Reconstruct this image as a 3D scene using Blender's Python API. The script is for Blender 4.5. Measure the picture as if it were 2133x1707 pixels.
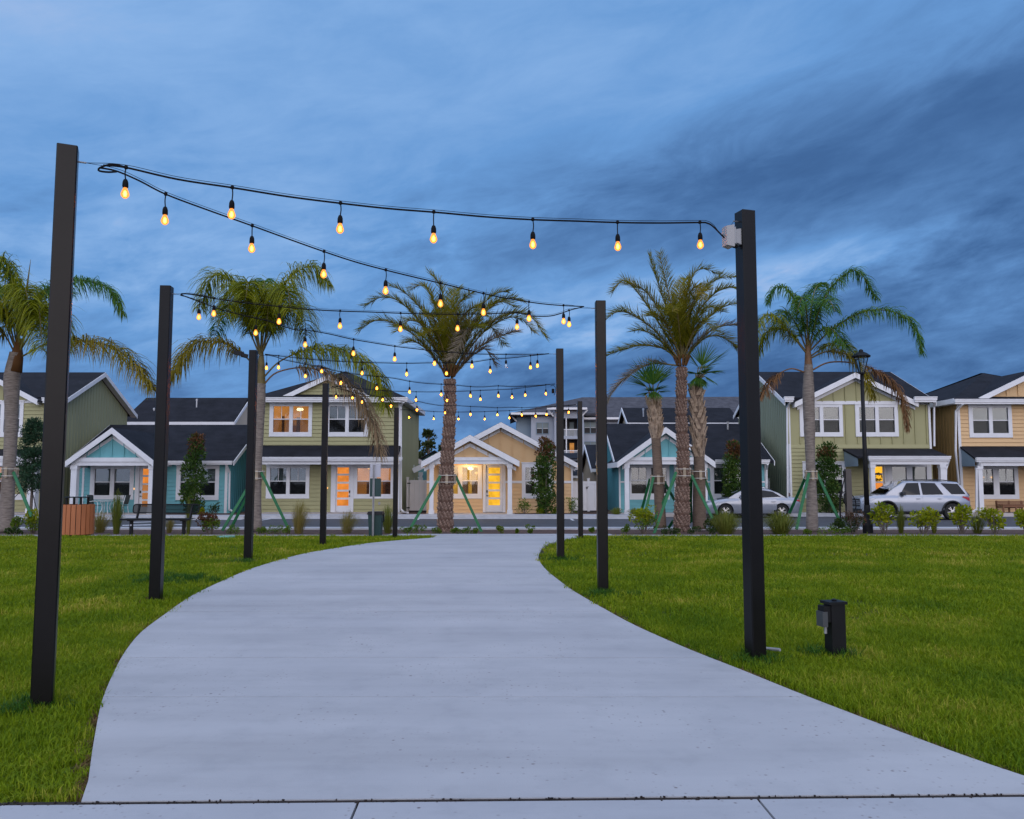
import bpy, math, random
import numpy as np
from mathutils import Vector, Matrix
from mathutils.geometry import tessellate_polygon
R = math.radians
random.seed(7)
RNG = np.random.default_rng(7)
sc = bpy.context.scene
for o in list(bpy.data.objects):
    bpy.data.objects.remove(o)
C = sc.collection

# ------------------------------------------------------------------ camera
F, CX, CY, TH, EYE = 1725.0, 1066.5, 853.5, R(4.853), 1.45     # focal length and centre in photograph pixels, pitch, eye height
cam = bpy.data.cameras.new('camera')
cam.sensor_width = 36.0
cam.lens = F / 2133.0 * 36.0
cam.clip_start, cam.clip_end = 0.1, 3000.0
cam_o = bpy.data.objects.new('camera', cam)
C.objects.link(cam_o)
cam_o.location = (0, 0, EYE)
cam_o.rotation_euler = (R(90) + TH, 0, 0)
sc.camera = cam_o
sc.view_settings.view_transform = 'Standard'
sc.view_settings.look = 'None'
sc.view_settings.exposure = 0.0
sc.view_settings.gamma = 1.0
sc.cycles.use_denoising = True
sc.cycles.max_bounces = 6
sc.cycles.diffuse_bounces = 3
sc.cycles.glossy_bounces = 3
sc.cycles.transparent_max_bounces = 24
sc.cycles.sample_clamp_indirect = 4.0
sc.cycles.caustics_reflective = False
sc.cycles.caustics_refractive = False


def lin(r, g, b):
    f = lambda c: c / 12.92 if c <= 0.04045 else ((c + 0.055) / 1.055) ** 2.4
    return tuple(f(c / 255.0) for c in (r, g, b))


# ------------------------------------------------------------------ world: dusk sky with cloud layers
wd = bpy.data.worlds.new('World')
sc.world = wd
wd.use_nodes = True
nt = wd.node_tree
nt.nodes.clear()


def N(tree, kind, **kw):
    n = tree.nodes.new(kind)
    for k, v in kw.items():
        setattr(n, k, v)
    return n


def math_node(tree, op, a, b=None, clamp=False):
    n = N(tree, 'ShaderNodeMath', operation=op, use_clamp=clamp)
    for i, v in enumerate((a, b)):
        if v is None:
            continue
        if hasattr(v, 'is_output'):
            tree.links.new(v, n.inputs[i])
        else:
            n.inputs[i].default_value = v
    return n.outputs[0]


def ramp_node(tree, fac, stops, interp='LINEAR'):
    n = N(tree, 'ShaderNodeValToRGB')
    n.color_ramp.interpolation = interp
    el = n.color_ramp.elements
    while len(el) < len(stops):
        el.new(0.5)
    for e, (p, c) in zip(el, stops):
        e.position = p
        e.color = (*c, 1) if len(c) == 3 else c
    tree.links.new(fac, n.inputs[0])
    return n.outputs[0]


def mix_node(tree, fac, a, b, blend='MIX'):
    n = N(tree, 'ShaderNodeMix', data_type='RGBA', blend_type=blend)
    n.clamp_factor = True
    for sock, v in ((n.inputs[0], fac), (n.inputs[6], a), (n.inputs[7], b)):
        if hasattr(v, 'is_output'):
            tree.links.new(v, sock)
        elif isinstance(v, (int, float)):
            sock.default_value = v
        else:
            sock.default_value = (*v, 1)
    return n.outputs[2]


def gauss(tree, v, mu, sig):
    t = math_node(tree, 'SUBTRACT', v, mu)
    t = math_node(tree, 'DIVIDE', t, sig)
    t = math_node(tree, 'MULTIPLY', t, t)
    t = math_node(tree, 'MULTIPLY', t, -1.0)
    return math_node(tree, 'EXPONENT', t)


def build_sky():
    t = nt
    M = lambda op, a, b=None, c=False: math_node(t, op, a, b, c)
    tc = N(t, 'ShaderNodeTexCoord')
    sep = N(t, 'ShaderNodeSeparateXYZ')
    t.links.new(tc.outputs['Generated'], sep.inputs[0])
    x, y, z = sep.outputs
    s = M('SUBTRACT', z, M('MULTIPLY', x, 0.20))           # cloud layers tilt up towards +x
    cmb = N(t, 'ShaderNodeCombineXYZ')
    t.links.new(x, cmb.inputs[0])
    t.links.new(y, cmb.inputs[1])
    t.links.new(M('MULTIPLY', s, 3.0), cmb.inputs[2])

    def noise(scale, detail, rough, dist=0.0, off=0.0):
        mp = N(t, 'ShaderNodeMapping')
        mp.inputs['Location'].default_value = (off, off * 0.7, off * 1.3)
        t.links.new(cmb.outputs[0], mp.inputs[0])
        n = N(t, 'ShaderNodeTexNoise')
        n.inputs['Scale'].default_value = scale
        n.inputs['Detail'].default_value = detail
        n.inputs['Roughness'].default_value = rough
        n.inputs['Distortion'].default_value = dist
        t.links.new(mp.outputs[0], n.inputs['Vector'])
        return n.outputs['Fac']

    def step(v, a, b):
        m = N(t, 'ShaderNodeMapRange', interpolation_type='SMOOTHSTEP')
        t.links.new(v, m.inputs[0])
        m.inputs[1].default_value, m.inputs[2].default_value = a, b
        return m.outputs[0]
    n1 = noise(2.0, 4.0, 0.50, 0.3, SKY_SEED[0])
    n2 = noise(6.5, 6.0, 0.62, 0.5, SKY_SEED[1])
    n3 = noise(17.0, 5.0, 0.62, 0.4, SKY_SEED[2])
    low = step(z, 0.42, 0.20)
    c = M('ADD', SKY_C[0], M('MULTIPLY', M('SUBTRACT', n1, 0.5), SKY_N[0]))
    # finer ripples mostly low in the sky, where the layer is seen edge-on
    c = M('ADD', c, M('MULTIPLY', M('SUBTRACT', n2, 0.5), M('ADD', M('MULTIPLY', low, SKY_N[1]), SKY_N[2])))
    c = M('ADD', c, M('MULTIPLY', M('SUBTRACT', n3, 0.5), M('ADD', M('MULTIPLY', low, SKY_N[3]), SKY_N[4])))
    c = M('SUBTRACT', c, M('MULTIPLY', x, SKY_C[1]))
    c = M('ADD', c, M('MULTIPLY', step(z, 0.33, 0.47), SKY_C[2]))
    # thick bank across the middle and towards +x, its edge torn by the ripples
    sb = M('ADD', M('SUBTRACT', z, M('MULTIPLY', x, 0.26)), M('MULTIPLY', M('SUBTRACT', n2, 0.5), 0.11))
    bank = M('MULTIPLY', M('ADD', M('MULTIPLY', gauss(t, sb, 0.275, 0.045), 0.6), M('MULTIPLY', step(sb, 0.39, 0.24), 0.5)), step(x, -0.34, 0.16))
    c = M('SUBTRACT', c, M('MULTIPLY', bank, SKY_C[3]))
    gap = M('MULTIPLY', gauss(t, M('ADD', s, M('MULTIPLY', M('SUBTRACT', n2, 0.5), 0.12)), 0.185, 0.036), M('MULTIPLY', step(x, -0.25, 0.05), step(n1, 0.36, 0.60)))
    c = M('ADD', c, M('MULTIPLY', gap, SKY_C[4]))
    c = M('SUBTRACT', c, M('MULTIPLY', step(z, 0.25, 0.12), SKY_C[5]))
    c = M('ADD', c, M('MULTIPLY', gauss(t, z, 0.045, 0.035), 0.07))
    cloud = ramp_node(t, c, [(0.0, lin(54, 86, 134)), (0.2, lin(68, 107, 160)), (0.4, lin(90, 134, 190)),
                             (0.6, lin(109, 160, 220)), (0.8, lin(139, 182, 235)), (1.0, lin(168, 195, 238))])
    sky = N(t, 'ShaderNodeTexSky', sky_type='NISHITA')
    sky.sun_disc = False
    sky.sun_elevation = SUN_EL
    sky.sun_rotation = SUN_AZ
    sky.air_density = 1.0
    sky.dust_density = 0.6
    sky.ozone_density = 3.0
    air = mix_node(t, 1.0, sky.outputs[0], (SKY_AIR, SKY_AIR, SKY_AIR), 'MULTIPLY')
    front = mix_node(t, 0.08, cloud, air)
    # the half of the sky where the sun has just gone down is brighter and whiter
    lit = ramp_node(t, c, [(0.0, SKY_BACK[0]), (0.55, SKY_BACK[1]), (1.0, SKY_BACK[2])])
    mr = N(t, 'ShaderNodeMapRange', interpolation_type='SMOOTHSTEP')
    t.links.new(M('SUBTRACT', M('MULTIPLY', z, SKY_TURN[2]), y), mr.inputs[0])
    mr.inputs[1].default_value = SKY_TURN[0]
    mr.inputs[2].default_value = SKY_TURN[1]
    col = mix_node(t, mr.outputs[0], front, lit)
    # last warm glow low in the sky where the sun went down
    vd = N(t, 'ShaderNodeVectorMath', operation='DOT_PRODUCT')
    t.links.new(tc.outputs['Generated'], vd.inputs[0])
    vd.inputs[1].default_value = SKY_GLOW[0]
    g = M('MULTIPLY', M('EXPONENT', M('MULTIPLY', M('SUBTRACT', vd.outputs['Value'], 1.0), SKY_GLOW[1])), M('ADD', M('MULTIPLY', n2, 1.2), 0.4))
    glow = mix_node(t, 1.0, SKY_GLOW[2], g, 'MULTIPLY')
    col = mix_node(t, 1.0, col, glow, 'ADD')
    bg = N(t, 'ShaderNodeBackground')
    bg.inputs[1].default_value = 1.0
    out = N(t, 'ShaderNodeOutputWorld')
    t.links.new(col, bg.inputs[0])
    t.links.new(bg.outputs[0], out.inputs[0])


SUN_EL, SUN_AZ = R(2.0), R(165)
SKY_AIR = 0.10
SKY_N = (0.50, 0.46, 0.30, 0.34, 0.10)
SKY_C = (0.575, 0.26, 0.11, 0.21, 0.40, 0.15)
SKY_SEED = (3.1, 1.7, 5.2)
SKY_BACK = ((0.52, 0.63, 0.95), (0.93, 1.06, 1.46), (1.38, 1.48, 1.80))
SKY_TURN = (-0.30, 0.60, 0.45)
SKY_GLOW = ((0.26, -0.95, 0.20), 14.0, (0.70, 0.52, 0.40))
build_sky()
sun = bpy.data.lights.new('sun', 'SUN')
sun.energy = 0.5
sun.angle = R(45)
sun.color = (1.0, 0.86, 0.72)
sun_o = bpy.data.objects.new('sun', sun)
C.objects.link(sun_o)
# afterglow from behind the camera, low over the horizon (same azimuth as the sky's sun)
sun_o.rotation_euler = (R(90) - R(12), 0, R(15))


# ------------------------------------------------------------------ picture <-> place
def T(y):
    return math.tan(TH + math.atan((CY - y) / F))


def ray(x, y):
    """Direction of a photograph pixel as (X per metre forward, Z per metre forward)."""
    v = (CY - y) / F
    k = math.cos(TH) - v * math.sin(TH)
    return (x - CX) / F / k, (math.sin(TH) + v * math.cos(TH)) / k


def P(x, y, d):
    a, b = ray(x, y)
    return Vector((a * d, d, EYE + b * d))


GZ = np.array([(-60, 0.0), (0, 0.0), (5.4, 0.03), (6.8, 0.035), (10, 0.08), (14.5, 0.085), (19, 0.0), (22.3, -0.10), (23.6, -0.16),
               (25.2, -0.20), (29.5, -0.30), (60, -0.30), (900, -0.3)])


def gz(d):
    return float(np.interp(d, GZ[:, 0], GZ[:, 1]))


def G(x, y):
    """Where a pixel's ray meets the lawn."""
    a, b = ray(x, y)
    lo, hi = 1.0, 60.0
    for _ in range(50):
        m = 0.5 * (lo + hi)
        if EYE + b * m > gz(m):
            lo = m
        else:
            hi = m
    return Vector((a * lo, lo, gz(lo)))


# ------------------------------------------------------------------ objects
OFF = {}


def tag(o, label=None, cat=None, group=None, kind=None):
    for k, v in (('label', label), ('category', cat), ('group', group), ('kind', kind)):
        if v:
            o[k] = v
    return o


def thing(name, label, cat, loc, group=None):
    o = bpy.data.objects.new(name, None)
    o.empty_display_size = 0.2
    C.objects.link(o)
    o.location = loc
    OFF[o.name] = Vector(loc)
    return tag(o, label, cat, group)


def off_of(parent):
    return OFF.get(parent.name, Vector((0, 0, 0))) if parent else Vector((0, 0, 0))


def link(name, me, parent=None, loc=None):
    o = bpy.data.objects.new(name, me)
    C.objects.link(o)
    if parent:
        o.parent = parent
    if loc is not None:
        o.location = loc
    return o


class MB:
    def __init__(s):
        s.v, s.f, s.m, s.r = [], [], [], []

    def add(s, vs, fs, m=0):
        n = len(s.v)
        s.v += [tuple(p) for p in vs]
        s.f += [tuple(i + n for i in f) for f in fs]
        s.m += [m] * len(fs)
        return s

    def box(s, c, d, m=0, rz=0.0):
        x, y, z = (k * 0.5 for k in d)
        pts = [(-x, -y, -z), (x, -y, -z), (x, y, -z), (-x, y, -z), (-x, -y, z), (x, -y, z), (x, y, z), (-x, y, z)]
        if rz:
            cr, sr = math.cos(rz), math.sin(rz)
            pts = [(a * cr - b * sr, a * sr + b * cr, e) for a, b, e in pts]
        return s.add([(a + c[0], b + c[1], e + c[2]) for a, b, e in pts],
                     [(3, 2, 1, 0), (4, 5, 6, 7), (0, 1, 5, 4), (1, 2, 6, 5), (2, 3, 7, 6), (3, 0, 4, 7)], m)

    def bx(s, x0, x1, y0, y1, z0, z1, m=0):
        return s.box(((x0 + x1) / 2, (y0 + y1) / 2, (z0 + z1) / 2), (abs(x1 - x0), abs(y1 - y0), abs(z1 - z0)), m)

    def beam(s, p0, p1, w, h, up=(0, 0, 1), m=0):
        p0, p1 = Vector(p0), Vector(p1)
        t = (p1 - p0).normalized()
        up = Vector(up)
        a = t.cross(up)
        if a.length < 1e-5:
            a = t.cross(Vector((0, 1, 0)))
        a.normalize()
        b = a.cross(t).normalized()
        a, b = a * w / 2, b * h / 2
        return s.add([p0 - a - b, p0 + a - b, p0 + a + b, p0 - a + b, p1 - a - b, p1 + a - b, p1 + a + b, p1 - a + b],
                     [(0, 1, 2, 3), (7, 6, 5, 4), (4, 5, 1, 0), (5, 6, 2, 1), (6, 7, 3, 2), (7, 4, 0, 3)], m)

    def hexa(s, top, bot, m=0):
        """Solid between two rings of the same number of points."""
        n = len(top)
        vs = list(bot) + list(top)
        fs = [tuple(range(n - 1, -1, -1)), tuple(range(n, 2 * n))]
        fs += [(i, (i + 1) % n, n + (i + 1) % n, n + i) for i in range(n)]
        return s.add(vs, fs, m)

    def tube(s, pts, r, n=6, m=0, cap=True):
        pts = [Vector(p) for p in pts]
        rs = r if isinstance(r, (list, tuple)) else [r] * len(pts)
        base = len(s.v)
        a = None
        for i, p in enumerate(pts):
            t = (pts[min(i + 1, len(pts) - 1)] - pts[max(i - 1, 0)])
            t = t.normalized() if t.length > 1e-9 else Vector((0, 0, 1))
            if a is None:
                a = t.orthogonal().normalized()
            else:
                a = a - t * a.dot(t)
                a = a.normalized() if a.length > 1e-6 else t.orthogonal().normalized()
            b = t.cross(a)
            for k in range(n):
                q = 2 * math.pi * k / n
                s.v.append(tuple(p + (a * math.cos(q) + b * math.sin(q)) * rs[i]))
        nf = 0
        for i in range(len(pts) - 1):
            for k in range(n):
                k2 = (k + 1) % n
                s.f.append((base + i * n + k, base + i * n + k2, base + (i + 1) * n + k2, base + (i + 1) * n + k))
                nf += 1
        if cap:
            s.f.append(tuple(base + k for k in range(n - 1, -1, -1)))
            s.f.append(tuple(base + (len(pts) - 1) * n + k for k in range(n)))
            nf += 2
        s.m += [m] * nf
        return s

    def lathe(s, prof, n=12, c=(0, 0, 0), m=0, axis='z', cap=True):
        base = len(s.v)
        for r, z in prof:
            for k in range(n):
                q = 2 * math.pi * k / n
                a, b = r * math.cos(q), r * math.sin(q)
                p = (a, b, z) if axis == 'z' else ((a, z, b) if axis == 'y' else (z, a, b))
                s.v.append((p[0] + c[0], p[1] + c[1], p[2] + c[2]))
        nf = 0
        for i in range(len(prof) - 1):
            for k in range(n):
                k2 = (k + 1) % n
                s.f.append((base + i * n + k, base + i * n + k2, base + (i + 1) * n + k2, base + (i + 1) * n + k))
                nf += 1
        if cap:
            s.f.append(tuple(base + k for k in range(n - 1, -1, -1)))
            s.f.append(tuple(base + (len(prof) - 1) * n + k for k in range(n)))
            nf += 2
        s.m += [m] * nf
        return s

    def mesh(s, name, mats, off=Vector((0, 0, 0)), smooth=False, angle=None):
        me = bpy.data.meshes.new(name)
        me.from_pydata([(x - off[0], y - off[1], z - off[2]) for x, y, z in s.v], [], s.f)
        for mm in (mats if isinstance(mats, (list, tuple)) else [mats]):
            me.materials.append(mm)
        if any(s.m):
            me.polygons.foreach_set('material_index', s.m)
        if smooth or angle:
            me.polygons.foreach_set('use_smooth', [True] * len(me.polygons))
        if angle:
            me.set_sharp_from_angle(angle=R(angle))
        me.update()
        return me

    def build(s, name, mats, parent=None, smooth=False, angle=None, at=None, root=None):
        """Link as ONE object; coordinates are in the world and are taken relative to the thing's base (ROOT)."""
        r = root or parent
        while r is not None and r.name not in OFF:
            r = r.parent
        off = Vector(at) if at is not None else off_of(r)
        o = link(name, s.mesh(name, mats, off, smooth, angle), parent)
        if at is not None:
            o.location = Vector(at)
            OFF[o.name] = Vector(at)
        return o


def catmull(pts, n):
    pts = [Vector(p) for p in pts]
    if len(pts) == 2:
        return [pts[0].lerp(pts[1], i / n) for i in range(n + 1)]
    q = [pts[0] * 2 - pts[1]] + pts + [pts[-1] * 2 - pts[-2]]
    seg = len(pts) - 1
    out = []
    for i in range(n + 1):
        u = i / n * seg
        k = min(int(u), seg - 1)
        t = u - k
        a, b, c, d = q[k:k + 4]
        out.append(0.5 * ((2 * b) + (c - a) * t + (2 * a - 5 * b + 4 * c - d) * t * t + (3 * b - a - 3 * c + d) * t ** 3))
    return out


# ------------------------------------------------------------------ materials
MATS = {}


def pm(name, base, rough=0.6, var=0.12, scale=3.0, bump=0.0, bscale=40.0, metal=0.0, spec=0.5, alt=None, stretch=(1, 1, 1), coat=0.0):
    """Principled paint-like material: base colour with noise variation over the world position and fine relief."""
    m = bpy.data.materials.new(name)
    m.use_nodes = True
    t = m.node_tree
    b = t.nodes['Principled BSDF']
    b.inputs['Roughness'].default_value = rough
    b.inputs['Metallic'].default_value = metal
    b.inputs['Specular IOR Level'].default_value = spec
    b.inputs['Coat Weight'].default_value = coat
    g = N(t, 'ShaderNodeNewGeometry')
    mp = N(t, 'ShaderNodeMapping')
    mp.inputs['Scale'].default_value = stretch
    t.links.new(g.outputs['Position'], mp.inputs[0])
    n = N(t, 'ShaderNodeTexNoise')
    n.inputs['Scale'].default_value = scale
    n.inputs['Detail'].default_value = 5.0
    n.inputs['Roughness'].default_value = 0.6
    t.links.new(mp.outputs[0], n.inputs['Vector'])
    lo = alt if alt else tuple(c * (1 - var) for c in base)
    hi = tuple(min(1.0, c * (1 + var)) for c in base)
    col = ramp_node(t, n.outputs['Fac'], [(0.3, lo), (0.7, hi)])
    t.links.new(col, b.inputs['Base Color'])
    if bump:
        n2 = N(t, 'ShaderNodeTexNoise')
        n2.inputs['Scale'].default_value = bscale
        n2.inputs['Detail'].default_value = 3.0
        t.links.new(mp.outputs[0], n2.inputs['Vector'])
        bp = N(t, 'ShaderNodeBump')
        bp.inputs['Strength'].default_value = bump
        bp.inputs['Distance'].default_value = 0.02
        t.links.new(n2.outputs['Fac'], bp.inputs['Height'])
        t.links.new(bp.outputs[0], b.inputs['Normal'])
    MATS[name] = m
    return m


def emit(name, col, strength, var=0.0, scale=2.0):
    m = bpy.data.materials.new(name)
    m.use_nodes = True
    t = m.node_tree
    t.nodes.clear()
    e = N(t, 'ShaderNodeEmission')
    e.inputs[1].default_value = strength
    e.inputs[0].default_value = (*col, 1)
    if var:
        g = N(t, 'ShaderNodeNewGeometry')
        n = N(t, 'ShaderNodeTexNoise')
        n.inputs['Scale'].default_value = scale
        n.inputs['Detail'].default_value = 2.0
        t.links.new(g.outputs['Position'], n.inputs['Vector'])
        c = ramp_node(t, n.outputs['Fac'], [(0.3, tuple(k * (1 - var) for k in col)), (0.7, tuple(k * (1 + var) for k in col))])
        t.links.new(c, e.inputs[0])
    o = N(t, 'ShaderNodeOutputMaterial')
    t.links.new(e.outputs[0], o.inputs[0])
    MATS[name] = m
    return m


def glass(name, tint=(0.9, 0.95, 0.95), refl=0.14, rough=0.02):
    m = bpy.data.materials.new(name)
    m.use_nodes = True
    t = m.node_tree
    t.nodes.clear()
    tr = N(t, 'ShaderNodeBsdfTransparent')
    tr.inputs[0].default_value = (*tint, 1)
    gl = N(t, 'ShaderNodeBsdfGlossy')
    gl.inputs['Roughness'].default_value = rough
    fr = N(t, 'ShaderNodeFresnel')
    fr.inputs[0].default_value = 1.5
    f = math_node(t, 'ADD', fr.outputs[0], refl - 0.04, True)
    mx = N(t, 'ShaderNodeMixShader')
    t.links.new(f, mx.inputs[0])
    t.links.new(tr.outputs[0], mx.inputs[1])
    t.links.new(gl.outputs[0], mx.inputs[2])
    o = N(t, 'ShaderNodeOutputMaterial')
    t.links.new(mx.outputs[0], o.inputs[0])
    MATS[name] = m
    return m


def screen_mat(name, col, solid):
    """Fine woven mesh: part opaque, part open."""
    m = bpy.data.materials.new(name)
    m.use_nodes = True
    t = m.node_tree
    t.nodes.clear()
    d = N(t, 'ShaderNodeBsdfDiffuse')
    d.inputs[0].default_value = (*col, 1)
    tr = N(t, 'ShaderNodeBsdfTransparent')
    mx = N(t, 'ShaderNodeMixShader')
    mx.inputs[0].default_value = solid
    t.links.new(tr.outputs[0], mx.inputs[1])
    t.links.new(d.outputs[0], mx.inputs[2])
    o = N(t, 'ShaderNodeOutputMaterial')
    t.links.new(mx.outputs[0], o.inputs[0])
    MATS[name] = m
    return m


def leaf_mat(name, a, b, trans=0.25, rough=0.5, c=None, nscale=0.8, namp=1.0, roff=0.28):
    """Leaf: colour by a per-leaf random value and a slow world noise, part of the light passing through."""
    m = bpy.data.materials.new(name)
    m.use_nodes = True
    t = m.node_tree
    t.nodes.clear()
    at = N(t, 'ShaderNodeAttribute', attribute_name='rnd')
    g = N(t, 'ShaderNodeNewGeometry')
    n = N(t, 'ShaderNodeTexNoise')
    n.inputs['Scale'].default_value = nscale
    n.inputs['Detail'].default_value = 4.0
    t.links.new(g.outputs['Position'], n.inputs['Vector'])
    f = math_node(t, 'ADD', math_node(t, 'MULTIPLY', at.outputs['Fac'], 0.55),
                  math_node(t, 'MULTIPLY', math_node(t, 'SUBTRACT', n.outputs['Fac'], roff), namp), True)
    stops = [(0.1, a), (0.75, b)]
    if c:
        stops.append((0.97, c))
    col = ramp_node(t, f, stops)
    p = N(t, 'ShaderNodeBsdfPrincipled')
    p.inputs['Roughness'].default_value = rough
    p.inputs['Specular IOR Level'].default_value = 0.15
    t.links.new(col, p.inputs['Base Color'])
    tl = N(t, 'ShaderNodeBsdfTranslucent')
    t.links.new(col, tl.inputs[0])
    mx = N(t, 'ShaderNodeMixShader')
    mx.inputs[0].default_value = trans
    t.links.new(p.outputs[0], mx.inputs[1])
    t.links.new(tl.outputs[0], mx.inputs[2])
    o = N(t, 'ShaderNodeOutputMaterial')
    t.links.new(mx.outputs[0], o.inputs[0])
    MATS[name] = m
    return m


def roof_mat(name, a, b):
    """Asphalt shingles: courses from the height, tabs along the eave."""
    m = bpy.data.materials.new(name)
    m.use_nodes = True
    t = m.node_tree
    p = t.nodes['Principled BSDF']
    p.inputs['Roughness'].default_value = 0.9
    p.inputs['Specular IOR Level'].default_value = 0.2
    g = N(t, 'ShaderNodeNewGeometry')
    sp = N(t, 'ShaderNodeSeparateXYZ')
    t.links.new(g.outputs['Position'], sp.inputs[0])
    sn = N(t, 'ShaderNodeSeparateXYZ')
    t.links.new(g.outputs['True Normal'], sn.inputs[0])
    k = math_node(t, 'GREATER_THAN', math_node(t, 'ABSOLUTE', sn.outputs[0]), math_node(t, 'ABSOLUTE', sn.outputs[1]))
    u = math_node(t, 'ADD', math_node(t, 'MULTIPLY', sp.outputs[0], math_node(t, 'SUBTRACT', 1.0, k)), math_node(t, 'MULTIPLY', sp.outputs[1], k))
    cm = N(t, 'ShaderNodeCombineXYZ')
    t.links.new(u, cm.inputs[0])
    t.links.new(math_node(t, 'MULTIPLY', sp.outputs[2], 2.0), cm.inputs[1])
    br = N(t, 'ShaderNodeTexBrick')
    br.inputs['Scale'].default_value = 1.0
    br.inputs['Brick Width'].default_value = 0.34
    br.inputs['Row Height'].default_value = 0.15
    br.inputs['Mortar Size'].default_value = 0.006
    br.inputs['Color1'].default_value = (*a, 1)
    br.inputs['Color2'].default_value = (*b, 1)
    br.inputs['Mortar'].default_value = (0.006, 0.006, 0.007, 1)
    t.links.new(cm.outputs[0], br.inputs['Vector'])
    n = N(t, 'ShaderNodeTexNoise')
    n.inputs['Scale'].default_value = 1.3
    n.inputs['Detail'].default_value = 6
    t.links.new(g.outputs['Position'], n.inputs['Vector'])
    col = mix_node(t, 0.5, br.outputs[0], ramp_node(t, n.outputs[0], [(0.3, tuple(c * 0.6 for c in a)), (0.7, tuple(c * 1.35 for c in b))]))
    t.links.new(col, p.inputs['Base Color'])
    bp = N(t, 'ShaderNodeBump')
    bp.inputs['Strength'].default_value = 0.5
    bp.inputs['Distance'].default_value = 0.01
    t.links.new(br.outputs['Fac'], bp.inputs['Height'])
    bp.invert = True
    t.links.new(bp.outputs[0], p.inputs['Normal'])
    MATS[name] = m
    return m


pm('white_trim', (0.70, 0.70, 0.71), 0.45, 0.05, 2.0)
pm('vinyl_white', (0.74, 0.74, 0.75), 0.4, 0.05, 2.0)
pm('vinyl_grey', (0.50, 0.47, 0.44), 0.45, 0.05, 2.0)
pm('post_metal', (0.006, 0.0055, 0.0055), 0.30, 0.25, 3.0, bump=0.02, bscale=90, spec=0.20)
pm('black_metal', (0.008, 0.008, 0.009), 0.45, 0.2, 6.0, spec=0.22)
pm('cord', (0.006, 0.006, 0.007), 0.7, 0.1, spec=0.12)
pm('steel', (0.32, 0.33, 0.35), 0.35, 0.15, 6.0, metal=0.9)
pm('box_grey', (0.30, 0.30, 0.30), 0.4, 0.05)
pm('brace_green', (0.005, 0.12, 0.035), 0.6, 0.2, 4.0, stretch=(1, 1, 6), bump=0.2)
pm('batten_wood', (0.33, 0.26, 0.18), 0.7, 0.25, 6.0)
pm('strap', (0.55, 0.52, 0.46), 0.5)
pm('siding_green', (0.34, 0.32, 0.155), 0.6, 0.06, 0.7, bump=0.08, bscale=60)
pm('siding_green_shaded', (0.22, 0.245, 0.165), 0.6, 0.08, 0.5, stretch=(1, 1, 0.3))  # green siding with the side wall's shade put into the colour
pm('siding_green_half_shaded', (0.28, 0.285, 0.165), 0.6, 0.08, 0.5, stretch=(1, 1, 0.3))  # green siding on side walls, a lighter shade put into the colour
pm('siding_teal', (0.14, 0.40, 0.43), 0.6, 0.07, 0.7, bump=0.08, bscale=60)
pm('teal_shade_and_shutter', (0.07, 0.25, 0.29), 0.6, 0.08, 0.5)  # side walls' shade put into the teal; a shutter shares it
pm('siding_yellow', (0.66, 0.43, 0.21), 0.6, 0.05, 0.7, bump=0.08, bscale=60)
pm('siding_yellow_shaded', (0.36, 0.22, 0.08), 0.6, 0.06, 0.7)  # yellow siding darkened to carry the side wall's shade
pm('siding_cream', (0.52, 0.44, 0.33), 0.6, 0.06, 0.7)
pm('siding_tan', (0.33, 0.28, 0.21), 0.6, 0.08, 0.7)
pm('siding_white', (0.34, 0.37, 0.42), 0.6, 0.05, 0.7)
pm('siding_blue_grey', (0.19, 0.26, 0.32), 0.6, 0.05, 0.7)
roof_mat('shingle', (0.009, 0.010, 0.014), (0.017, 0.018, 0.024))
roof_mat('shingle_grey', (0.060, 0.060, 0.070), (0.085, 0.084, 0.095))
glass('window_glass', (0.86, 0.90, 0.90), 0.08)
glass('car_glass', (0.02, 0.025, 0.03), 0.04)
screen_mat('insect_screen', (0.012, 0.013, 0.015), 0.55)
screen_mat('bench_mesh', (0.010, 0.016, 0.016), 0.78)
pm('blind_grey', (0.19, 0.225, 0.22), 0.7, 0.08, 1.5)
pm('blind_warm', (0.60, 0.42, 0.24), 0.7, 0.05)
pm('room_dark', (0.035, 0.032, 0.032), 0.9, 0.5, 1.3)
pm('room_brown', (0.11, 0.075, 0.055), 0.9, 0.5, 1.3)
emit('room_orange', (0.80, 0.285, 0.055), 1.05, 0.25, 1.2)  # lit room walls glow: lamplight put into their colour
emit('room_amber', (0.62, 0.27, 0.07), 0.75, 0.3, 1.2)
emit('room_yellow', (0.90, 0.43, 0.035), 1.0, 0.35, 1.8)
emit('lite_orange', (0.80, 0.255, 0.045), 0.92, 0.22, 3.0)
emit('lite_dim', (0.50, 0.20, 0.065), 0.80, 0.12, 3.0)
emit('lite_yellow', (0.98, 0.50, 0.035), 1.0, 0.25, 2.5)
emit('lamp_warm', (1.0, 0.78, 0.42), 4.0)
emit('lamp_orange', (1.0, 0.45, 0.08), 2.5)
emit('filament', (1.0, 0.22, 0.0055), 520.0)
emit('bell_glow', (1.0, 0.5, 0.15), 1.5)
pm('concrete_kerb', (0.42, 0.42, 0.43), 0.85, 0.15, 2.0, bump=0.2, bscale=60)
pm('asphalt', (0.055, 0.057, 0.064), 0.85, 0.18, 1.2, bump=0.3, bscale=120)
pm('road_paint', (0.62, 0.63, 0.65), 0.7, 0.2, 6.0)
pm('mulch', (0.085, 0.042, 0.028), 0.95, 0.5, 9.0, bump=1.0, bscale=35, alt=(0.03, 0.018, 0.014))
pm('soil', (0.020, 0.013, 0.010), 0.95, 0.4, 8.0, bump=0.8, bscale=40)
pm('wood_slat', (0.38, 0.125, 0.042), 0.55, 0.16, 5.0, stretch=(1, 1, 0.15), bump=0.15, bscale=50)
pm('bench_wood', (0.17, 0.07, 0.03), 0.6, 0.2, 5.0, stretch=(0.2, 1, 1))
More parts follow.
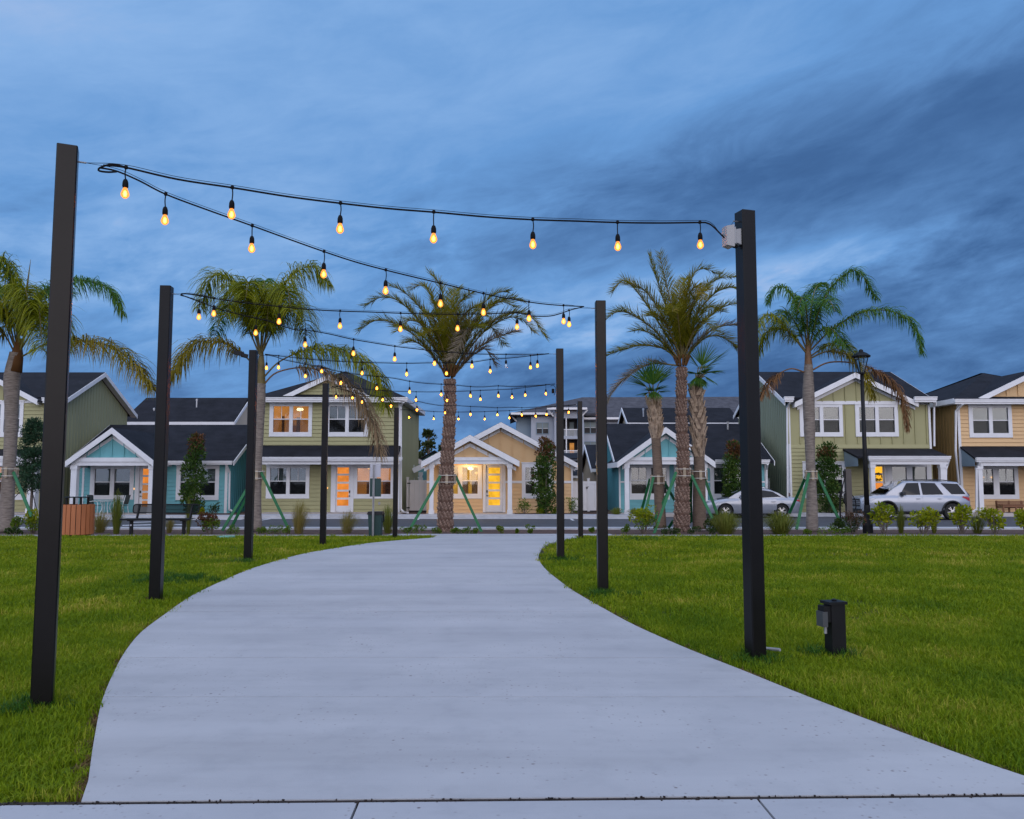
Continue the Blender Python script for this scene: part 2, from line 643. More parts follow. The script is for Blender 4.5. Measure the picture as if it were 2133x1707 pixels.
pm('bin_green', (0.006, 0.040, 0.038), 0.45, 0.15, 4.0)
pm('sign_back', (0.45, 0.46, 0.52), 0.45, 0.05)
pm('charger_brown', (0.065, 0.055, 0.050), 0.5, 0.12, 3.0)
pm('porch_slab', (0.40, 0.36, 0.33), 0.8, 0.1, 2.0)
pm('silver_paint', (0.31, 0.34, 0.40), 0.25, 0.03, 1.0, metal=0.35, coat=0.7)
pm('silver_grey_paint', (0.28, 0.305, 0.355), 0.25, 0.03, 1.0, metal=0.35, coat=0.7)
pm('car_black', (0.012, 0.012, 0.013), 0.55, 0.1)
pm('tyre_rubber', (0.012, 0.012, 0.012), 0.8, 0.2, 20.0)
pm('alloy', (0.50, 0.50, 0.52), 0.3, 0.08, 8.0, metal=0.8)
pm('lamp_clear', (0.40, 0.42, 0.46), 0.12, 0.1, 12.0, spec=0.8)
pm('lamp_red', (0.35, 0.012, 0.012), 0.2, 0.1, 12.0)
emit('tail_glow', (0.9, 0.03, 0.03), 0.55)
pm('pale_furniture', (0.66, 0.70, 0.70), 0.4, 0.05)
pm('sling', (0.055, 0.075, 0.075), 0.7, 0.1)
pm('cover_grey', (0.055, 0.058, 0.062), 0.4, 0.1)
pm('turquoise_lid', (0.12, 0.30, 0.22), 0.7, 0.1)


# ------------------------------------------------------------------ ground, path, road
def concrete_mat(name, base, streak=True):
    m = bpy.data.materials.new(name)
    m.use_nodes = True
    t = m.node_tree
    p = t.nodes['Principled BSDF']
    p.inputs['Roughness'].default_value = 0.78
    p.inputs['Specular IOR Level'].default_value = 0.35
    g = N(t, 'ShaderNodeNewGeometry')

    def ns(scale, detail=5.0, stretch=(1, 1, 1), rough=0.6):
        mp = N(t, 'ShaderNodeMapping')
        mp.inputs['Scale'].default_value = stretch
        t.links.new(g.outputs['Position'], mp.inputs[0])
        n = N(t, 'ShaderNodeTexNoise')
        n.inputs['Scale'].default_value = scale
        n.inputs['Detail'].default_value = detail
        n.inputs['Roughness'].default_value = rough
        t.links.new(mp.outputs[0], n.inputs['Vector'])
        return n.outputs['Fac']
    # broom strokes run across the path, blotches where it cured unevenly
    a = ns(1.0, 6.0, (0.22, 1.9, 1))
    col = ramp_node(t, a, [(0.28, tuple(c * 0.87 for c in base)), (0.50, base), (0.74, tuple(c * 1.08 for c in base))])
    b = ns(0.55, 5.0)
    col = mix_node(t, 0.8, col, ramp_node(t, b, [(0.3, (0.80, 0.81, 0.83)), (0.65, (1, 1, 1))]), 'MULTIPLY')
    w = ns(3.0, 5.0, (1, 1, 1), 0.7)
    col = mix_node(t, 0.45, col, ramp_node(t, w, [(0.28, (0.78, 0.79, 0.80)), (0.5, (1, 1, 1))]), 'MULTIPLY')
    # darker where leaves and soil wash against the pavement joint
    # bits of grit, dead leaf and droppings, denser in patches
    for sc_, lo, hi, dark, cov in ((7.0, 0.045, 0.10, (0.09, 0.06, 0.055), 0.44), (17.0, 0.08, 0.19, (0.14, 0.115, 0.11), 0.42), (3.0, 0.016, 0.032, (0.07, 0.05, 0.05), 0.36), (34.0, 0.10, 0.30, (0.20, 0.18, 0.18), 0.46)):
        vo = N(t, 'ShaderNodeTexVoronoi')
        vo.inputs['Scale'].default_value = sc_
        vo.inputs['Randomness'].default_value = 1.0
        t.links.new(g.outputs['Position'], vo.inputs['Vector'])
        dot = ramp_node(t, vo.outputs['Distance'], [(lo, (1, 1, 1)), (hi, (0, 0, 0))])
        pick = math_node(t, 'GREATER_THAN', N_sep(t, vo.outputs['Color']), 0.72)
        patch = ramp_node(t, ns(1.1, 3.0), [(cov, (0, 0, 0)), (cov + 0.15, (1, 1, 1))])
        f = math_node(t, 'MULTIPLY', math_node(t, 'MULTIPLY', dot, pick), patch)
        col = mix_node(t, math_node(t, 'MULTIPLY', f, 0.8), col, dark)
    t.links.new(col, p.inputs['Base Color'])
    bp = N(t, 'ShaderNodeBump')
    bp.inputs['Strength'].default_value = 0.25
    bp.inputs['Distance'].default_value = 0.004
    t.links.new(math_node(t, 'ADD', ns(70.0, 4.0, (0.15, 1.0, 1)), ns(120.0, 2.0)), bp.inputs['Height'])
    t.links.new(bp.outputs[0], p.inputs['Normal'])
    MATS[name] = m


def N_sep(t, col):
    s = N(t, 'ShaderNodeSeparateColor')
    t.links.new(col, s.inputs[0])
    return s.outputs[0]


concrete_mat('concrete_path', (0.40, 0.405, 0.415))
concrete_mat('concrete_walk', (0.39, 0.40, 0.42))

PATH_L = [(178, 1671), (193.6, 1553.7), (210, 1465), (229.7, 1415.8), (256, 1363), (292, 1317), (328, 1291), (387, 1248), (440, 1220.6), (518.5, 1186), (584, 1166),
          (640, 1151.6), (713, 1140), (760, 1132.5), (818.6, 1126.7), (896, 1121)]
PATH_R = [(2133, 1616), (2023.7, 1580), (1892.5, 1530.7), (1761, 1481.5), (1643, 1435.5), (1521.6, 1386), (1433, 1352), (1318.6, 1301.5), (1226, 1250), (1192, 1230),
          (1165, 1209.5), (1140, 1190), (1124, 1171), (1120.6, 1158.5), (1130, 1139), (1162, 1127), (1204, 1120)]
WALK_Y = G(1000, 1668).y                                   # where the near pavement ends and the path begins
LP = np.array([tuple(G(*q))[:2] for q in PATH_L])
RP = np.array([tuple(G(*q))[:2] for q in PATH_R])
LP = np.vstack([LP[0] + (LP[0] - LP[1]) / (LP[1, 1] - LP[0, 1]) * 0.5, LP])
RP = np.vstack([[RP[0, 0] + (RP[0, 0] - RP[1, 0]) / (RP[1, 1] - RP[0, 1]) * (RP[0, 1] - WALK_Y + 0.2), WALK_Y - 0.2], RP])


def smooth(E):
    """Edge resampled as a smooth curve x(y)."""
    ys = np.arange(E[0, 1], E[-1, 1], 0.04)
    xs = np.interp(ys, E[:, 1], E[:, 0])
    out = xs.copy()
    for i, y in enumerate(ys):
        s_ = 0.05 * y                       # points lie farther apart with distance
        w = np.exp(-0.5 * ((ys - y) / s_) ** 2)
        k = np.polyfit(ys - y, xs, 2, w=np.sqrt(w)) if 8 < i < len(ys) - 8 else None
        out[i] = k[2] if k is not None else xs[i]
    return np.stack([out, ys], 1)


LP, RP = smooth(LP), smooth(RP)
LAWN_END = 24.75
lx = lambda y: float(np.interp(y, LP[:, 1], LP[:, 0]))
rx = lambda y: float(np.interp(y, RP[:, 1], RP[:, 0]))
JT = math.tan(R(-1.24))                                    # the near pavement's axis is turned a little

# far terrain, then the lawn's soil, one sheet above another
m = MB()
m.add([(-900, -300, -0.62), (900, -300, -0.62), (900, 1500, -0.62), (-900, 1500, -0.62)], [(0, 1, 2, 3)])
tag(m.build('ground', MATS['soil']), kind='structure')


def soil_grass_mat():
    m = bpy.data.materials.new('lawn_soil')
    m.use_nodes = True
    t = m.node_tree
    p = t.nodes['Principled BSDF']
    p.inputs['Roughness'].default_value = 0.95
    g = N(t, 'ShaderNodeNewGeometry')
    n = N(t, 'ShaderNodeTexNoise')
    n.inputs['Scale'].default_value = 1.2
    n.inputs['Detail'].default_value = 8
    t.links.new(g.outputs['Position'], n.inputs['Vector'])
    t.links.new(ramp_node(t, n.outputs[0], [(0.3, (0.016, 0.013, 0.008)), (0.7, (0.040, 0.036, 0.012))]), p.inputs['Base Color'])
    MATS['lawn_soil'] = m


soil_grass_mat()


def sheet(x0, x1, ys, dz, name, mat):
    m = MB()
    xs = np.linspace(x0, x1, 9)
    for y in ys:
        for x in xs:
            m.v.append((x, y, gz(y) + dz))
    for j in range(len(ys) - 1):
        for i in range(8):
            a = j * 9 + i
            m.f.append((a, a + 1, a + 10, a + 9))
            m.m.append(0)
    return tag(m.build(name, MATS[mat], smooth=True), kind='structure')


lawn = sheet(-60, 60, list(np.arange(-12, LAWN_END + 0.01, 0.75)) + [LAWN_END + 0.3], -0.045, 'lawn', 'lawn_soil')
sheet(-60, 60, [LAWN_END + 0.15, 26, 27, 28, 29, 29.8], -0.025, 'planting_bed', 'mulch')

# the curved concrete path, cast in bays with thin joints
path = tag(bpy.data.objects.new('path', None), kind='structure')
C.objects.link(path)
joints = [WALK_Y + 0.028, G(1060, 1452).y, G(1060, 1370).y, G(1060, 1274).y, 11.2, 14.2, 17.3, 20.4, LAWN_END - 0.05]
for a, b in zip(joints[:-1], joints[1:]):
    m = MB()
    ys = np.linspace(a + 0.004, b - 0.004, 9)
    # the first bay's edge runs parallel to the near pavement
    tilt = lambda x, y: y + (0.0215 * x if (a == joints[0] and y == ys[0]) else 0.0)
    top = [(lx(y), tilt(lx(y), y), gz(y)) for y in ys] + [(rx(y), tilt(rx(y), y), gz(y)) for y in ys[::-1]]
    n = len(ys)
    base = [(x, y, z - 0.14) for x, y, z in top]
    vs = top + base
    k = 2 * n
    fs = [(i, 2 * n - 1 - i, 2 * n - 2 - i, i + 1) for i in range(n - 1)]
    fs += [(i, (i + 1) % k, k + (i + 1) % k, k + i) for i in range(k)]
    m.add(vs, fs)
    o = m.build('slab', MATS['concrete_path'], path)

# near pavement, cast in slabs
walk = tag(bpy.data.objects.new('pavement', None), kind='structure')
C.objects.link(walk)
xa, xb = G(745, 1673).x, G(1577, 1662).x
w = xb - xa
for i in range(-5, 6):
    x0, x1 = xa + i * w + 0.006, xa + (i + 1) * w - 0.006
    m = MB()
    y1 = WALK_Y - 0.004
    sk = lambda x, y: (x + (y - WALK_Y) * JT, y - JT * 0 + (x * -JT) * 0)
    ring = [(*sk(x0, -1.6), 0.0), (*sk(x1, -1.6), 0.0), (*sk(x1, y1 + 0.0), 0.0), (*sk(x0, y1), 0.0)]
    ring = [(x, y + (0.0215 * x if y > 0 else 0), 0.02) for x, y, z in ring]
    m.hexa(ring, [(x, y, -0.12) for x, y, z in ring])
    m.build('slab', MATS['concrete_walk'], walk)

m = MB()
m.hexa([(x, y + 0.0215 * x, gz(4) - 0.006) for x, y in ((-4, WALK_Y - 0.012), (6, WALK_Y - 0.012), (6, WALK_Y + 0.040), (-4, WALK_Y + 0.040))],
       [(x, y + 0.0215 * x, gz(4) - 0.10) for x, y in ((-4, WALK_Y - 0.012), (6, WALK_Y - 0.012), (6, WALK_Y + 0.040), (-4, WALK_Y + 0.040))])
for _ in range(260):                            # crumbs of leaf and soil caught in the joint
    x = random.uniform(-3, 4.5)
    m.box((x, WALK_Y + 0.0215 * x + random.uniform(-0.01, 0.034), gz(4) - 0.002), (random.uniform(.004, .012), random.uniform(.003, .008), random.uniform(.004, .008)), rz=random.random() * 3)
tag(m.build('pavement_joint', MATS['soil']), kind='structure')

# far walk along the lawn's end, kerb, road, far kerb
m = MB()
for xa_, xb_, w_ in ((-60, lx(24.6) - 1.5, 0.28), (lx(24.6) - 1.498, rx(24.6) + 1.2, 0.95), (rx(24.6) + 1.202, 60, 0.28)):
    m.hexa([(xa_, LAWN_END, gz(LAWN_END) + 0.006), (xb_, LAWN_END, gz(LAWN_END) + 0.006), (xb_, LAWN_END + w_, gz(LAWN_END + w_) + 0.006), (xa_, LAWN_END + w_, gz(LAWN_END + w_) + 0.006)],
           [(xa_, LAWN_END, -0.5), (xb_, LAWN_END, -0.5), (xb_, LAWN_END + w_, -0.5), (xa_, LAWN_END + w_, -0.5)])
tag(m.build('cross_walk', MATS['concrete_walk']), kind='structure')
ROAD = -0.385
m = MB().bx(-70, 70, 29.8, 30.75, -0.6, -0.275)
m.bx(-70, 70, 30.75, 31.2, -0.6, ROAD + 0.004)
tag(m.build('near_kerb', MATS['concrete_kerb']), kind='structure')
m = MB().add([(-200, 29.9, ROAD), (200, 29.9, ROAD), (200, 43.2, ROAD), (-200, 43.2, ROAD)], [(0, 1, 2, 3)])
tag(m.build('road', MATS['asphalt']), kind='structure')
PADZ = -0.235
SPLIT = P(1326, 1080, 40).x
m = MB()
for (a, b, y) in ((-70, P(523, 1080, 40).x, 38.9), (P(523, 1080, 40).x, SPLIT, 39.75), (SPLIT, 70, 42.15)):
    m.bx(a, b - 0.002, y, y + 0.18, -0.6, PADZ)
    m.bx(a, b - 0.002, y - 0.45, y - 0.002, -0.6, ROAD + 0.006)
tag(m.build('far_kerb', MATS['concrete_kerb']), kind='structure')
m = MB()
for (a, b, y) in ((-70, P(523, 1080, 40).x, 39.09), (P(523, 1080, 40).x, SPLIT, 39.94), (SPLIT, 70, 42.34)):
    m.bx(a, b - 0.002, y, y + 1.3, -0.6, PADZ - 0.004)
tag(m.build('far_pavement', MATS['concrete_walk']), kind='structure')
m = MB()
for (a, b, y) in ((-70, P(523, 1080, 40).x, 40.4), (P(523, 1080, 40).x, SPLIT, 41.25), (SPLIT, 70, 43.65)):
    m.bx(a, b - 0.002, y, 140, -0.61, PADZ - 0.05)
tag(m.build('house_bed', MATS['mulch']), kind='structure')


def road_px(x, y):
    a, b = ray(x, y)
    d = (ROAD - EYE) / b
    return Vector((a * d, d, ROAD + 0.004))


for q in ([(1184, 1079.7), (1188, 1079.7), (1197, 1084.6), (1192, 1084.8)], [(539, 1085.5), (539, 1084.2), (560, 1081.4), (566, 1081.4)],
          [(866, 1083), (872, 1083), (877, 1079.2), (873, 1079.2)], [(255, 1094.4), (330, 1092.8), (330, 1094.2), (255, 1095.6)],
          [(270, 1088.4), (330, 1086.8), (330, 1087.6), (270, 1089.4)], [(354, 1093), (385, 1093), (385, 1094.2), (354, 1094.2)],
          [(1283, 1099), (1296, 1099), (1290, 1103.5), (1281, 1103.8)]):
    m = MB().add([road_px(*p) for p in q], [(0, 1, 2, 3)])
    tag(m.build('road_marking', MATS['road_paint']), kind='structure')
m = MB().add([(-28, 31.9, ROAD + 0.004), (-8, 31.9, ROAD + 0.004), (-8, 32.0, ROAD + 0.004), (-28, 32.0, ROAD + 0.004)], [(0, 1, 2, 3)])
tag(m.build('road_marking', MATS['road_paint']), kind='structure')

# ------------------------------------------------------------------ houses
UNIT = {}


def unit(kind, mat):
    """One shared mesh per kind and material: 'cube' or 'lap' (a board thicker at its lower edge)."""
    k = (kind, mat)
    if k not in UNIT:
        if kind == 'cube':
            me = MB().box((0, 0, 0), (1, 1, 1)).mesh('board', MATS[mat])
        else:
            v = [(-.5, -.5, -.5), (.5, -.5, -.5), (.5, .5, -.5), (-.5, .5, -.5), (-.5, .15, .5), (.5, .15, .5), (.5, .5, .5), (-.5, .5, .5)]
            me = MB().add(v, [(3, 2, 1, 0), (4, 5, 6, 7), (0, 1, 5, 4), (1, 2, 6, 5), (2, 3, 7, 6), (3, 0, 4, 7)]).mesh('board', MATS[mat])
        UNIT[k] = me
    return UNIT[k]


def piece(name, kind, mat, parent, root, x0, x1, y0, y1, z0, z1):
    o = link(name, unit(kind, mat), parent)
    off = OFF[root.name]
    o.location = ((x0 + x1) / 2 - off[0], (y0 + y1) / 2 - off[1], (z0 + z1) / 2 - off[2])
    o.scale = (abs(x1 - x0), abs(y1 - y0), abs(z1 - z0))
    return o


def span_at(poly, z):
    xs = []
    for (xa, za), (xb, zb) in zip(poly, poly[1:] + poly[:1]):
        if (za <= z < zb) or (zb <= z < za):
            xs.append(xa + (z - za) / (zb - za) * (xb - xa))
    return (min(xs), max(xs)) if len(xs) >= 2 else None


def zspan_at(poly, x):
    return span_at([(b, a) for a, b in poly], x)


class House:
    def __init__(s, name, label, px, d, group=None, cat='house'):
        s.d = d
        loc = P(px, 1070, d)
        loc.z = PADZ - 0.05
        s.t = thing(name, label, cat, loc, group)
        s.X = lambda x, dd=None: P(x, 1000, dd or s.d).x
        s.Z = lambda y, dd=None: P(CX, y, dd or s.d).z

    def wall(s, poly_px, d, openings, mat, bands, name='wall'):
        """Facade at depth d: outline and openings in pixels, bands = (y_top, y_bottom, 'lap' or 'bb', board material)."""
        poly = [(s.X(x, d), s.Z(y, d)) for x, y in poly_px]
        holes = [(s.X(a, d), s.X(b, d), s.Z(e, d), s.Z(c, d)) for a, c, b, e in openings]   # x0 x1 z0 z1
        loops = [[Vector((x, 0, z)) for x, z in poly]]
        for x0, x1, z0, z1 in holes:
            g = 0.02
            loops.append([Vector((x0 + g, 0, z0 + g)), Vector((x0 + g, 0, z1 - g)), Vector((x1 - g, 0, z1 - g)), Vector((x1 - g, 0, z0 + g))])
        flat = [q for l in loops for q in l]
        tris = tessellate_polygon(loops)
        m = MB()
        m.add([(q.x, d, q.z) for q in flat], [tuple(t) for t in tris])
        w = m.build(name, MATS[mat], s.t)
        for ya, yb, kind, bm in bands:
            z1, z0 = s.Z(ya, d), s.Z(yb, d)
            if kind == 'lap':
                n = max(1, round((z1 - z0) / 0.205))
                h = (z1 - z0) / n
                for i in range(n):
                    a, b = z0 + i * h, z0 + (i + 1) * h - 0.020
                    sp = span_at(poly, (a + b) / 2)
                    if not sp:
                        continue
                    segs = [sp]
                    for x0, x1, h0, h1 in holes:
                        if h0 < (a + b) / 2 < h1:
                            segs = [q for p in segs for q in ((p[0], min(p[1], x0)), (max(p[0], x1), p[1])) if q[1] - q[0] > 0.03]
                    for p in segs:
                        piece('siding_board', 'lap', bm, w, s.t, p[0], p[1], d - 0.046, d - 0.003, a, b)
            else:
                xs = [p[0] for p in poly]
                k = math.ceil(min(xs) / 0.61)
                while k * 0.61 < max(xs):
                    x = k * 0.61
                    k += 1
                    sp = zspan_at(poly, x)
                    if not sp:
                        continue
                    segs = [(max(sp[0], z0), min(sp[1], z1))]
                    for x0, x1, h0, h1 in holes:
                        if x0 - 0.03 < x < x1 + 0.03:
                            segs = [q for p in segs for q in ((p[0], min(p[1], h0)), (max(p[0], h1), p[1]))]
                    for p in segs:
                        if p[1] - p[0] > 0.1:
                            piece('batten', 'cube', bm, w, s.t, x - 0.022, x + 0.022, d - 0.052, d - 0.003, p[0], p[1] - 0.01)
        return w

    def side(s, X, prof, mat, facing, grooves=0.31):
        """Side wall in the plane x = X, outline (y, z) in metres, with thin vertical cover strips."""
        m = MB().add([(X, y, z) for y, z in prof], [tuple(range(len(prof)))])
        w = m.build('side_wall', MATS[mat], s.t)
        g = MB()
        y0, y1 = min(p[0] for p in prof), max(p[0] for p in prof)
        y = y0 + 0.2
        while y < y1:
            sp = span_at([(b, a) for a, b in prof], y)
            if sp:
                e = 0.02 * facing
                g.bx(X, X + e, y - 0.02, y + 0.02, sp[0], sp[1] - 0.01)
            y += grooves
        o = g.build('cover_strip', MATS[mat], w)
        o['kind'] = 'stuff'
        return w

    def window(s, x0, y0, x1, y1, d, kind='dark', glasses=None, muntin=True, lamp=None, gy=None, screen=True, lower_dark=True):
        """Pair of sash windows in one white casing; all in pixels."""
        X, Z = (lambda x: s.X(x, d)), (lambda y: s.Z(y, d))
        h = y1 - y0
        gt, ma, mb_, gb = gy or (y0 + 5.8, y0 + h * 0.459, y0 + h * 0.487, y0 + h * 0.865)
        if not glasses:
            w = x1 - x0
            glasses = [(x0 + 8.2, x0 + 0.465 * w), (x0 + 0.548 * w, x1 - 7.6)]
        f0, f1 = d - 0.068, d + 0.05
        m = MB()
        edges = [x0] + [q for g in glasses for q in g] + [x1]
        for i in range(0, len(edges), 2):
            m.bx(X(edges[i]), X(edges[i + 1]), f0, f1, Z(y1), Z(y0))
        for a, b in glasses:
            m.bx(X(a), X(b), f0 + 0.003, f1, Z(gt), Z(y0))
            m.bx(X(a), X(b), f0 + 0.003, f1, Z(y1), Z(gb))
            m.bx(X(a), X(b), f0 + 0.03, f1, Z(mb_), Z(ma))
        m.bx(X(x0 - 1.2), X(x1 + 1.2), f0 - 0.03, f0 + 0.002, Z(y0 + 0.2), Z(y0 - 1.6))
        wn = m.build('window', MATS['white_trim'], s.t)
        for a, b in glasses:
            for ya, yb, dy in ((gt, ma, 0.0), (mb_, gb, 0.022)):
                q = MB().bx(X(a) - 0.01, X(b) + 0.01, d - 0.004 + dy, d + 0.002 + dy, Z(yb) - 0.01, Z(ya) + 0.01)
                q.build('pane', MATS['window_glass'], wn)
            if screen:
                MB().add([(X(a), d - 0.016, Z(gb)), (X(b), d - 0.016, Z(gb)), (X(b), d - 0.016, Z(mb_)), (X(a), d - 0.016, Z(mb_))], [(0, 1, 2, 3)]).build('insect_screen', MATS['insect_screen'], wn)
            if muntin:
                c = (X(a) + X(b)) / 2
                MB().bx(c - 0.016, c + 0.016, d - 0.02, d - 0.005, Z(ma), Z(gt)).build('muntin', MATS['white_trim'], wn)
        a, b = X(glasses[0][0]) - 0.06, X(glasses[-1][1]) + 0.06
        back = {'dark': 'room_dark', 'brown': 'room_brown', 'blind': 'blind_grey', 'orange': 'room_orange', 'amber': 'room_amber', 'yellow': 'room_yellow'}[kind]
        dep = 0.12 if kind == 'blind' else 0.55
        zb, zt = Z(gb) - 0.06, Z(gt) + 0.06
        r = MB()
        y = d + dep
        r.add([(a, y, zb), (b, y, zb), (b, y, zt), (a, y, zt), (a, d + 0.05, zb), (b, d + 0.05, zb), (b, d + 0.05, zt), (a, d + 0.05, zt)],
              [(0, 1, 2, 3), (4, 0, 3, 7), (1, 5, 6, 2), (4, 5, 1, 0), (3, 2, 6, 7)])
        r.build('room', MATS[back], wn)
        if kind in ('orange', 'amber', 'yellow'):
            # things standing in the room against the bright wall
            for k in range(3):
                u = random.uniform(0.05, 0.85)
                xa_ = a + (b - a) * u
                wd_, ht = random.uniform(0.10, 0.40), random.uniform(0.25, 0.75)
                MB().bx(xa_, min(b - 0.02, xa_ + wd_), d + dep - 0.14, d + dep - 0.02, zb, zb + (zt - zb) * ht).build('furniture', MATS['blind_warm' if k % 2 else 'room_brown'], wn)
        if kind in ('blind', 'orange', 'amber', 'yellow'):
            sl = MB()
            zz = zb + 0.05
            while zz < zt:
                for ga, gb_ in glasses:
                    sl.add([(X(ga), d + 0.065, zz), (X(gb_), d + 0.065, zz), (X(gb_), d + 0.095, zz + (0.020 if kind != 'blind' else 0.048)), (X(ga), d + 0.095, zz + (0.020 if kind != 'blind' else 0.048))], [(0, 1, 2, 3)])
                zz += 0.05
            o = sl.build('blind', MATS['blind_grey' if kind == 'blind' else 'blind_warm'], wn)
            o['kind'] = 'stuff'
        elif kind == 'dark':
            # blind drawn down behind the upper sash
            sl = MB()
            for ga, gb_ in glasses:
                zz = Z(ma)
                while zz < zt - 0.06:
                    sl.add([(X(ga), d + 0.065, zz), (X(gb_), d + 0.065, zz), (X(gb_), d + 0.095, zz + 0.04), (X(ga), d + 0.095, zz + 0.04)], [(0, 1, 2, 3)])
                    zz += 0.05
            o = sl.build('blind', MATS['blind_grey'], wn)
            o['kind'] = 'stuff'
        if lamp:  # glowing bodies: lamps in the room and lamp reflections in the glass
            for (px, py, w_, h_) in lamp:
                q = MB().lathe([(0.02, -0.5), (0.8, -0.35), (1.0, 0.0), (0.75, 0.4), (0.05, 0.5)], 14)
                c = P(px, py, d + 0.36)
                kx, kz = w_ / F * d / 2, h_ / F * d
                q.v = [(c.x + vx * kx, c.y + vy * kx * 0.4, c.z + vz * kz) for vx, vy, vz in q.v]
                q.build('lamp_or_reflection', MATS['lamp_warm' if w_ > 8 else 'lamp_orange'], wn, smooth=True)
        return wn

    def door(s, fx0, fx1, lx0, lx1, y0, y1, d, lites_x, lites_y, lit, handle='left', frame_top=None):
        X, Z = (lambda x: s.X(x, d)), (lambda y: s.Z(y, d))
        ft = frame_top or y0 - 3
        m = MB()
        m.bx(X(fx0), X(lx0), d - 0.05, d + 0.08, Z(y1 + 1), Z(ft))
        m.bx(X(lx1), X(fx1), d - 0.05, d + 0.08, Z(y1 + 1), Z(ft))
        m.bx(X(lx0), X(lx1), d - 0.047, d + 0.08, Z(y0), Z(ft))
        fr = m.build('door_frame', MATS['white_trim'], s.t)
        leaf = MB()
        edges = [y0] + [q for g in lites_y for q in g] + [y1]
        dl = d + 0.02
        leaf.bx(X(lx0) + 0.008, X(lites_x[0]), dl, dl + 0.045, Z(y1), Z(y0) - 0.008)
        leaf.bx(X(lites_x[1]), X(lx1) - 0.008, dl, dl + 0.045, Z(y1), Z(y0) - 0.008)
        for i in range(0, len(edges), 2):
            leaf.bx(X(lites_x[0]), X(lites_x[1]), dl + 0.002, dl + 0.043, Z(edges[i + 1]), Z(edges[i]) - (0.008 if i == 0 else 0))
        dr = leaf.build('door', MATS['white_trim'], s.t)
        for i, (a, b) in enumerate(lites_y):
            mt = lit[i] if isinstance(lit, (list, tuple)) else lit
            MB().bx(X(lites_x[0]), X(lites_x[1]), dl + 0.012, dl + 0.03, Z(b), Z(a)).build('lite', MATS[mt], dr)
        hx = X(lx0 + 2.6) if handle == 'left' else X(lx1 - 2.6)
        zc = Z(y0 + 0.60 * (y1 - y0))
        k = MB().bx(hx - 0.03, hx + 0.03, dl - 0.03, dl, zc + 0.03, zc + 0.16)
        k.build('keypad', MATS['black_metal'], dr)
        k = MB().bx(hx - 0.03, hx + 0.03, dl - 0.02, dl, zc - 0.16, zc - 0.10)
        sgn = 1 if handle == 'left' else -1
        k.beam((hx, dl - 0.04, zc - 0.13), (hx + 0.12 * sgn, dl - 0.04, zc - 0.13), 0.02, 0.02)
        k.build('handle', MATS['black_metal'], dr)
        MB().bx(X(lx0), X(lx1), d - 0.06, d + 0.06, Z(y1 + 1.2), Z(y1)).build('threshold', MATS['steel'], fr)
        return dr

    def slab(s, corners, thick=0.16, mat='shingle', name='roof'):
        top = [Vector(c) for c in corners]
        n = (top[1] - top[0]).cross(top[2] - top[0]).normalized()
        if n.z < 0:
            top = top[::-1]
        bot = [p - Vector((0, 0, thick)) for p in top]
        return MB().hexa(top, bot).build(name, MATS[mat], s.t)

    def trim(s, name, pairs, w, h, mat='white_trim', up=(0, 0, 1)):
        m = MB()
        for a, b in pairs:
            m.beam(a, b, w, h, up)
        return m.build(name, MATS[mat], s.t)

    def gable(s, peak, left, right, d0, d1, mat='shingle', rake=0.30, skirt=None):
        """Roof with its gable towards the street: peak and eave ends in pixels at the front depth d0, running back to d1."""
        pk, l, r = P(*peak, d0), P(*left, d0), P(*right, d0)
        pk.y = l.y = r.y = d0
        back = lambda v: Vector((v.x, d1, v.z))
        s.slab([pk, l, back(l), back(pk)], 0.12, mat)
        s.slab([r, pk, back(pk), back(r)], 0.12, mat)
        dz = Vector((0, -0.02, -rake / 2))
        m = MB()
        for e in (l, r):
            # board cut plumb at the peak and at the eave
            a, b = Vector((pk.x, d0 - 0.03, pk.z - 0.012)), Vector((e.x, d0 - 0.03, e.z - 0.012))
            k = rake
            ring = [a, b, b - Vector((0, 0, k)), a - Vector((0, 0, k))]
            m.hexa([p + Vector((0, 0.028, 0)) for p in ring], [p + Vector((0, -0.03, 0)) for p in ring])
        s_ = m.build('rake_board', MATS['white_trim'], s.t)
        # eave fascias along the sides
        f = MB()
        for e in (l, r):
            f.bx(e.x - 0.02, e.x + 0.02, d0, d1, e.z - 0.28, e.z - 0.02)
        f.build('fascia', MATS['white_trim'], s.t)
        return pk, l, r

    def frieze(s, peak, left, right, d, h=0.22, drop=0.30):
        """White board under the roof's edge on the gable wall."""
        pk, l, r = P(*peak, d), P(*left, d), P(*right, d)
        m = MB()
        for e in (l, r):
            ring = [Vector((pk.x, d, pk.z - drop)), Vector((e.x, d, e.z - drop)), Vector((e.x, d, e.z - drop - h)), Vector((pk.x, d, pk.z - drop - h))]
            m.hexa([p + Vector((0, -0.002, 0)) for p in ring], [p + Vector((0, -0.04, 0)) for p in ring])
        m.build('frieze', MATS['white_trim'], s.t)

    def hbeam(s, name, x0, x1, y0, y1, d, depth=0.2, mat='white_trim', back=0.0):
        m = MB().bx(s.X(x0, d), s.X(x1, d), d - depth + back, d + back, s.Z(y1, d), s.Z(y0, d))
        return m.build(name, MATS[mat], s.t)

    def gutter(s, x0, x1, y0, y1, d):
        """Box gutter with a rolled lip and the fascia behind it."""
        a, b, z0, z1 = s.X(x0, d), s.X(x1, d), s.Z(y1, d), s.Z(y0, d)
        h = z1 - z0
        m = MB().bx(a, b, d - 0.14, d, z0 + h * 0.38, z1)
        m.bx(a - 0.01, b + 0.01, d - 0.165, d - 0.10, z1 - 0.035, z1 + 0.012)
        m.bx(a + 0.03, b - 0.03, d - 0.10, d + 0.03, z0, z0 + h * 0.40)
        return m.build('gutter', MATS['white_trim'], s.t)

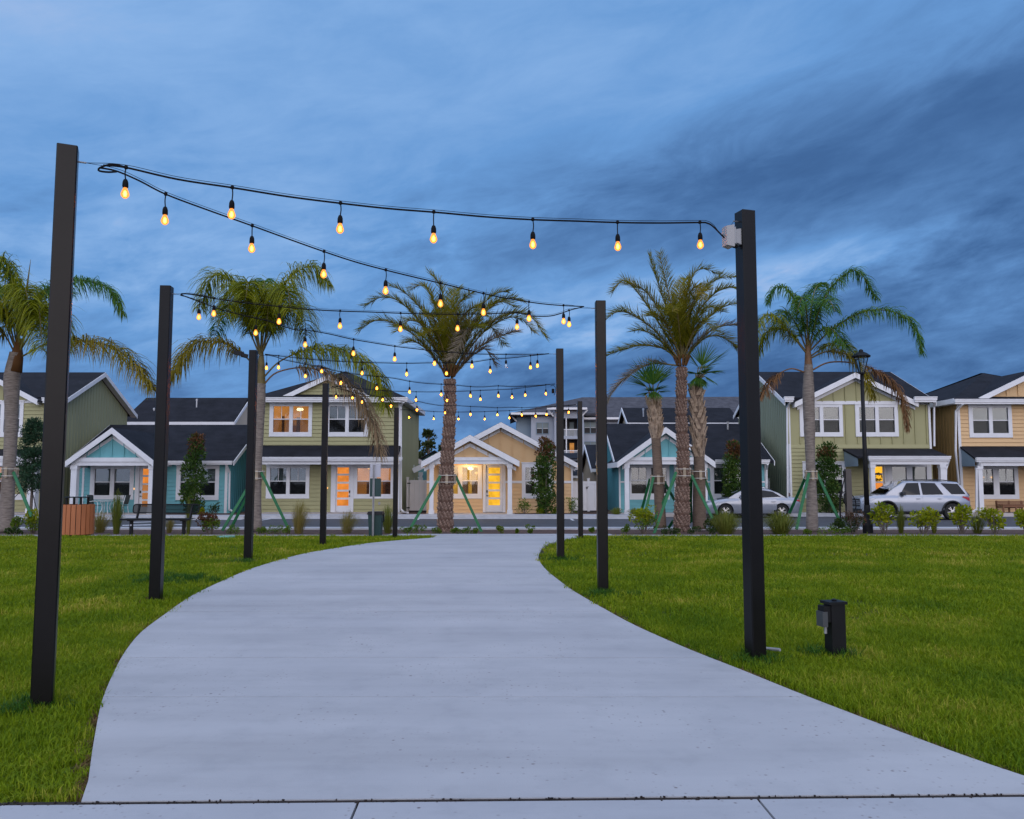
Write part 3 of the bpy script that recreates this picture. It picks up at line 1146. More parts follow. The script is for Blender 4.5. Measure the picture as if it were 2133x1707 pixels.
    def column(s, x0, x1, y0, y1, d):
        a, b, z0, z1 = s.X(x0, d), s.X(x1, d), s.Z(y1, d), s.Z(y0, d)
        w = b - a
        c = (a + b) / 2
        m = MB().box((c, d, (z0 + z1) / 2), (w, w, z1 - z0))
        m.box((c, d, z1 - 0.10), (w + 0.06, w + 0.06, 0.20))
        m.box((c, d, z0 + 0.12), (w + 0.06, w + 0.06, 0.24))
        return m.build('column', MATS['white_trim'], s.t)

    def downspout(s, pts, d, r=0.045):
        q = [P(x, y, d + (e[0] if e else 0)) for x, y, *e in pts]
        m = MB()
        for a, b in zip(q[:-1], q[1:]):
            m.beam(a, b, r * 2, r * 1.6)
        return m.build('downspout', MATS['white_trim'], s.t)

    def corner(s, x0, x1, y0, y1, d):
        return s.hbeam('corner_board', x0, x1, y0, y1, d, 0.05)

    def porch(s, x0, x1, d0, d1, ztop=None):
        z = ztop if ztop is not None else s.Z(1069.5, d0)
        m = MB().bx(s.X(x0, d0), s.X(x1, d0), d0, d1, PADZ - 0.3, z)
        return m.build('porch_floor', MATS['porch_slab'], s.t)


def twin(x0, w=89, y0=0, h=69):
    return (x0, y0, x0 + w, y0 + h)


# --- green two-storey house with the lit upper window
D = 43.8
h = House('green_house', 'two storey green house with a lit upstairs window and a five pane orange door', 690, D, 'two storey houses along the street')
WZ = 1069.5
wins = [(558.6, 841, 648, 910), (676, 841, 765.5, 910), (555, 970, 645, 1039), (737.5, 970, 819, 1039)]
dr = (690, 967, 737, 1069)
h.wall([(541, 836), (834, 836), (834, WZ), (541, WZ)], D, wins + [dr], 'siding_green', [(838, 968, 'lap', 'siding_green'), (968, WZ, 'lap', 'siding_green')])
h.window(*wins[0], D, 'orange', lamp=[(625, 853.5, 15, 7)], screen=True)
h.window(*wins[1], D, 'dark')
h.window(*wins[2], D, 'dark')
h.window(*wins[3], D, 'orange', lamp=[(769, 976, 6, 4)], muntin=False, glasses=[(744.5, 770), (785, 814)])
h.door(690, 737, 700, 731, 971, 1067, D, (702.5, 726.5), [(974.3, 987.2), (991, 1004), (1008, 1020.5), (1024.5, 1037), (1041, 1054)], 'lite_orange', 'right', 967)
XR, XL = h.X(833.5), h.X(541)
eave, zt = h.Z(836), None
h.side(XR, [(D, PADZ - 0.1), (D + 8.5, PADZ - 0.1), (D + 8.5, eave), (D, eave)], 'siding_green_half_shaded', 1)
h.side(XL, [(D, PADZ - 0.1), (D + 8.5, PADZ - 0.1), (D + 8.5, eave), (D, eave)], 'siding_green_half_shaded', -1)
# hipped roof with a street gable standing on it
ex0, ex1, ey0, ey1 = XL - 0.35, h.X(846), D - 0.45, D + 9.0
ez = h.Z(829)
rz_ = P(690, 776, D + 4.3).z
xm = (ex0 + ex1) / 2
ra, rb = Vector((xm, ey0 + 4.2, rz_)), Vector((xm, ey1 - 4.2, rz_))
c00, c10, c11, c01 = Vector((ex0, ey0, ez)), Vector((ex1, ey0, ez)), Vector((ex1, ey1, ez)), Vector((ex0, ey1, ez))
h.slab([c00, c10, ra], 0.1)
h.slab([c10, c11, rb, ra], 0.1)
h.slab([c11, c01, rb], 0.1)
h.slab([c01, c00, ra, rb], 0.1)
h.gutter(540, 848, 829, 838.5, D - 0.43)
h.trim('soffit', [((ex0, ey0 + 0.5, ez - 0.16), (ex1, ey0 + 0.5, ez - 0.16))], 1.0, 0.02)
h.trim('fascia', [((ex1 + 0.01, ey0, ez - 0.12), (ex1 + 0.01, ey1, ez - 0.12)), ((ex0 - 0.01, ey0, ez - 0.12), (ex0 - 0.01, ey1, ez - 0.12))], 0.04, 0.26)
h.trim('eave_soffit', [((XR + (ex1 - XR) / 2, ey0, ez - 0.26), (XR + (ex1 - XR) / 2, ey1, ez - 0.26))], ex1 - XR, 0.02)
h.gable((682, 781), (583, 828), (777, 828), D - 0.25, D + 6.0, rake=0.26)
h.wall([(682, 786), (594, 827.5), (770, 827.5)], D - 0.05, [], 'siding_green', [(786, 824, 'lap', 'siding_green')], 'gable_wall')
# lean-to roof over the ground floor
z0, z1 = h.Z(953.5, D - 1.25), h.Z(928)
h.slab([(XL - 0.1, D - 1.3, z0), (h.X(834.5), D - 1.3, z0), (h.X(834.5), D, z1), (XL - 0.1, D, z1)], 0.1)
h.gutter(540, 838, 953, 961, D - 1.27)
h.hbeam('porch_beam', 541, 833, 961, 968, D - 1.05, 0.2)
h.column(822.5, 828.5, 967, WZ, D - 1.15)
h.corner(828.5, 833.4, 838, WZ, D - 0.001)
h.downspout([(841, 838, -0.5), (835.6, 846), (835.6, 1062), (840, 1066.5, -0.3), (850, 1068.5, -0.9)], D - 0.06)
h.porch(541, 834, D - 1.5, D)
MB().bx(h.X(789), h.X(793), D - 0.05, D - 0.005, h.Z(1052), h.Z(1046)).build('outlet_cover', MATS['box_grey'], h.t)
MB().box((h.X(683), D - 0.04, h.Z(1017)), (0.05, 0.03, 0.09)).build('doorbell', MATS['bell_glow'], h.t)

# --- teal cottage
D = 43.6
h = House('teal_cottage', 'teal cottage with a white gabled porch and small table set, between the two green houses', 300, D, 'cottages along the street')
wins = [(189, 972, 280, 1041), (368, 971, 457, 1042)]
dr = (282, 969, 314, WZ)
h.wall([(158, 958), (481, 958), (481, WZ), (158, WZ)], D, wins + [dr], 'siding_teal', [(966, WZ, 'lap', 'siding_teal')])
h.window(*wins[0], D, 'blind', muntin=False, glasses=[(198, 230.5), (239, 271.5)], gy=(977, 1003.5, 1005.5, 1032))
h.window(*wins[1], D, 'blind', muntin=False, glasses=[(377, 409), (417, 449)], gy=(977, 1003.5, 1005.5, 1032))
h.door(282, 315, 290.5, 313.5, 972, 1067, D, (297, 312), [(977, 990), (994, 1007), (1010.5, 1023), (1027, 1040), (1044, 1056)], ['lite_orange', 'lite_orange', 'lite_dim', 'lite_dim', 'lite_dim'], 'left', 969)
MB().box((h.X(280.8), D - 0.04, h.Z(1018.7)), (0.06, 0.03, 0.09)).build('doorbell', MATS['bell_glow'], h.t)
XR = h.X(481)
XL = h.X(158)
ez, rdg = h.Z(961), P(530, 885, 47.6).z
dm, db = 47.7, 52.0
h.side(XR, [(D, PADZ - 0.1), (db, PADZ - 0.1), (db, ez - 0.1), (dm, rdg - 0.15), (D, ez - 0.1)], 'teal_shade_and_shutter', 1)
h.side(XL, [(D, PADZ - 0.1), (db, PADZ - 0.1), (db, ez - 0.1), (dm, rdg - 0.15), (D, ez - 0.1)], 'teal_shade_and_shutter', -1)
x0, x1 = XL - 0.3, XR + 0.25
h.slab([(x0, D - 0.45, ez), (x1, D - 0.45, ez), (x1, dm, rdg), (x0, dm, rdg)], 0.12)
h.slab([(x1, db + 0.4, ez), (x0, db + 0.4, ez), (x0, dm, rdg), (x1, dm, rdg)], 0.12)
h.gutter(316, 484, 961, 968.5, D - 0.43)
m = MB()
for xx in (x1 + 0.02, x0 - 0.02):
    for ya, yb in ((D - 0.45, dm), (db + 0.4, dm)):
        ring = [Vector((xx, ya, ez - 0.015)), Vector((xx, yb, rdg - 0.015)), Vector((xx, yb, rdg - 0.24)), Vector((xx, ya, ez - 0.24))]
        m.hexa([p + Vector((0.02, 0, 0)) for p in ring], [p - Vector((0.019, 0, 0)) for p in ring])
m.build('rake_board', MATS['white_trim'], h.t)
dp = D - 1.9
h.gable((234, 891), (135, 962), (320, 959), dp - 0.35, D + 2.6, rake=0.30)
h.wall([(238, 903), (157, 955), (309, 955)], dp, [], 'siding_teal', [(903, 953, 'bb', 'siding_teal')], 'gable_wall')
h.frieze((237, 890), (150, 948), (316, 946), dp - 0.005, 0.18, 0.42)
h.hbeam('porch_beam', 149, 316, 954, 962.5, dp, 0.22)
h.hbeam('porch_beam', 151, 314, 962.6, 970.5, dp, 0.17)
h.column(150, 162, 970, WZ + 3, dp - 0.05)
h.column(311, 319, 970, WZ + 3, dp - 0.05)
MB().bx(h.X(151, dp), h.X(317, dp), dp, D - 0.03, h.Z(962, dp), h.Z(960, dp)).build('porch_ceiling', MATS['white_trim'], h.t)
h.corner(469, 474.5, 968, WZ, D - 0.001)
h.corner(172, 176, 970, WZ, D - 0.001)
h.downspout([(471, 968, -0.4), (478.5, 985), (477.5, 1062), (486, 1066, -0.4)], D - 0.08)
h.porch(140, 322, dp - 0.3, D, h.Z(1071, dp))

# --- roof and gable of the house behind the teal cottage
h = House('cream_house', 'house behind the teal cottage showing its dark hipped roof and cream gable end', 400, 60, 'houses one row back')
D = 60
pk = P(517, 829, D + 3.5)
ea, eb = P(251, 879, D), P(488, 880, D)
rl = P(305, 829, D + 3.5)
h.slab([(ea.x, D, ea.z), (eb.x, D, ea.z), (pk.x, D + 3.5, pk.z), (rl.x, D + 3.5, pk.z)], 0.15)
h.slab([(eb.x, D + 7, ea.z), (ea.x, D + 7, ea.z), (rl.x, D + 3.5, pk.z), (pk.x, D + 3.5, pk.z)], 0.15)
h.slab([(ea.x, D + 7, ea.z), (ea.x, D, ea.z), (rl.x, D + 3.5, pk.z)], 0.15)
xs = eb.x - 0.3
MB().add([(xs, D + 0.3, PADZ - 0.1), (xs, D + 6.7, PADZ - 0.1), (xs, D + 6.7, ea.z), (xs, D + 3.5, pk.z - 0.2), (xs, D + 0.3, ea.z)], [(0, 1, 2, 3, 4)]).build('side_wall', MATS['siding_cream'], h.t)
MB().bx(ea.x + 0.3, xs, D + 0.3, D + 0.5, PADZ - 0.1, ea.z - 0.1).build('wall', MATS['siding_cream'], h.t)
h.trim('fascia', [((ea.x, D - 0.02, ea.z - 0.12), (eb.x, D - 0.02, ea.z - 0.12))], 0.05, 0.22)
m = MB()
for ya in (D, D + 7):
    ring = [Vector((eb.x + 0.02, ya, ea.z + 0.01)), Vector((eb.x + 0.02, D + 3.5, pk.z + 0.01)), Vector((eb.x + 0.02, D + 3.5, pk.z - 0.25)), Vector((eb.x + 0.02, ya, ea.z - 0.25))]
    m.hexa([p + Vector((0.02, 0, 0)) for p in ring], [p - Vector((0.019, 0, 0)) for p in ring])
m.build('rake_board', MATS['white_trim'], h.t)
for x, y in ((321, 857), (410, 838)):
    q = P(x, y, D + 1.6)
    MB().lathe([(0.06, -0.4), (0.06, 0.1), (0.09, 0.1), (0.09, 0.22), (0.02, 0.26)], 8, q).build('roof_vent', MATS['steel'], h.t)

# --- green two-storey house at the photograph's edge, bench side
D = 43.5
h = House('green_house', 'two storey green house behind the wooden litter bin, showing a plain shaded green side gable', 40, D, 'two storey houses along the street')
wins = [(-46, 837, 43, 911), (-46, 968, 33, 1042)]
h.wall([(-150, 832), (118, 832), (118, WZ), (-150, WZ)], D, wins, 'siding_green', [(840, 968, 'lap', 'siding_green'), (968, WZ, 'lap', 'siding_green')])
h.window(*wins[0], D, 'blind')
h.window(*wins[1], D, 'orange', muntin=False)
XR, XL = h.X(121), h.X(-150)
ez, rdg = h.Z(837), P(202, 776, 47.3).z
dm, db = 47.3, 51.0
h.side(XR, [(D, PADZ - 0.1), (db, PADZ - 0.1), (db, ez - 0.05), (dm, rdg - 0.25), (D, ez - 0.05)], 'siding_green_half_shaded', 1)
x0, x1 = XL - 0.3, XR + 0.35
kz = (rdg - ez) / (dm - D + 0.45)
for xa_, xb_, ya in ((x0, h.X(-128), D - 0.45), (h.X(-128), h.X(80), D + 0.03), (h.X(80), x1, D - 0.45)):
    h.slab([(xa_, ya, ez + 0.02 + kz * (ya - D + 0.45)), (xb_, ya, ez + 0.02 + kz * (ya - D + 0.45)), (xb_, dm, rdg), (xa_, dm, rdg)], 0.12)
h.slab([(x1, db + 0.55, ez - 0.06), (x0, db + 0.55, ez - 0.06), (x0, dm, rdg), (x1, dm, rdg)], 0.12)
m = MB()
for ya, za in ((D - 0.45, ez + 0.02), (db + 0.55, ez - 0.06)):
    ring = [Vector((x1 + 0.02, ya, za - 0.015)), Vector((x1 + 0.02, dm, rdg - 0.015)), Vector((x1 + 0.02, dm, rdg - 0.26)), Vector((x1 + 0.02, ya, za - 0.26))]
    m.hexa([p + Vector((0.02, 0, 0)) for p in ring], [p - Vector((0.019, 0, 0)) for p in ring])
    ring = [Vector((XR + 0.01, ya, za - 0.17)), Vector((XR + 0.01, dm, rdg - 0.17)), Vector((x1, dm, rdg - 0.17)), Vector((x1, ya, za - 0.17))]
    m.hexa(ring, [p - Vector((0, 0, 0.02)) for p in ring])
m.build('rake_board', MATS['white_trim'], h.t)
h.gutter(82, 121, 829.5, 840, D - 0.43)
h.hbeam('frieze', -128, 84, 834, 840, D, 0.05)
h.gable((-24, 777), (-130, 833), (80, 833), D - 0.3, D + 3.5, rake=0.28)
h.wall([(-24, 788), (-118, 836), (70, 836)], D - 0.03, [], 'siding_green', [(788, 835, 'bb', 'siding_green')], 'gable_wall')
z0, z1 = h.Z(951.5, D - 1.5), h.Z(936)
h.slab([(XL, D - 1.5, z0), (XR, D - 1.5, z0), (XR, D, z1), (XL, D, z1)], 0.1)
h.gutter(-150, 122, 951, 961, D - 1.47)
h.hbeam('porch_beam', -150, 118, 961, 971, D - 1.3, 0.2)
h.column(62, 78, 970, WZ, D - 1.3)
h.hbeam('skirt_board', -60, 53, 1030, 1041.5, D - 0.02, 0.06)
h.porch(-150, 118, D - 1.7, D)

# --- yellow cottage with the lit porch
D = 43.8
h = House('yellow_cottage', 'yellow cottage with a warmly lit porch behind the thick palm trunk in the middle', 1045, D, 'cottages along the street')
wins = [(915, 971, 1004, 1039), (1087, 965, 1150, 1039)]
dr = (1006, 966, 1053, WZ)
h.wall([(889, 955), (889, WZ), (1193, WZ), (1193, 961), (1043.6, 886)], D, wins + [dr], 'siding_yellow', [(1007, WZ, 'lap', 'siding_yellow'), (886, 1002, 'bb', 'siding_yellow')])
h.window(*wins[0], D, 'yellow', glasses=[(923, 954), (963, 995)], gy=(974, 1000.5, 1003, 1029), lamp=[(980, 977.5, 13, 6), (992, 986, 6, 5)], screen=False)
h.window(*wins[1], D, 'brown', glasses=[(1094.7, 1113), (1119, 1143)], gy=(974, 1000.5, 1003, 1028.5), lamp=[(1115, 992, 5, 8)], screen=False)
h.door(1006, 1053, 1012, 1047, 970, 1066.5, D, (1017.5, 1041.5), [(974.5, 987), (991, 1004), (1007.5, 1020), (1024, 1036.5), (1040.5, 1053)], 'lite_yellow', 'left', 966)
h.hbeam('belt_board', 1053, 1087, 1002, 1007, D, 0.05)
h.hbeam('belt_board', 1150, 1189.7, 1002, 1007, D, 0.05)
h.hbeam('belt_board', 889, 915, 1002, 1007, D, 0.05)
h.corner(1189.7, 1193.2, 966, WZ, D - 0.001)
h.gable((1043.6, 879.5), (886, 962), (1203, 964.5), D - 0.4, D + 9, rake=0.28)
h.frieze((1043.6, 880), (886, 962), (1198, 962.5), D - 0.005, 0.17, 0.33)
for X_, fc in ((h.X(889), -1), (h.X(1193), 1)):
    h.side(X_, [(D, PADZ - 0.1), (D + 8.5, PADZ - 0.1), (D + 8.5, h.Z(962)), (D, h.Z(962))], 'siding_yellow', fc)
dp = D - 1.7
h.gable((979, 906), (878, 961.5), (1081.5, 960), dp - 0.35, D + 1.4, rake=0.30)
h.wall([(979, 917), (905, 955), (1053, 955)], dp, [], 'siding_yellow', [(917, 953, 'bb', 'siding_yellow')], 'gable_wall')
h.frieze((979, 905.5), (884, 957), (1075, 956), dp - 0.005, 0.18, 0.44)
h.hbeam('porch_beam', 894, 1067, 953, 960, dp, 0.22)
h.hbeam('porch_beam', 895, 1066, 960.1, 967.3, dp, 0.17)
h.column(895, 903.5, 967, WZ + 3, dp - 0.05)
h.column(1057.5, 1066.5, 967, WZ + 3, dp - 0.05)
MB().bx(h.X(896, dp), h.X(1066, dp), dp, D - 0.03, h.Z(959, dp), h.Z(957, dp)).build('porch_ceiling', MATS['white_trim'], h.t)
h.porch(886, 1072, dp - 0.3, D, h.Z(1071, dp))
q = P(975, 962, D - 0.8)
MB().lathe([(0.02, -0.10), (0.12, -0.08), (0.15, -0.02), (0.15, 0.0)], 12, q).build('porch_lamp', MATS['lamp_warm'], h.t, smooth=True)
pl = bpy.data.lights.new('porch_light', 'POINT')
pl.energy = 48
pl.color = (1.0, 0.58, 0.20)
pl.shadow_soft_size = 0.12
plo = bpy.data.objects.new('porch_light', pl)
C.objects.link(plo)
plo.location = q - Vector((0, 0, 0.25))
fc = bpy.data.curves.new('house_number', 'FONT')
fc.body = '107'
fc.size = 0.24
fc.extrude = 0.006
tmp = bpy.data.objects.new('house_number', fc)
C.objects.link(tmp)
bpy.context.view_layer.update()
nme = bpy.data.meshes.new_from_object(tmp.evaluated_get(bpy.context.evaluated_depsgraph_get()))
bpy.data.objects.remove(tmp)
nme.materials.clear()
nme.materials.append(MATS['box_grey'])
fo = link('house_number', nme, h.t)
q = P(1057.5, 966, dp - 0.235)
fo.location = q - OFF[h.t.name]
fo.rotation_euler = (R(90), 0, 0)

# --- small teal house behind, between the green house and the yellow cottage
h = House('teal_shed', 'small teal house seen in the gap above the beige gate beside the yellow cottage', 880, 54, 'houses one row back', 'house')
D = 54
h.wall([(868, 966), (868, WZ), (930, WZ), (930, 945), (905, 940)], D, [], 'siding_teal', [(955, 1040, 'lap', 'siding_teal')])
h.slab([P(860, 964, D - 0.5), P(860, 964, D + 4), P(905, 938, D + 4), P(905, 938, D - 0.5)], 0.12)
h.slab([P(905, 938, D - 0.5), P(905, 938, D + 4), P(950, 964, D + 4), P(950, 964, D - 0.5)], 0.12)
h.trim('rake_board', [(P(860, 981, 49), P(895, 965, 49)), (P(858, 955, D - 0.6), P(878, 964, D - 0.6))], 0.05, 0.30, up=(0, 0, 1))
h.column(856.5, 862, 973, 1004, 50)
h.column(873.5, 879.5, 984, 1004, 50)
h.hbeam('porch_roof', 856, 863, 969, 976, 50, 0.4)
h.hbeam('sill', 861, 873, 994, 997, 52, 0.1)
MB().bx(h.X(880, 53.5), h.X(895, 53.5), 53.5, 53.6, h.Z(1010, 53.5), h.Z(984, 53.5)).build('shutter', MATS['teal_shade_and_shutter'], h.t)

# --- teal cottage behind the three palms
D = 43.6
h = House('teal_cottage', 'teal cottage with a white gabled porch behind the cluster of three palms', 1420, D, 'cottages along the street')
wins = [(1311, 971, 1394, 1041), (1479, 970, 1568, 1041)]
dr = (1404, 967, 1443, WZ)
h.wall([(1289, 958), (1596, 958), (1596, WZ), (1289, WZ)], D, wins + [dr], 'siding_teal', [(1006, WZ, 'lap', 'siding_teal'), (966, 1003, 'bb', 'siding_teal')])
h.window(*wins[0], D, 'brown', glasses=[(1315, 1346), (1356, 1388)], gy=(975, 999.5, 1002.5, 1028.5), screen=False)
h.window(*wins[1], D, 'blind', glasses=[(1487, 1518), (1527, 1560)], gy=(975, 1000.5, 1002.5, 1029), muntin=False)
h.door(1404, 1443, 1408, 1439, 970, 1066.5, D, (1413, 1434), [(974.5, 987), (991, 1004), (1007.5, 1020), (1024, 1036.5), (1040.5, 1053)], 'lite_dim', 'left', 967)
h.hbeam('belt_board', 1292.5, 1311, 1002.6, 1006, D, 0.05)
h.hbeam('belt_board', 1443, 1479, 1002.6, 1006, D, 0.05)
h.hbeam('belt_board', 1568, 1592.5, 1002.6, 1006, D, 0.05)
h.corner(1289, 1292.4, 965, WZ - 3, D - 0.001)
h.corner(1592.6, 1596, 965, WZ - 3, D - 0.001)
XL, XR = h.X(1289), h.X(1596)
ez, rdg = h.Z(961), P(1300, 883, 48.0).z
dm, db = 48.0, 52.5
h.side(XL, [(D, PADZ - 0.1), (db, PADZ - 0.1), (db, ez - 0.1), (dm, rdg - 0.15), (D, ez - 0.1)], 'teal_shade_and_shutter', -1)
h.side(XR, [(D, PADZ - 0.1), (db, PADZ - 0.1), (db, ez - 0.1), (dm, rdg - 0.15), (D, ez - 0.1)], 'teal_shade_and_shutter', 1)
x0, x1 = h.X(1281, D - 0.45), XR + 0.3
h.slab([(x0, D - 0.45, ez), (x1, D - 0.45, ez), (x1, dm, rdg), (x0, dm, rdg)], 0.12)
h.slab([(x1, db + 0.4, ez), (x0, db + 0.4, ez), (x0, dm, rdg), (x1, dm, rdg)], 0.12)
m = MB()
for xx in (x1 + 0.02, x0 - 0.02):
    for ya in (D - 0.45, db + 0.4):
        ring = [Vector((xx, ya, ez - 0.015)), Vector((xx, dm, rdg - 0.015)), Vector((xx, dm, rdg - 0.24)), Vector((xx, ya, ez - 0.24))]
        m.hexa([p + Vector((0.02, 0, 0)) for p in ring], [p - Vector((0.019, 0, 0)) for p in ring])
m.build('rake_board', MATS['white_trim'], h.t)
h.gutter(1490, 1603, 958.5, 967, D - 0.43)
dp = D - 1.8
h.gable((1386.5, 889.5), (1286, 962), (1489.5, 962), dp - 0.35, D + 2.6, rake=0.30)
h.wall([(1386.5, 902), (1313, 955), (1463, 955)], dp, [], 'siding_teal', [(902, 953, 'bb', 'siding_teal')], 'gable_wall')
h.frieze((1386.5, 889), (1296, 954), (1480, 954), dp - 0.005, 0.18, 0.42)
h.hbeam('porch_beam', 1299.5, 1473, 953, 960, dp, 0.22)
h.hbeam('porch_beam', 1301, 1472, 960.1, 968, dp, 0.17)
h.column(1301, 1310, 967, WZ + 3, dp - 0.05)
h.column(1464.5, 1472.5, 967, WZ + 3, dp - 0.05)
MB().bx(h.X(1301, dp), h.X(1472, dp), dp, D - 0.03, h.Z(959, dp), h.Z(957, dp)).build('porch_ceiling', MATS['white_trim'], h.t)
h.downspout([(1599, 968, -0.45), (1597, 978), (1597, 1062), (1590, 1066, -0.4)], D - 0.08)
h.porch(1293, 1480, dp - 0.3, D, h.Z(1071, dp))
q = P(1516, 890, 47.2)
MB().lathe([(0.05, -0.3), (0.05, 0.22), (0.07, 0.22), (0.07, 0.3)], 8, q).build('roof_vent', MATS['box_grey'], h.t)

# --- house one row back behind that cottage
h = House('grey_house', 'house above the teal cottage of the three palms, only dark roof and small gable showing', 1420, 60, 'houses one row back')
D = 60
pk = P(1306.5, 850, D + 3.0)
ea, eb = P(1325, 881, D), P(1545, 881, D)
xg = P(1297, 882, D).x + 0.35
rr = P(1520, 850, D + 3.0)
h.slab([(xg, D, ea.z), (eb.x, D, ea.z), (rr.x, D + 3, pk.z), (xg, D + 3, pk.z)], 0.15)
h.slab([(eb.x, D + 6, ea.z), (xg, D + 6, ea.z), (xg, D + 3, pk.z), (rr.x, D + 3, pk.z)], 0.15)
h.slab([(eb.x, D, ea.z), (eb.x, D + 6, ea.z), (rr.x, D + 3, pk.z)], 0.15)
MB().add([(xg + 0.3, D + 0.3, PADZ), (xg + 0.3, D + 5.7, PADZ), (xg + 0.3, D + 5.7, ea.z), (xg + 0.3, D + 3, pk.z - 0.2), (xg + 0.3, D + 0.3, ea.z)], [(0, 1, 2, 3, 4)]).build('side_wall', MATS['siding_tan'], h.t)
MB().bx(xg + 0.3, eb.x - 0.4, D + 0.3, D + 0.5, PADZ - 0.1, ea.z - 0.1).build('wall', MATS['siding_cream'], h.t)
h.trim('fascia', [((xg, D - 0.02, ea.z - 0.12), (eb.x, D - 0.02, ea.z - 0.12))], 0.05, 0.24)
m = MB()
for ya in (D, D + 6):
    ring = [Vector((xg - 0.02, ya, ea.z + 0.01)), Vector((xg - 0.02, D + 3, pk.z + 0.01)), Vector((xg - 0.02, D + 3, pk.z - 0.25)), Vector((xg - 0.02, ya, ea.z - 0.25))]
    m.hexa([p + Vector((0.02, 0, 0)) for p in ring], [p - Vector((0.019, 0, 0)) for p in ring])
m.build('rake_board', MATS['white_trim'], h.t)
for x, y in ((1340, 858), (1369, 861)):
    q = P(x, y, D + 1.2)
    MB().lathe([(0.06, -0.4), (0.06, 0.1), (0.09, 0.1), (0.09, 0.22), (0.02, 0.26)], 8, q).build('roof_vent', MATS['steel'], h.t)

# --- tan cottage in the gap above the pale gate
h = House('tan_cottage', 'tan cottage with a steep dark roof in the gap above the pale gate', 1220, 52, 'houses one row back')
D = 52
xg = P(1237, 977, D).x - 0.15
ea = P(1237, 977, D)
pk = P(1216, 926, D + 4)
h.slab([(xg, D, ea.z), (xg + 6, D, ea.z), (xg + 6, D + 4.6, pk.z), (xg, D + 4.6, pk.z)], 0.14)
h.slab([(xg + 6, D + 9.2, ea.z), (xg, D + 9.2, ea.z), (xg, D + 4.6, pk.z), (xg + 6, D + 4.6, pk.z)], 0.14)
h.side(xg + 0.25, [(D + 0.3, PADZ - 0.1), (D + 9, PADZ - 0.1), (D + 9, ea.z), (D + 4.6, pk.z - 0.2), (D + 0.3, ea.z)], 'siding_tan', -1)
MB().bx(xg + 0.25, xg + 6, D + 0.3, D + 0.5, PADZ - 0.1, ea.z - 0.05).build('wall', MATS['siding_tan'], h.t)
m = MB()
for ya in (D, D + 9.2):
    ring = [Vector((xg - 0.02, ya, ea.z + 0.01)), Vector((xg - 0.02, D + 4.6, pk.z + 0.01)), Vector((xg - 0.02, D + 4.6, pk.z - 0.24)), Vector((xg - 0.02, ya, ea.z - 0.24))]
    m.hexa([p + Vector((0.02, 0, 0)) for p in ring], [p - Vector((0.019, 0, 0)) for p in ring])
m.build('rake_board', MATS['white_trim'], h.t)
h.trim('fascia', [((xg, D - 0.03, ea.z - 0.1), (xg + 6, D - 0.03, ea.z - 0.1))], 0.06, 0.2)

# --- garage wing seen between yellow cottage and the gate
h = House('white_garage', 'low white trimmed garage with a dark roof just beyond the pale gate', 1202, 56, 'houses one row back', 'garage')
D = 56
h.wall([(1188, 970), (1188, WZ), (1212, WZ), (1212, 970)], D, [], 'siding_tan', [])
h.hbeam('fascia', 1188, 1213, 973, 979, D, 0.2)
h.slab([P(1186, 991, 50), P(1213, 991, 50), P(1213, 979, 53), P(1186, 979, 53)], 0.12)
h.hbeam('gutter', 1188, 1212, 991.5, 996.5, 50, 0.1)
MB().bx(h.X(1194, 50), h.X(1203, 50), 50, 50.2, PADZ - 0.1, h.Z(996.5, 50)).build('wall', MATS['siding_cream'], h.t)
h.slab([P(1153, 955, 62), P(1215, 955, 62), P(1215, 944, 66), P(1153, 944, 66)], 0.12)

# --- green two-storey house behind the silver cars
D = 43.8
h = House('green_house', 'two storey green house with a wreath on its lit door, behind the parked cars', 1790, D, 'two storey houses along the street')
wins = [(1669, 843, 1759, 910), (1785.5, 843, 1875, 910), (1672, 963, 1761, 1038), (1847, 967, 1940, 1040)]
dr = (1818, 966, 1847, WZ)
h.wall([(1645, 838), (1943, 838), (1943, WZ), (1645, WZ)], D, wins + [dr], 'siding_green', [(926, WZ, 'lap', 'siding_green'), (844, 925, 'bb', 'siding_green')])
h.hbeam('frieze', 1649, 1938.5, 836, 843, D, 0.05)
h.window(*wins[0], D, 'blind', muntin=False)
h.window(*wins[1], D, 'blind', muntin=False)
h.window(*wins[2], D, 'dark')
h.window(*wins[3], D, 'blind', muntin=False, glasses=[(1858, 1888), (1900, 1930)], gy=(973, 1000, 1002.5, 1030), lamp=[(1886, 993, 5, 5), (1927, 994, 6, 5)])  # small glowing bodies stand in for lamp reflections in this glass
h.door(1818, 1847, 1820, 1842, 970, 1067, D, (1823, 1839), [(972.5, 986), (990, 1003), (1006.5, 1019), (1023, 1036), (1040, 1053)], ['lite_yellow', 'lite_yellow', 'lite_orange', 'lite_orange', 'lite_orange'], 'right', 966)
wr = MB()
for k in range(60):
    a = random.random() * 6.283
    rr_ = 0.17 + random.uniform(-0.05, 0.05)
    c = P(1829, 994, D - 0.1) + Vector((rr_ * math.cos(a), random.uniform(-0.03, 0.03), rr_ * math.sin(a)))
    dv = Vector((random.uniform(-1, 1), random.uniform(-1, 0.3), random.uniform(-1, 1))).normalized() * 0.08
    sv = dv.orthogonal().normalized() * 0.03
    wr.add([c - dv, c + sv, c + dv, c - sv], [(0, 1, 2, 3)])
wt = wr.build('door_wreath', MATS['car_black'], None, at=P(1829, 994, D - 0.1))
tag(wt, 'dark round wreath hanging on the lit yellow door behind the silver car', 'wreath')
XL, XR = h.X(1642), h.X(1943)
h.corner(1645, 1649, 843, WZ, D - 0.001)
h.corner(1938.6, 1943, 843, 950, D - 0.001)
ez = h.Z(836.5)
dm, db = 48.4, 53.0
rdg = P(1583, 775, dm).z
x0, x1 = h.X(1640, D - 0.45), h.X(1956, D - 0.45)
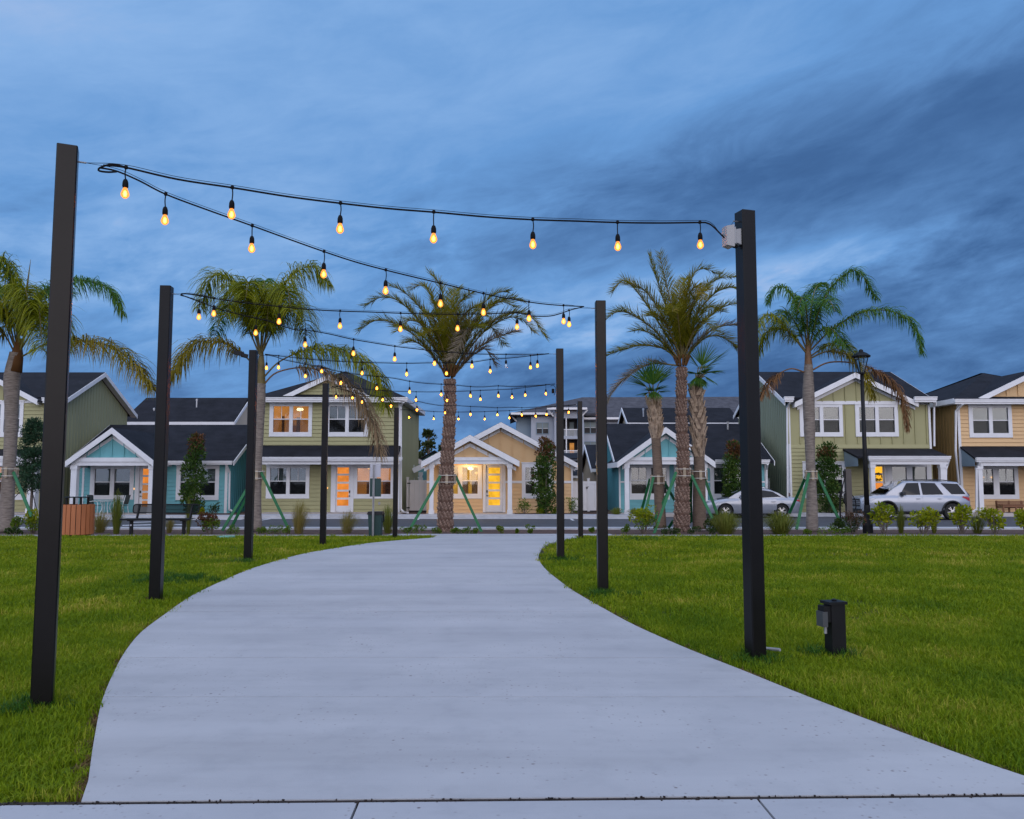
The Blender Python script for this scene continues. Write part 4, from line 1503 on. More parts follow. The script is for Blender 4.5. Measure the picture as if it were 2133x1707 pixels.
h.side(XL, [(D, PADZ - 0.1), (db, PADZ - 0.1), (db, ez - 0.05), (dm, rdg - 0.25), (D, ez - 0.05)], 'siding_green_shaded', -1)
h.side(XR, [(D, PADZ - 0.1), (db, PADZ - 0.1), (db, ez - 0.05), (dm, rdg - 0.25), (D, ez - 0.05)], 'siding_green_shaded', 1)
kz = (rdg - ez) / (dm - D + 0.45)
for xa_, xb_, ya in ((x0, h.X(1657), D - 0.45), (h.X(1657), h.X(1910), D + 0.03), (h.X(1910), x1, D - 0.45)):
    h.slab([(xa_, ya, ez + kz * (ya - D + 0.45)), (xb_, ya, ez + kz * (ya - D + 0.45)), (xb_, dm, rdg), (xa_, dm, rdg)], 0.12)
h.slab([(x1, db + 0.5, ez), (x0, db + 0.5, ez), (x0, dm, rdg), (x1, dm, rdg)], 0.12)
m = MB()
for xx in (x0 - 0.02, x1 + 0.02):
    for ya in (D - 0.45, db + 0.5):
        ring = [Vector((xx, ya, ez - 0.015)), Vector((xx, dm, rdg - 0.015)), Vector((xx, dm, rdg - 0.26)), Vector((xx, ya, ez - 0.26))]
        m.hexa([p + Vector((0.02, 0, 0)) for p in ring], [p - Vector((0.019, 0, 0)) for p in ring])
m.build('rake_board', MATS['white_trim'], h.t)
h.gutter(1637, 1657, 827.5, 838, D - 0.47)
h.gutter(1910, 1957, 827.5, 838.5, D - 0.47)
h.gable((1781, 776), (1655, 838), (1912, 837), D - 0.4, dm - 0.2, rake=0.28)
h.wall([(1781, 786), (1666, 843), (1900, 843)], D - 0.02, [], 'siding_green', [(786, 837, 'bb', 'siding_green')], 'gable_wall')
h.frieze((1781, 776), (1660, 836), (1905, 835.5), D - 0.05, 0.16, 0.32)
h.downspout([(1646, 838, -0.45), (1639.5, 849), (1640.5, 1062), (1646, 1066, -0.4)], D - 0.08)
h.downspout([(1946, 838, -0.45), (1945.5, 848), (1946, 930)], D - 0.08)
dp = D - 1.6
z0, z1 = h.Z(951, dp - 0.2), h.Z(935)
xa_, xb_ = h.X(1787, dp - 0.2), h.X(1981, dp - 0.2)
h.slab([(xa_, dp - 0.2, z0), (xb_, dp - 0.2, z0), (xb_, D, z1), (xa_, D, z1)], 0.1)
h.gutter(1809, 1980, 951, 960, dp - 0.18)
MB().add([(xa_ + 0.05, dp - 0.18, z0 - 0.1), (xa_ + 0.05, D, z1 - 0.1), (xa_ + 0.05, D, z0 - 0.5), (xa_ + 0.05, dp - 0.18, z0 - 0.5)], [(0, 1, 2, 3)]).build('porch_cheek', MATS['siding_blue_grey'], h.t)
h.hbeam('porch_beam', 1811, 1972, 960, 968, dp, 0.2)
h.column(1813, 1821.5, 967, WZ + 2, dp - 0.05)
h.column(1957.5, 1968, 967, WZ + 2, dp - 0.05)
h.downspout([(1976, 960, -0.1), (1973, 970), (1970.5, 978), (1970.5, 1064)], dp - 0.1)
h.porch(1809, 1976, dp - 0.2, D)

# --- yellow two-storey house at the far end
h = House('yellow_house', 'two storey yellow house with a dark hipped roof and a wooden bench on its porch', 2060, D, 'two storey houses along the street')
wins = [(2023, 844, 2113, 912), (2037, 972, 2120, 1040), (2160, 844, 2250, 912), (2160, 972, 2250, 1040)]
h.wall([(2000, 838), (2330, 838), (2330, WZ), (2000, WZ)], D, wins, 'siding_yellow', [(843, 930, 'lap', 'siding_yellow'), (930, WZ, 'lap', 'siding_yellow')])
h.window(*wins[0], D, 'blind', muntin=False)
h.window(*wins[1], D, 'dark', glasses=[(2045, 2068), (2080, 2112)], lamp=[(2048, 995, 6, 5), (2065, 995, 6, 5)])
h.window(*wins[2], D, 'blind')
h.window(*wins[3], D, 'dark')
XL, XR = h.X(2000), h.X(2330)
eave = h.Z(839)
h.side(XL, [(D, PADZ - 0.1), (D + 9.5, PADZ - 0.1), (D + 9.5, eave), (D, eave)], 'siding_yellow_shaded', -1)
h.corner(1999.5, 2005, 843, WZ, D - 0.001)
ex0, ex1, ey0, ey1 = h.X(1995, D - 0.45), XR + 0.3, D - 0.45, D + 9.9
ez = h.Z(832.5)
pk = P(2052, 777, D + 4.6)
xm0, xm1 = pk.x, ex1 - (pk.x - ex0)
ra, rb = Vector((xm0, D + 4.7, pk.z)), Vector((xm1, D + 4.7, pk.z))
c00, c10, c11, c01 = Vector((ex0, ey0, ez)), Vector((ex1, ey0, ez)), Vector((ex1, ey1, ez)), Vector((ex0, ey1, ez))
h.slab([c00, c10, rb, ra], 0.1)
h.slab([c10, c11, rb], 0.1)
h.slab([c11, c01, ra, rb], 0.1)
h.slab([c01, c00, ra], 0.1)
h.gutter(1994, 2330, 832.5, 842.5, D - 0.43)
h.trim('fascia', [((ex0 - 0.01, ey0, ez - 0.12), (ex0 - 0.01, ey1, ez - 0.12))], 0.04, 0.26)
h.trim('soffit', [((ex0 + (XL - ex0) / 2, ey0, ez - 0.26), (ex0 + (XL - ex0) / 2, ey1, ez - 0.26))], XL - ex0, 0.02)
h.gable((2163, 768), (2039, 828), (2287, 828), D - 0.35, D + 4.5, rake=0.28)
h.wall([(2163, 776), (2056, 827), (2270, 827)], D - 0.1, [], 'siding_yellow', [(776, 824, 'bb', 'siding_yellow')], 'gable_wall')
h.downspout([(2006, 842, -0.45), (1991, 857), (1990.5, 940), (1997, 1008)], D - 0.08)
dp = D - 1.5
z0, z1 = h.Z(954, dp - 0.2), h.Z(930)
xa_, xb_ = h.X(2033, dp - 0.2), h.X(2330)
h.slab([(h.X(2002), D, z1), (xa_, dp - 0.2, z0), (xb_, dp - 0.2, z0), (xb_, D, z1)], 0.1)
MB().add([(h.X(2004), D, z1 - 0.1), (xa_, dp - 0.18, z0 - 0.12), (xa_, dp - 0.18, z0 - 0.42), (h.X(2004), D, z0 - 0.42)], [(0, 1, 2, 3)]).build('porch_cheek', MATS['siding_blue_grey'], h.t)  # blue-grey puts the cheek's shading into its colour
h.gutter(2033, 2330, 954, 963, dp - 0.18)
h.hbeam('porch_beam', 2036, 2330, 963, 971, dp, 0.2)
h.column(2036, 2045, 970, WZ + 2, dp - 0.05)
h.downspout([(2041, 962, -0.15), (2040, 972), (2034, 978), (2034, 1062), (2022, 1069, -0.4)], dp - 0.15)
h.porch(2003, 2330, dp - 0.2, D)
MB().box((h.X(2000), D - 0.3, h.Z(1062)), (0.4, 0.5, 0.5)).build('meter_box', MATS['box_grey'], h.t)

# --- apartment block behind
D = 112.0
h = House('apartment_block', 'pale four storey apartment block with balconies rising behind the cottages', 1200, D, None, 'apartments')
X, Z = h.X, h.Z
zb = PADZ - 0.4


def ap_box(x0, x1, y0, d0, d1, mat, name='wall'):
    return MB().bx(X(x0), X(x1), d0, d1, zb, Z(y0)).build(name, MATS[mat], h.t)


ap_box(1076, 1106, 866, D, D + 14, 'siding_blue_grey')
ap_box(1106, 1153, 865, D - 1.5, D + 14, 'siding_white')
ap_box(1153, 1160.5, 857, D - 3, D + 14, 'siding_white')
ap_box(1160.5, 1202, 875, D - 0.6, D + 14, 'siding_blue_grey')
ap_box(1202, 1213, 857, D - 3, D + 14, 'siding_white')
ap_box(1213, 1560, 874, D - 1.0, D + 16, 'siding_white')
MB().bx(X(1160.5), X(1202), D - 3, D - 0.6, Z(875), Z(857)).build('balcony_fascia', MATS['siding_white'], h.t)
MB().bx(X(1176), X(1178.2), D - 3.01, D - 2.9, zb, Z(875)).build('balcony_post', MATS['white_trim'], h.t)
for ya, yb, yr in ((875, 897, 897), (918, 940, 940), (961, 983, 983)):
    MB().bx(X(1161), X(1201.5), D - 0.9, D - 0.63, Z(yb), Z(ya)).build('balcony_opening', MATS['room_dark'], h.t)
    MB().bx(X(1186), X(1195), D - 1.0, D - 0.92, Z(yb + 12), Z(ya + 6)).build('balcony_door', MATS['room_amber' if ya == 918 else 'blind_grey'], h.t)
    MB().bx(X(1160.5), X(1202), D - 3.02, D - 0.6, Z(yr + 20), Z(yr + 14)).build('balcony_floor', MATS['siding_white'], h.t)
    rl = MB().bx(X(1161), X(1201.5), D - 3.0, D - 2.95, Z(yr + 1.5), Z(yr))
    x = 1162.0
    while x < 1201:
        rl.bx(X(x), X(x + 0.7), D - 2.99, D - 2.96, Z(yr + 14), Z(yr + 1.5))
        x += 2.4
    rl.build('railing', MATS['white_trim'], h.t)
for x0, y0, x1, y1, dd in ((1117, 880.5, 1143.5, 905, D - 1.5), (1217, 878, 1244, 904, D - 1.0), (1217, 920, 1244, 946, D - 1.0), (1248, 878, 1262, 904, D - 1.0), (1117, 922, 1143.5, 946, D - 1.5), (1217, 963, 1244, 988, D - 1.0)):
    w_ = MB()
    for a, b in ((x0, x0 + 1.2), ((x0 + x1) / 2 - 0.7, (x0 + x1) / 2 + 0.7), (x1 - 1.2, x1)):
        w_.bx(X(a, dd), X(b, dd), dd - 0.12, dd - 0.01, h.Z(y1, dd), h.Z(y0, dd))
    for a, b in ((y0, y0 + 1.2), (y1 - 1.2, y1)):
        w_.bx(X(x0 + 1.2, dd), X(x1 - 1.2, dd), dd - 0.115, dd - 0.01, h.Z(b, dd), h.Z(a, dd))
    wn = w_.build('window', MATS['siding_blue_grey'], h.t)
    MB().bx(X(x0, dd), X(x1, dd), dd - 0.06, dd - 0.012, h.Z(y1, dd), h.Z(y0, dd)).build('pane', MATS['blind_grey'], wn)
    for a, b in ((x0 + 1.6, (x0 + x1) / 2 - 1.2), ((x0 + x1) / 2 + 1.2, x1 - 1.6)):
        s_ = MB().bx(X(a, dd), X(b, dd), dd - 0.09, dd - 0.062, h.Z((y0 + y1) / 2 + 0.6, dd), h.Z((y0 + y1) / 2 - 0.2, dd))
        s_.build('sash', MATS['white_trim'], wn)
        MB().bx(X(a, dd), X(b, dd), dd - 0.075, dd - 0.061, h.Z(y1 - 1.5, dd), h.Z((y0 + y1) / 2 + 0.6, dd)).build('lower_pane', MATS['room_dark'], wn)
# roofs
ridge = Z(827, D + 8)
for (xa_, xb_, ya, d0, d1, rxa, rxb, ry) in ((1062, 1150, 861.5, D - 2.2, D + 14, 1135, 1215, 829),):
    e0, e1 = P(xa_, ya, d0), P(1250, ya, d0)
    pk0, pk1 = P(1213, 828, D + 8), P(1640, 827, D + 8)
    h.slab([e0, e1, pk0], 0.3, 'shingle_grey')
    h.slab([Vector((e0.x, d1, e0.z)), e0, pk0], 0.3, 'shingle_grey')
e0, e1, pk0, pk1 = P(1205, 873, D - 1.6), P(1640, 873, D - 1.6), P(1213, 828, D + 9), P(1640, 826.5, D + 9)
h.slab([e0, e1, pk1, pk0], 0.3, 'shingle_grey')
h.slab([e1 + Vector((0, 20, 0)), e0 + Vector((0, 20, 0)), pk0, pk1], 0.3, 'shingle_grey')
e0, e1, pk0 = P(1140, 851, D - 4), P(1224, 851, D - 4), P(1190, 836, D + 3)
h.slab([e0, e1, P(1200, 836, D + 3), pk0], 0.25, 'shingle_grey')
h.trim('fascia', [(P(1064, 862, D - 2.3), P(1153, 862, D - 2.3)), (P(1139, 851.5, D - 4.1), P(1223, 851.5, D - 4.1)), (P(1213, 872, D - 1.7), P(1560, 872, D - 1.7))], 0.2, 0.28)
for x0, y0, x1, y1, dd in ((1064, 865, 1076, 878, D - 0.2), (1142, 854, 1153, 868, D - 3), (1213, 866, 1224, 854, D - 3)):
    h.trim('eave_bracket', [(P(x0, y0, dd), P(x1, y1, dd))], 0.15, 0.18)
ap_box(1560, 1640, 874, D - 1.0, D + 16, 'siding_white')

# ------------------------------------------------------------------ vinyl gates between the houses
def gate(name, label, px0, px1, ytop, d, mat, posts, hinges=(), handle=None, seams=()):
    t = thing(name, label, 'gate', Vector((P((px0 + px1) / 2, 1000, d).x, d, PADZ - 0.05)), 'vinyl gates between the houses')
    X, Z = (lambda x: P(x, 1000, d).x), (lambda y: P(CX, y, d).z)
    z0, z1 = PADZ + 0.05, Z(ytop)
    edges = [px0] + list(seams) + [px1]
    for a, b in zip(edges[:-1], edges[1:]):
        n = max(1, round((X(b) - X(a)) / 0.30))
        for i in range(n):
            q0, q1 = X(a) + (X(b) - X(a)) * i / n, X(a) + (X(b) - X(a)) * (i + 1) / n
            piece('panel_board', 'cube', mat, t, t, q0 + 0.004, q1 - 0.004, d - 0.012, d + 0.012, z0 + 0.05, z1 - 0.06)
        for za, zb in ((z1 - 0.14, z1), (z0, z0 + 0.14)):
            MB().bx(X(a) + 0.006, X(b) - 0.006, d - 0.03, d + 0.03, za, zb).build('rail', MATS[mat], t)
    for x in posts:
        m = MB().box((X(x), d, (PADZ + z1 + 0.12) / 2), (0.12, 0.12, z1 + 0.12 - PADZ))
        m.box((X(x), d, z1 + 0.14), (0.15, 0.15, 0.04))
        m.build('gate_post', MATS[mat], t)
    for x, y in hinges:
        MB().box((X(x), d - 0.07, Z(y)), (0.17, 0.03, 0.06)).build('hinge', MATS['black_metal'], t)
    if handle:
        m = MB().box((X(handle[0]), d - 0.05, Z(handle[1])), (0.06, 0.04, 0.10))
        m.beam((X(handle[0]) - 0.06, d - 0.07, Z(handle[1]) + 0.03), (X(handle[0]) + 0.10, d - 0.07, Z(handle[1]) + 0.06), 0.02, 0.02)
        m.build('latch', MATS['black_metal'], t)
    return t


gate('vinyl_gate', 'beige vinyl gate with black hinges between the green house and the yellow cottage', 853, 894, 1000.5, 44.6, 'vinyl_grey', [849.5], [(852, 1007), (851, 1058)])
gate('vinyl_gate', 'pale grey vinyl gate with a black latch beside the far corner of the yellow cottage', 1193, 1252, 1003, 44.6, 'vinyl_white', [1225.5], [], (1222.5, 1016.5), (1225,))
gate('vinyl_gate', 'small white gate panel between the palm cluster cottage and the green house, behind the sedan', 1597, 1604, 1003, 47.0, 'vinyl_white', [1599.5], [], (1595.5, 1016))

# ------------------------------------------------------------------ square posts along the path
POSTS = {}


def post(key, tx, ty, bx, by, rot, label, d=None, w=0.127):
    if d is None:
        d = 3.66 / (T(ty) - T(by))
    top, bot = P(tx, ty, d), P(bx, by, d)
    x = (top.x + bot.x) / 2
    t = thing('light_post', label, 'post', (x, d, bot.z), 'dark square posts carrying the string lights')
    t.rotation_euler = (0, 0, R(rot))
    H = top.z - bot.z
    m = MB()
    bev = 0.008
    ring = lambda z, k: [(a * (w / 2 - k), b * (w / 2 - k), z) for a, b in ((-1, -1), (1, -1), (1, 1), (-1, 1))]
    r8 = lambda z: [(-w / 2 + bev, -w / 2, z), (w / 2 - bev, -w / 2, z), (w / 2, -w / 2 + bev, z), (w / 2, w / 2 - bev, z), (w / 2 - bev, w / 2, z), (-w / 2 + bev, w / 2, z), (-w / 2, w / 2 - bev, z), (-w / 2, -w / 2 + bev, z)]
    m.hexa(r8(H), r8(-0.25))
    o = link('shaft', m.mesh('shaft', MATS['post_metal']), t)
    cap = MB().hexa(ring(H + 0.006, 0.006), ring(H, 0.001))
    link('cap', cap.mesh('cap', MATS['post_metal']), t)
    eye = MB().tube(catmull([(w / 2 * (1 if key[0] == 'L' else -1), 0, H - 0.085), ((w / 2 + 0.05) * (1 if key[0] == 'L' else -1), 0, H - 0.085)], 3), 0.006, 6)
    link('eye_bolt', eye.mesh('eye_bolt', MATS['steel']), t)
    sx = 1 if key[0] == 'L' else -1
    c, s_ = math.cos(R(rot)), math.sin(R(rot))
    hx = (w / 2 + 0.045) * sx
    POSTS[key] = (Vector((x + hx * c, d + hx * s_, bot.z + H - 0.085)), t, d, x, bot.z, H)
    return t


post('L1', 148, 309, 81, 1467, 24, 'tallest dark square post, closest to the camera, on the path side with the bench')
post('L2', 350, 598, 322, 1245, 5, 'second dark square post on the bench side, crossing in front of the black bench')
post('L3', 530, 731, 515, 1168, 0, 'third dark square post on the bench side, carrying a small floodlight at its top')
post('L4', 680, 800, 671, 1134, 0, 'fourth dark square post on the bench side, in front of the green house facade')
post('L5', 826, 850, 823, 1119, 0, 'farthest dark square post on the bench side, just past the green litter station')
post('R1', 1549.5, 443, 1576, 1371, 17, 'nearest dark square post on the utility pedestal side, grey outlet box near its top')
post('R2', 1249, 629, 1257, 1233, 2, 'second dark square post on the pedestal side, at the inner bend of the path')
post('R3', 1165.5, 728, 1168, 1164, 1, 'third dark square post on the pedestal side, in front of the yellow cottage corner')
post('R4', 1167.5, 794, 1169.5, 1140, 0, 'dark square post hidden behind the third post at the path bend', d=18.5)
post('R5', 1208, 837, 1209, 1121, 0, 'farthest dark square post on the pedestal side, in line with the pale vinyl gate')

# ------------------------------------------------------------------ string lights
BULB = MB().lathe([(0.010, 0.0), (0.0135, -0.008), (0.020, -0.024), (0.0265, -0.042), (0.028, -0.052), (0.025, -0.064), (0.016, -0.075), (0.006, -0.080)], 10)


def glow_glass(name, emission, solid):
    m = bpy.data.materials.new(name)
    m.use_nodes = True
    t = m.node_tree
    t.nodes.clear()
    e = N(t, 'ShaderNodeEmission')
    e.inputs[0].default_value = (1.0, 0.34, 0.065, 1)
    e.inputs[1].default_value = emission
    tr = N(t, 'ShaderNodeBsdfTransparent')
    gl = N(t, 'ShaderNodeBsdfGlossy')
    gl.inputs[1].default_value = 0.08
    a = N(t, 'ShaderNodeMixShader')
    a.inputs[0].default_value = solid
    t.links.new(tr.outputs[0], a.inputs[1])
    t.links.new((e if emission else gl).outputs[0], a.inputs[2])
    o = N(t, 'ShaderNodeOutputMaterial')
    t.links.new(a.outputs[0], o.inputs[0])
    MATS[name] = m


glow_glass('bulb_glass', 1.6, 0.84)
glow_glass('bulb_glass_off', 0.0, 0.35)
bulb_me = BULB.mesh('bulb', MATS['bulb_glass'], smooth=True)
bulb_off_me = BULB.mesh('bulb', MATS['bulb_glass_off'], smooth=True)
fil_me = MB().lathe([(0.003, -0.026), (0.008, -0.034), (0.0105, -0.044), (0.0105, -0.053), (0.007, -0.061), (0.003, -0.064)], 8).mesh('filament', MATS['filament'], smooth=True)


def on_plane(x, y, A, B):
    """Pixel ray meets the vertical plane through A and B."""
    a, b = ray(x, y)
    dx, dy = B.x - A.x, B.y - A.y
    # d*(a,1) = A + t*(dx,dy)
    det = a * (-dy) - (-dx) * 1.0
    d = (A.x * (-dy) - (-dx) * A.y) / det
    return Vector((a * d, d, EYE + b * d))


SPAN_NAMES = []


def string(ka, kb, cord_px, bulbs, label, unlit=(), plug=None, loop=None):
    A, B = POSTS[ka][0], POSTS[kb][0]
    t = thing('string_light', label, 'string lights', A, 'string lights zigzagging between the posts')
    q = [on_plane(x, y, A, B) for x, y in cord_px]
    pts = []
    n = len(q)
    full = catmull(q, (n - 1) * 6)
    m = MB().tube(full, 0.0068, 6)
    if loop:
        lp = [on_plane(x, y, A, B) for x, y in loop]
        m.tube(catmull(lp, 16), 0.0068, 6)
    m.build('cord', MATS['cord'], t, smooth=True)
    # thin steel rope from hook to hook, just above the cord
    up = [A] + [p + Vector((0, 0, 0.018)) for p in q[1:-1]] + [B]
    MB().tube(catmull(up, len(up) * 4), 0.0022, 4).build('support_wire', MATS['cord'], t)
    xs = [x for x, y in cord_px]
    for i, (bx, by) in enumerate(bulbs):
        tip = on_plane(bx, by, A, B)
        # hanging point on the cord above the bulb
        best = min(full, key=lambda p: (p.x - tip.x) ** 2 + (p.y - tip.y) ** 2)
        j = full.index(best)
        c = best
        for k in (j - 1, j + 1):
            if 0 <= k < len(full):
                e = full[k] - best
                L = Vector((e.x, e.y)).length_squared
                if L > 1e-9:
                    u = ((tip.x - best.x) * e.x + (tip.y - best.y) * e.y) / L
                    if 0 <= u <= 1:
                        c = best + e * u
        top = tip + Vector((0, 0, 0.080))           # glass neck
        if c.z - top.z < 0.075:
            c = Vector((c.x, c.y, top.z + 0.085))
        m = MB().lathe([(0.006, 0.058), (0.013, 0.052), (0.019, 0.034), (0.0205, 0.004), (0.017, -0.004), (0.008, -0.006)], 10, top)
        mid = (c + top + Vector((0, 0, 0.055))) / 2 + Vector((random.uniform(-.008, .008), 0, 0))
        m.tube(catmull([c, mid, top + Vector((0, 0, 0.055))], 5), 0.0045, 5)
        m.lathe([(0.004, -0.012), (0.013, -0.008), (0.013, 0.010), (0.006, 0.016)], 8, c)
        hd = m.build('lamp_holder', MATS['cord'], t, smooth=True)
        off = OFF[t.name]
        b = link('bulb', bulb_off_me if i in unlit else bulb_me, hd)
        b.location = top - off
        b.rotation_euler = (0, 0, random.random() * 3)
        if i in unlit:
            b['label'] = 'unlit clear bulb'
        else:
            f = link('filament', fil_me, hd)
            f.location = top - off
    if plug:
        c = on_plane(*plug, A, B)
        m = MB().box(c, (0.05, 0.04, 0.10), rz=0.4)
        m.tube(catmull([c + Vector((-.06, 0, .11)), c + Vector((.0, 0, .13)), c + Vector((.05, 0, .08)), c + Vector((.055, 0, -.02)), c + Vector((.02, 0, -.09))], 10), 0.006, 5)
        m.build('plug', MATS['cord'], t)
    return t


string('L1', 'R1', [(215, 345), (260, 349), (370, 374), (488, 392), (600, 410), (710, 424), (810, 435), (911, 443), (1010, 452), (1108, 458), (1200, 461), (1288, 464), (1375, 465), (1457, 464), (1472, 465), (1485, 472), (1508, 495), (1524, 509)],
       [(260, 414), (482, 457), (708, 487), (903, 507), (1110, 519), (1287, 523), (1459, 519)],
       'long string of lit bulbs nearest the camera, ending at the grey outlet box', loop=[(262, 349), (235, 342.5), (210, 349), (206, 356), (225, 359), (243, 358)])
string('L1', 'R2', [(208, 350), (243, 357), (290, 377), (345, 405), (430, 437), (523, 470), (600, 498), (676, 525), (740, 546), (803, 563), (860, 577), (916, 590), (965, 602), (1012, 613), (1055, 622), (1098, 629), (1136, 634), (1174, 637), (1216, 639)],
       [(343, 469), (524, 527), (674, 580), (803, 614), (917.5, 640.5), (1007, 658), (1102, 670.5), (1174, 676)],
       'string of lit bulbs slanting from the tallest post to the post at the bend')
string('L2', 'R2', [(378, 612), (400, 614), (452, 623), (517, 632), (582, 639), (645, 645), (709, 648.5), (772, 650.5), (835, 653), (895, 654.5), (954, 655), (1015, 654), (1076, 652), (1108, 658.5), (1143, 659), (1166, 654), (1189, 646), (1216, 639.5)],
       [(445, 660), (581, 676.5), (708, 685.5), (834, 692), (953, 690.5), (1077, 687.5), (1185.5, 682)],
       'string of lit bulbs from the second bench side post to the second pedestal side post', loop=[(452, 623), (410, 614.5), (384, 612.5), (376, 615.5), (390, 619), (416, 629)])
string('L2', 'R3', [(378, 615), (416, 629), (470, 648), (531, 663), (558, 669), (599, 683), (620, 688), (635, 687.6), (685, 696), (733, 707), (780, 715), (823, 722), (865, 727), (904, 731.5), (945, 735), (983, 737.5), (1020, 738.5), (1053, 739), (1088, 739.5), (1119, 739), (1143, 737)],
       [(414, 667), (532.5, 699.5), (635.5, 724), (736, 742), (822, 753.5), (905, 762.5), (983, 768), (1054, 767.5), (1119.5, 766.5)],
       'string of bulbs with one bulb dark, ending at the third pedestal side post', unlit=(7,))
string('L3', 'R3', [(552, 738), (583, 742), (625, 747), (670, 751), (712, 753.5), (756, 755.5), (800, 756.5), (846, 757.5), (890, 756.5), (931, 756), (975, 756), (1021, 749.5), (1065, 746), (1106, 741.5), (1143, 737.5)],
       [(580, 770), (670, 778), (754, 782), (847, 784), (930, 782.5), (1021, 778), (1105, 770)],
       'string of lit bulbs from the floodlight post straight across to the third pedestal side post')
string('L3', 'R4', [(552, 739), (575, 744), (592, 750), (636, 759), (672, 766), (711, 775.5), (750, 781), (785, 785), (820, 788.5), (854, 795), (886, 799), (919, 801), (950, 803), (980, 806), (1008, 806.5), (1038, 804.5), (1066, 806), (1094, 805), (1136, 802), (1156, 800)],
       [(555, 771), (636, 788), (710, 802), (785, 813), (853, 820.5), (919, 826), (980, 828.5), (1038, 828.5), (1094, 827), (1137, 824)],
       'string of lit bulbs from the floodlight post, ending in a dangling plug', plug=(1152, 815))
string('L4', 'R4', [(692, 805), (722, 807), (760, 811), (797, 814), (832, 816), (866, 816.8), (900, 817), (931, 816.5), (966, 815.5), (1001, 814), (1034, 812.5), (1067, 811), (1100, 807), (1136, 803)],
       [(700, 830.5), (734, 832.5), (797, 836.5), (866.5, 837), (931, 838), (1000.5, 835.5), (1066.5, 831)],
       'string of lit bulbs from the fourth bench side post to the hidden post')
string('L4', 'R5', [(692, 806), (720, 814), (754, 821), (785, 826), (813, 832), (840, 837), (857, 841.5), (869, 837), (892, 841.5), (920, 845.5), (950, 845.5), (981, 847.5), (1008, 848.5), (1036, 850), (1062, 849), (1087, 850), (1112, 849), (1136, 847.5), (1160, 846.5), (1184, 845), (1200, 843)],
       [(754, 841), (814.5, 849.5), (868.5, 857.5), (927, 863.5), (980, 866.5), (1036, 867.5), (1087, 867.5), (1138.5, 866.5), (1184.5, 862)],
       'string of lit bulbs from the fourth bench side post to the farthest pedestal side post')
string('L5', 'R5', [(834, 853), (852, 854.5), (880, 856), (904, 858), (930, 858.8), (955, 859), (982, 858.6), (1009, 858.2), (1035, 857), (1061, 856), (1090, 854), (1116, 852), (1160, 848), (1199, 844)],
       [(852, 872.5), (903.5, 875.5), (955, 876), (1009.5, 876), (1061, 873.5), (1116, 870)],
       'farthest short string of lit bulbs, over the front of the yellow cottage')

# grey outlet box on the nearest pedestal side post
A, t_, d_, x_, bz_, H_ = POSTS['R1']
rot = R(17)
ux, uy = Vector((-math.cos(rot), -math.sin(rot), 0)), Vector((math.sin(rot), -math.cos(rot), 0))
t = thing('outlet_box', 'grey weatherproof outlet box near the top of the nearest pedestal side post', 'outlet box', Vector((x_, d_, bz_ + H_ - 0.26)))
o0 = Vector((x_, d_, bz_ + H_ - 0.215)) + ux * 0.0645


def obox(name, u0, u1, z0, z1, w, mat, w2=None):
    m = MB()
    w2 = w2 or w
    r0 = [o0 + ux * u0 + uy * a + Vector((0, 0, b)) for a, b in ((-w / 2, z0), (w / 2, z0), (w / 2, z1), (-w / 2, z1))]
    k = 0.012
    r1 = [o0 + ux * u1 + uy * a + Vector((0, 0, b)) for a, b in ((-w2 / 2, z0 + k), (w2 / 2, z0 + k), (w2 / 2, z1 - k), (-w2 / 2, z1 - k))]
    m.hexa(r1, r0)
    return m.build(name, MATS[mat], t)


obox('mounting_box', 0.001, 0.055, -0.075, 0.06, 0.085, 'box_grey')
obox('base_plate', 0.056, 0.070, -0.08, 0.068, 0.10, 'box_grey')
obox('flap_cover', 0.071, 0.135, -0.10, 0.085, 0.105, 'box_grey', 0.075)
obox('cable_gland', 0.02, 0.09, -0.098, -0.077, 0.03, 'cord')

# small twin floodlight at the third post's top
A, t_, d_, x_, bz_, H_ = POSTS['L3']
c = P(523, 741, d_)
t = thing('floodlight', 'small black twin floodlight fixed to the top of the third bench side post', 'floodlight', c)
MB().box(P(526, 739, d_), (0.07, 0.07, 0.08)).build('bracket', MATS['box_grey'], t)
MB().beam(P(506, 738, d_), P(489, 735, d_), 0.12, 0.07).build('lamp_head', MATS['black_metal'], t)
MB().beam(P(516, 743, d_), P(503, 740, d_ - 0.05), 0.09, 0.06).build('lamp_head', MATS['black_metal'], t)

# ------------------------------------------------------------------ utility pedestal in the lawn
b = G(1741, 1360)
t = thing('utility_pedestal', 'short black utility pedestal with a grey outlet cover standing alone in the lawn', 'pedestal', b)
hh = P(1741, 1257, b.y).z - b.z
m = MB().box((b.x, b.y, b.z + hh / 2 - 0.05), (0.125, 0.11, hh + 0.1), rz=R(12))
m.build('body', MATS['black_metal'], t)
MB().box((b.x - 0.005, b.y, b.z + hh + 0.008), (0.165, 0.14, 0.022), rz=R(12)).build('lid', MATS['black_metal'], t)
MB().lathe([(0.02, 0), (0.022, 0.012), (0.012, 0.018)], 10, (b.x, b.y, b.z + hh + 0.018)).build('lid_knob', MATS['black_metal'], t)
MB().box((b.x - 0.09, b.y - 0.02, b.z + hh - 0.08), (0.065, 0.09, 0.13), rz=R(12)).build('outlet_hood', MATS['black_metal'], t)
MB().box((b.x - 0.115, b.y - 0.03, b.z + hh - 0.12), (0.045, 0.095, 0.12), rz=R(12)).build('outlet_cover', MATS['cover_grey'], t)
MB().tube([(b.x - 0.09, b.y - 0.03, b.z + hh - 0.18), (b.x - 0.09, b.y - 0.03, b.z + hh - 0.24)], 0.012, 6).build('conduit', MATS['box_grey'], t)
a = G(1604, 1360)
e = G(1620, 1366)
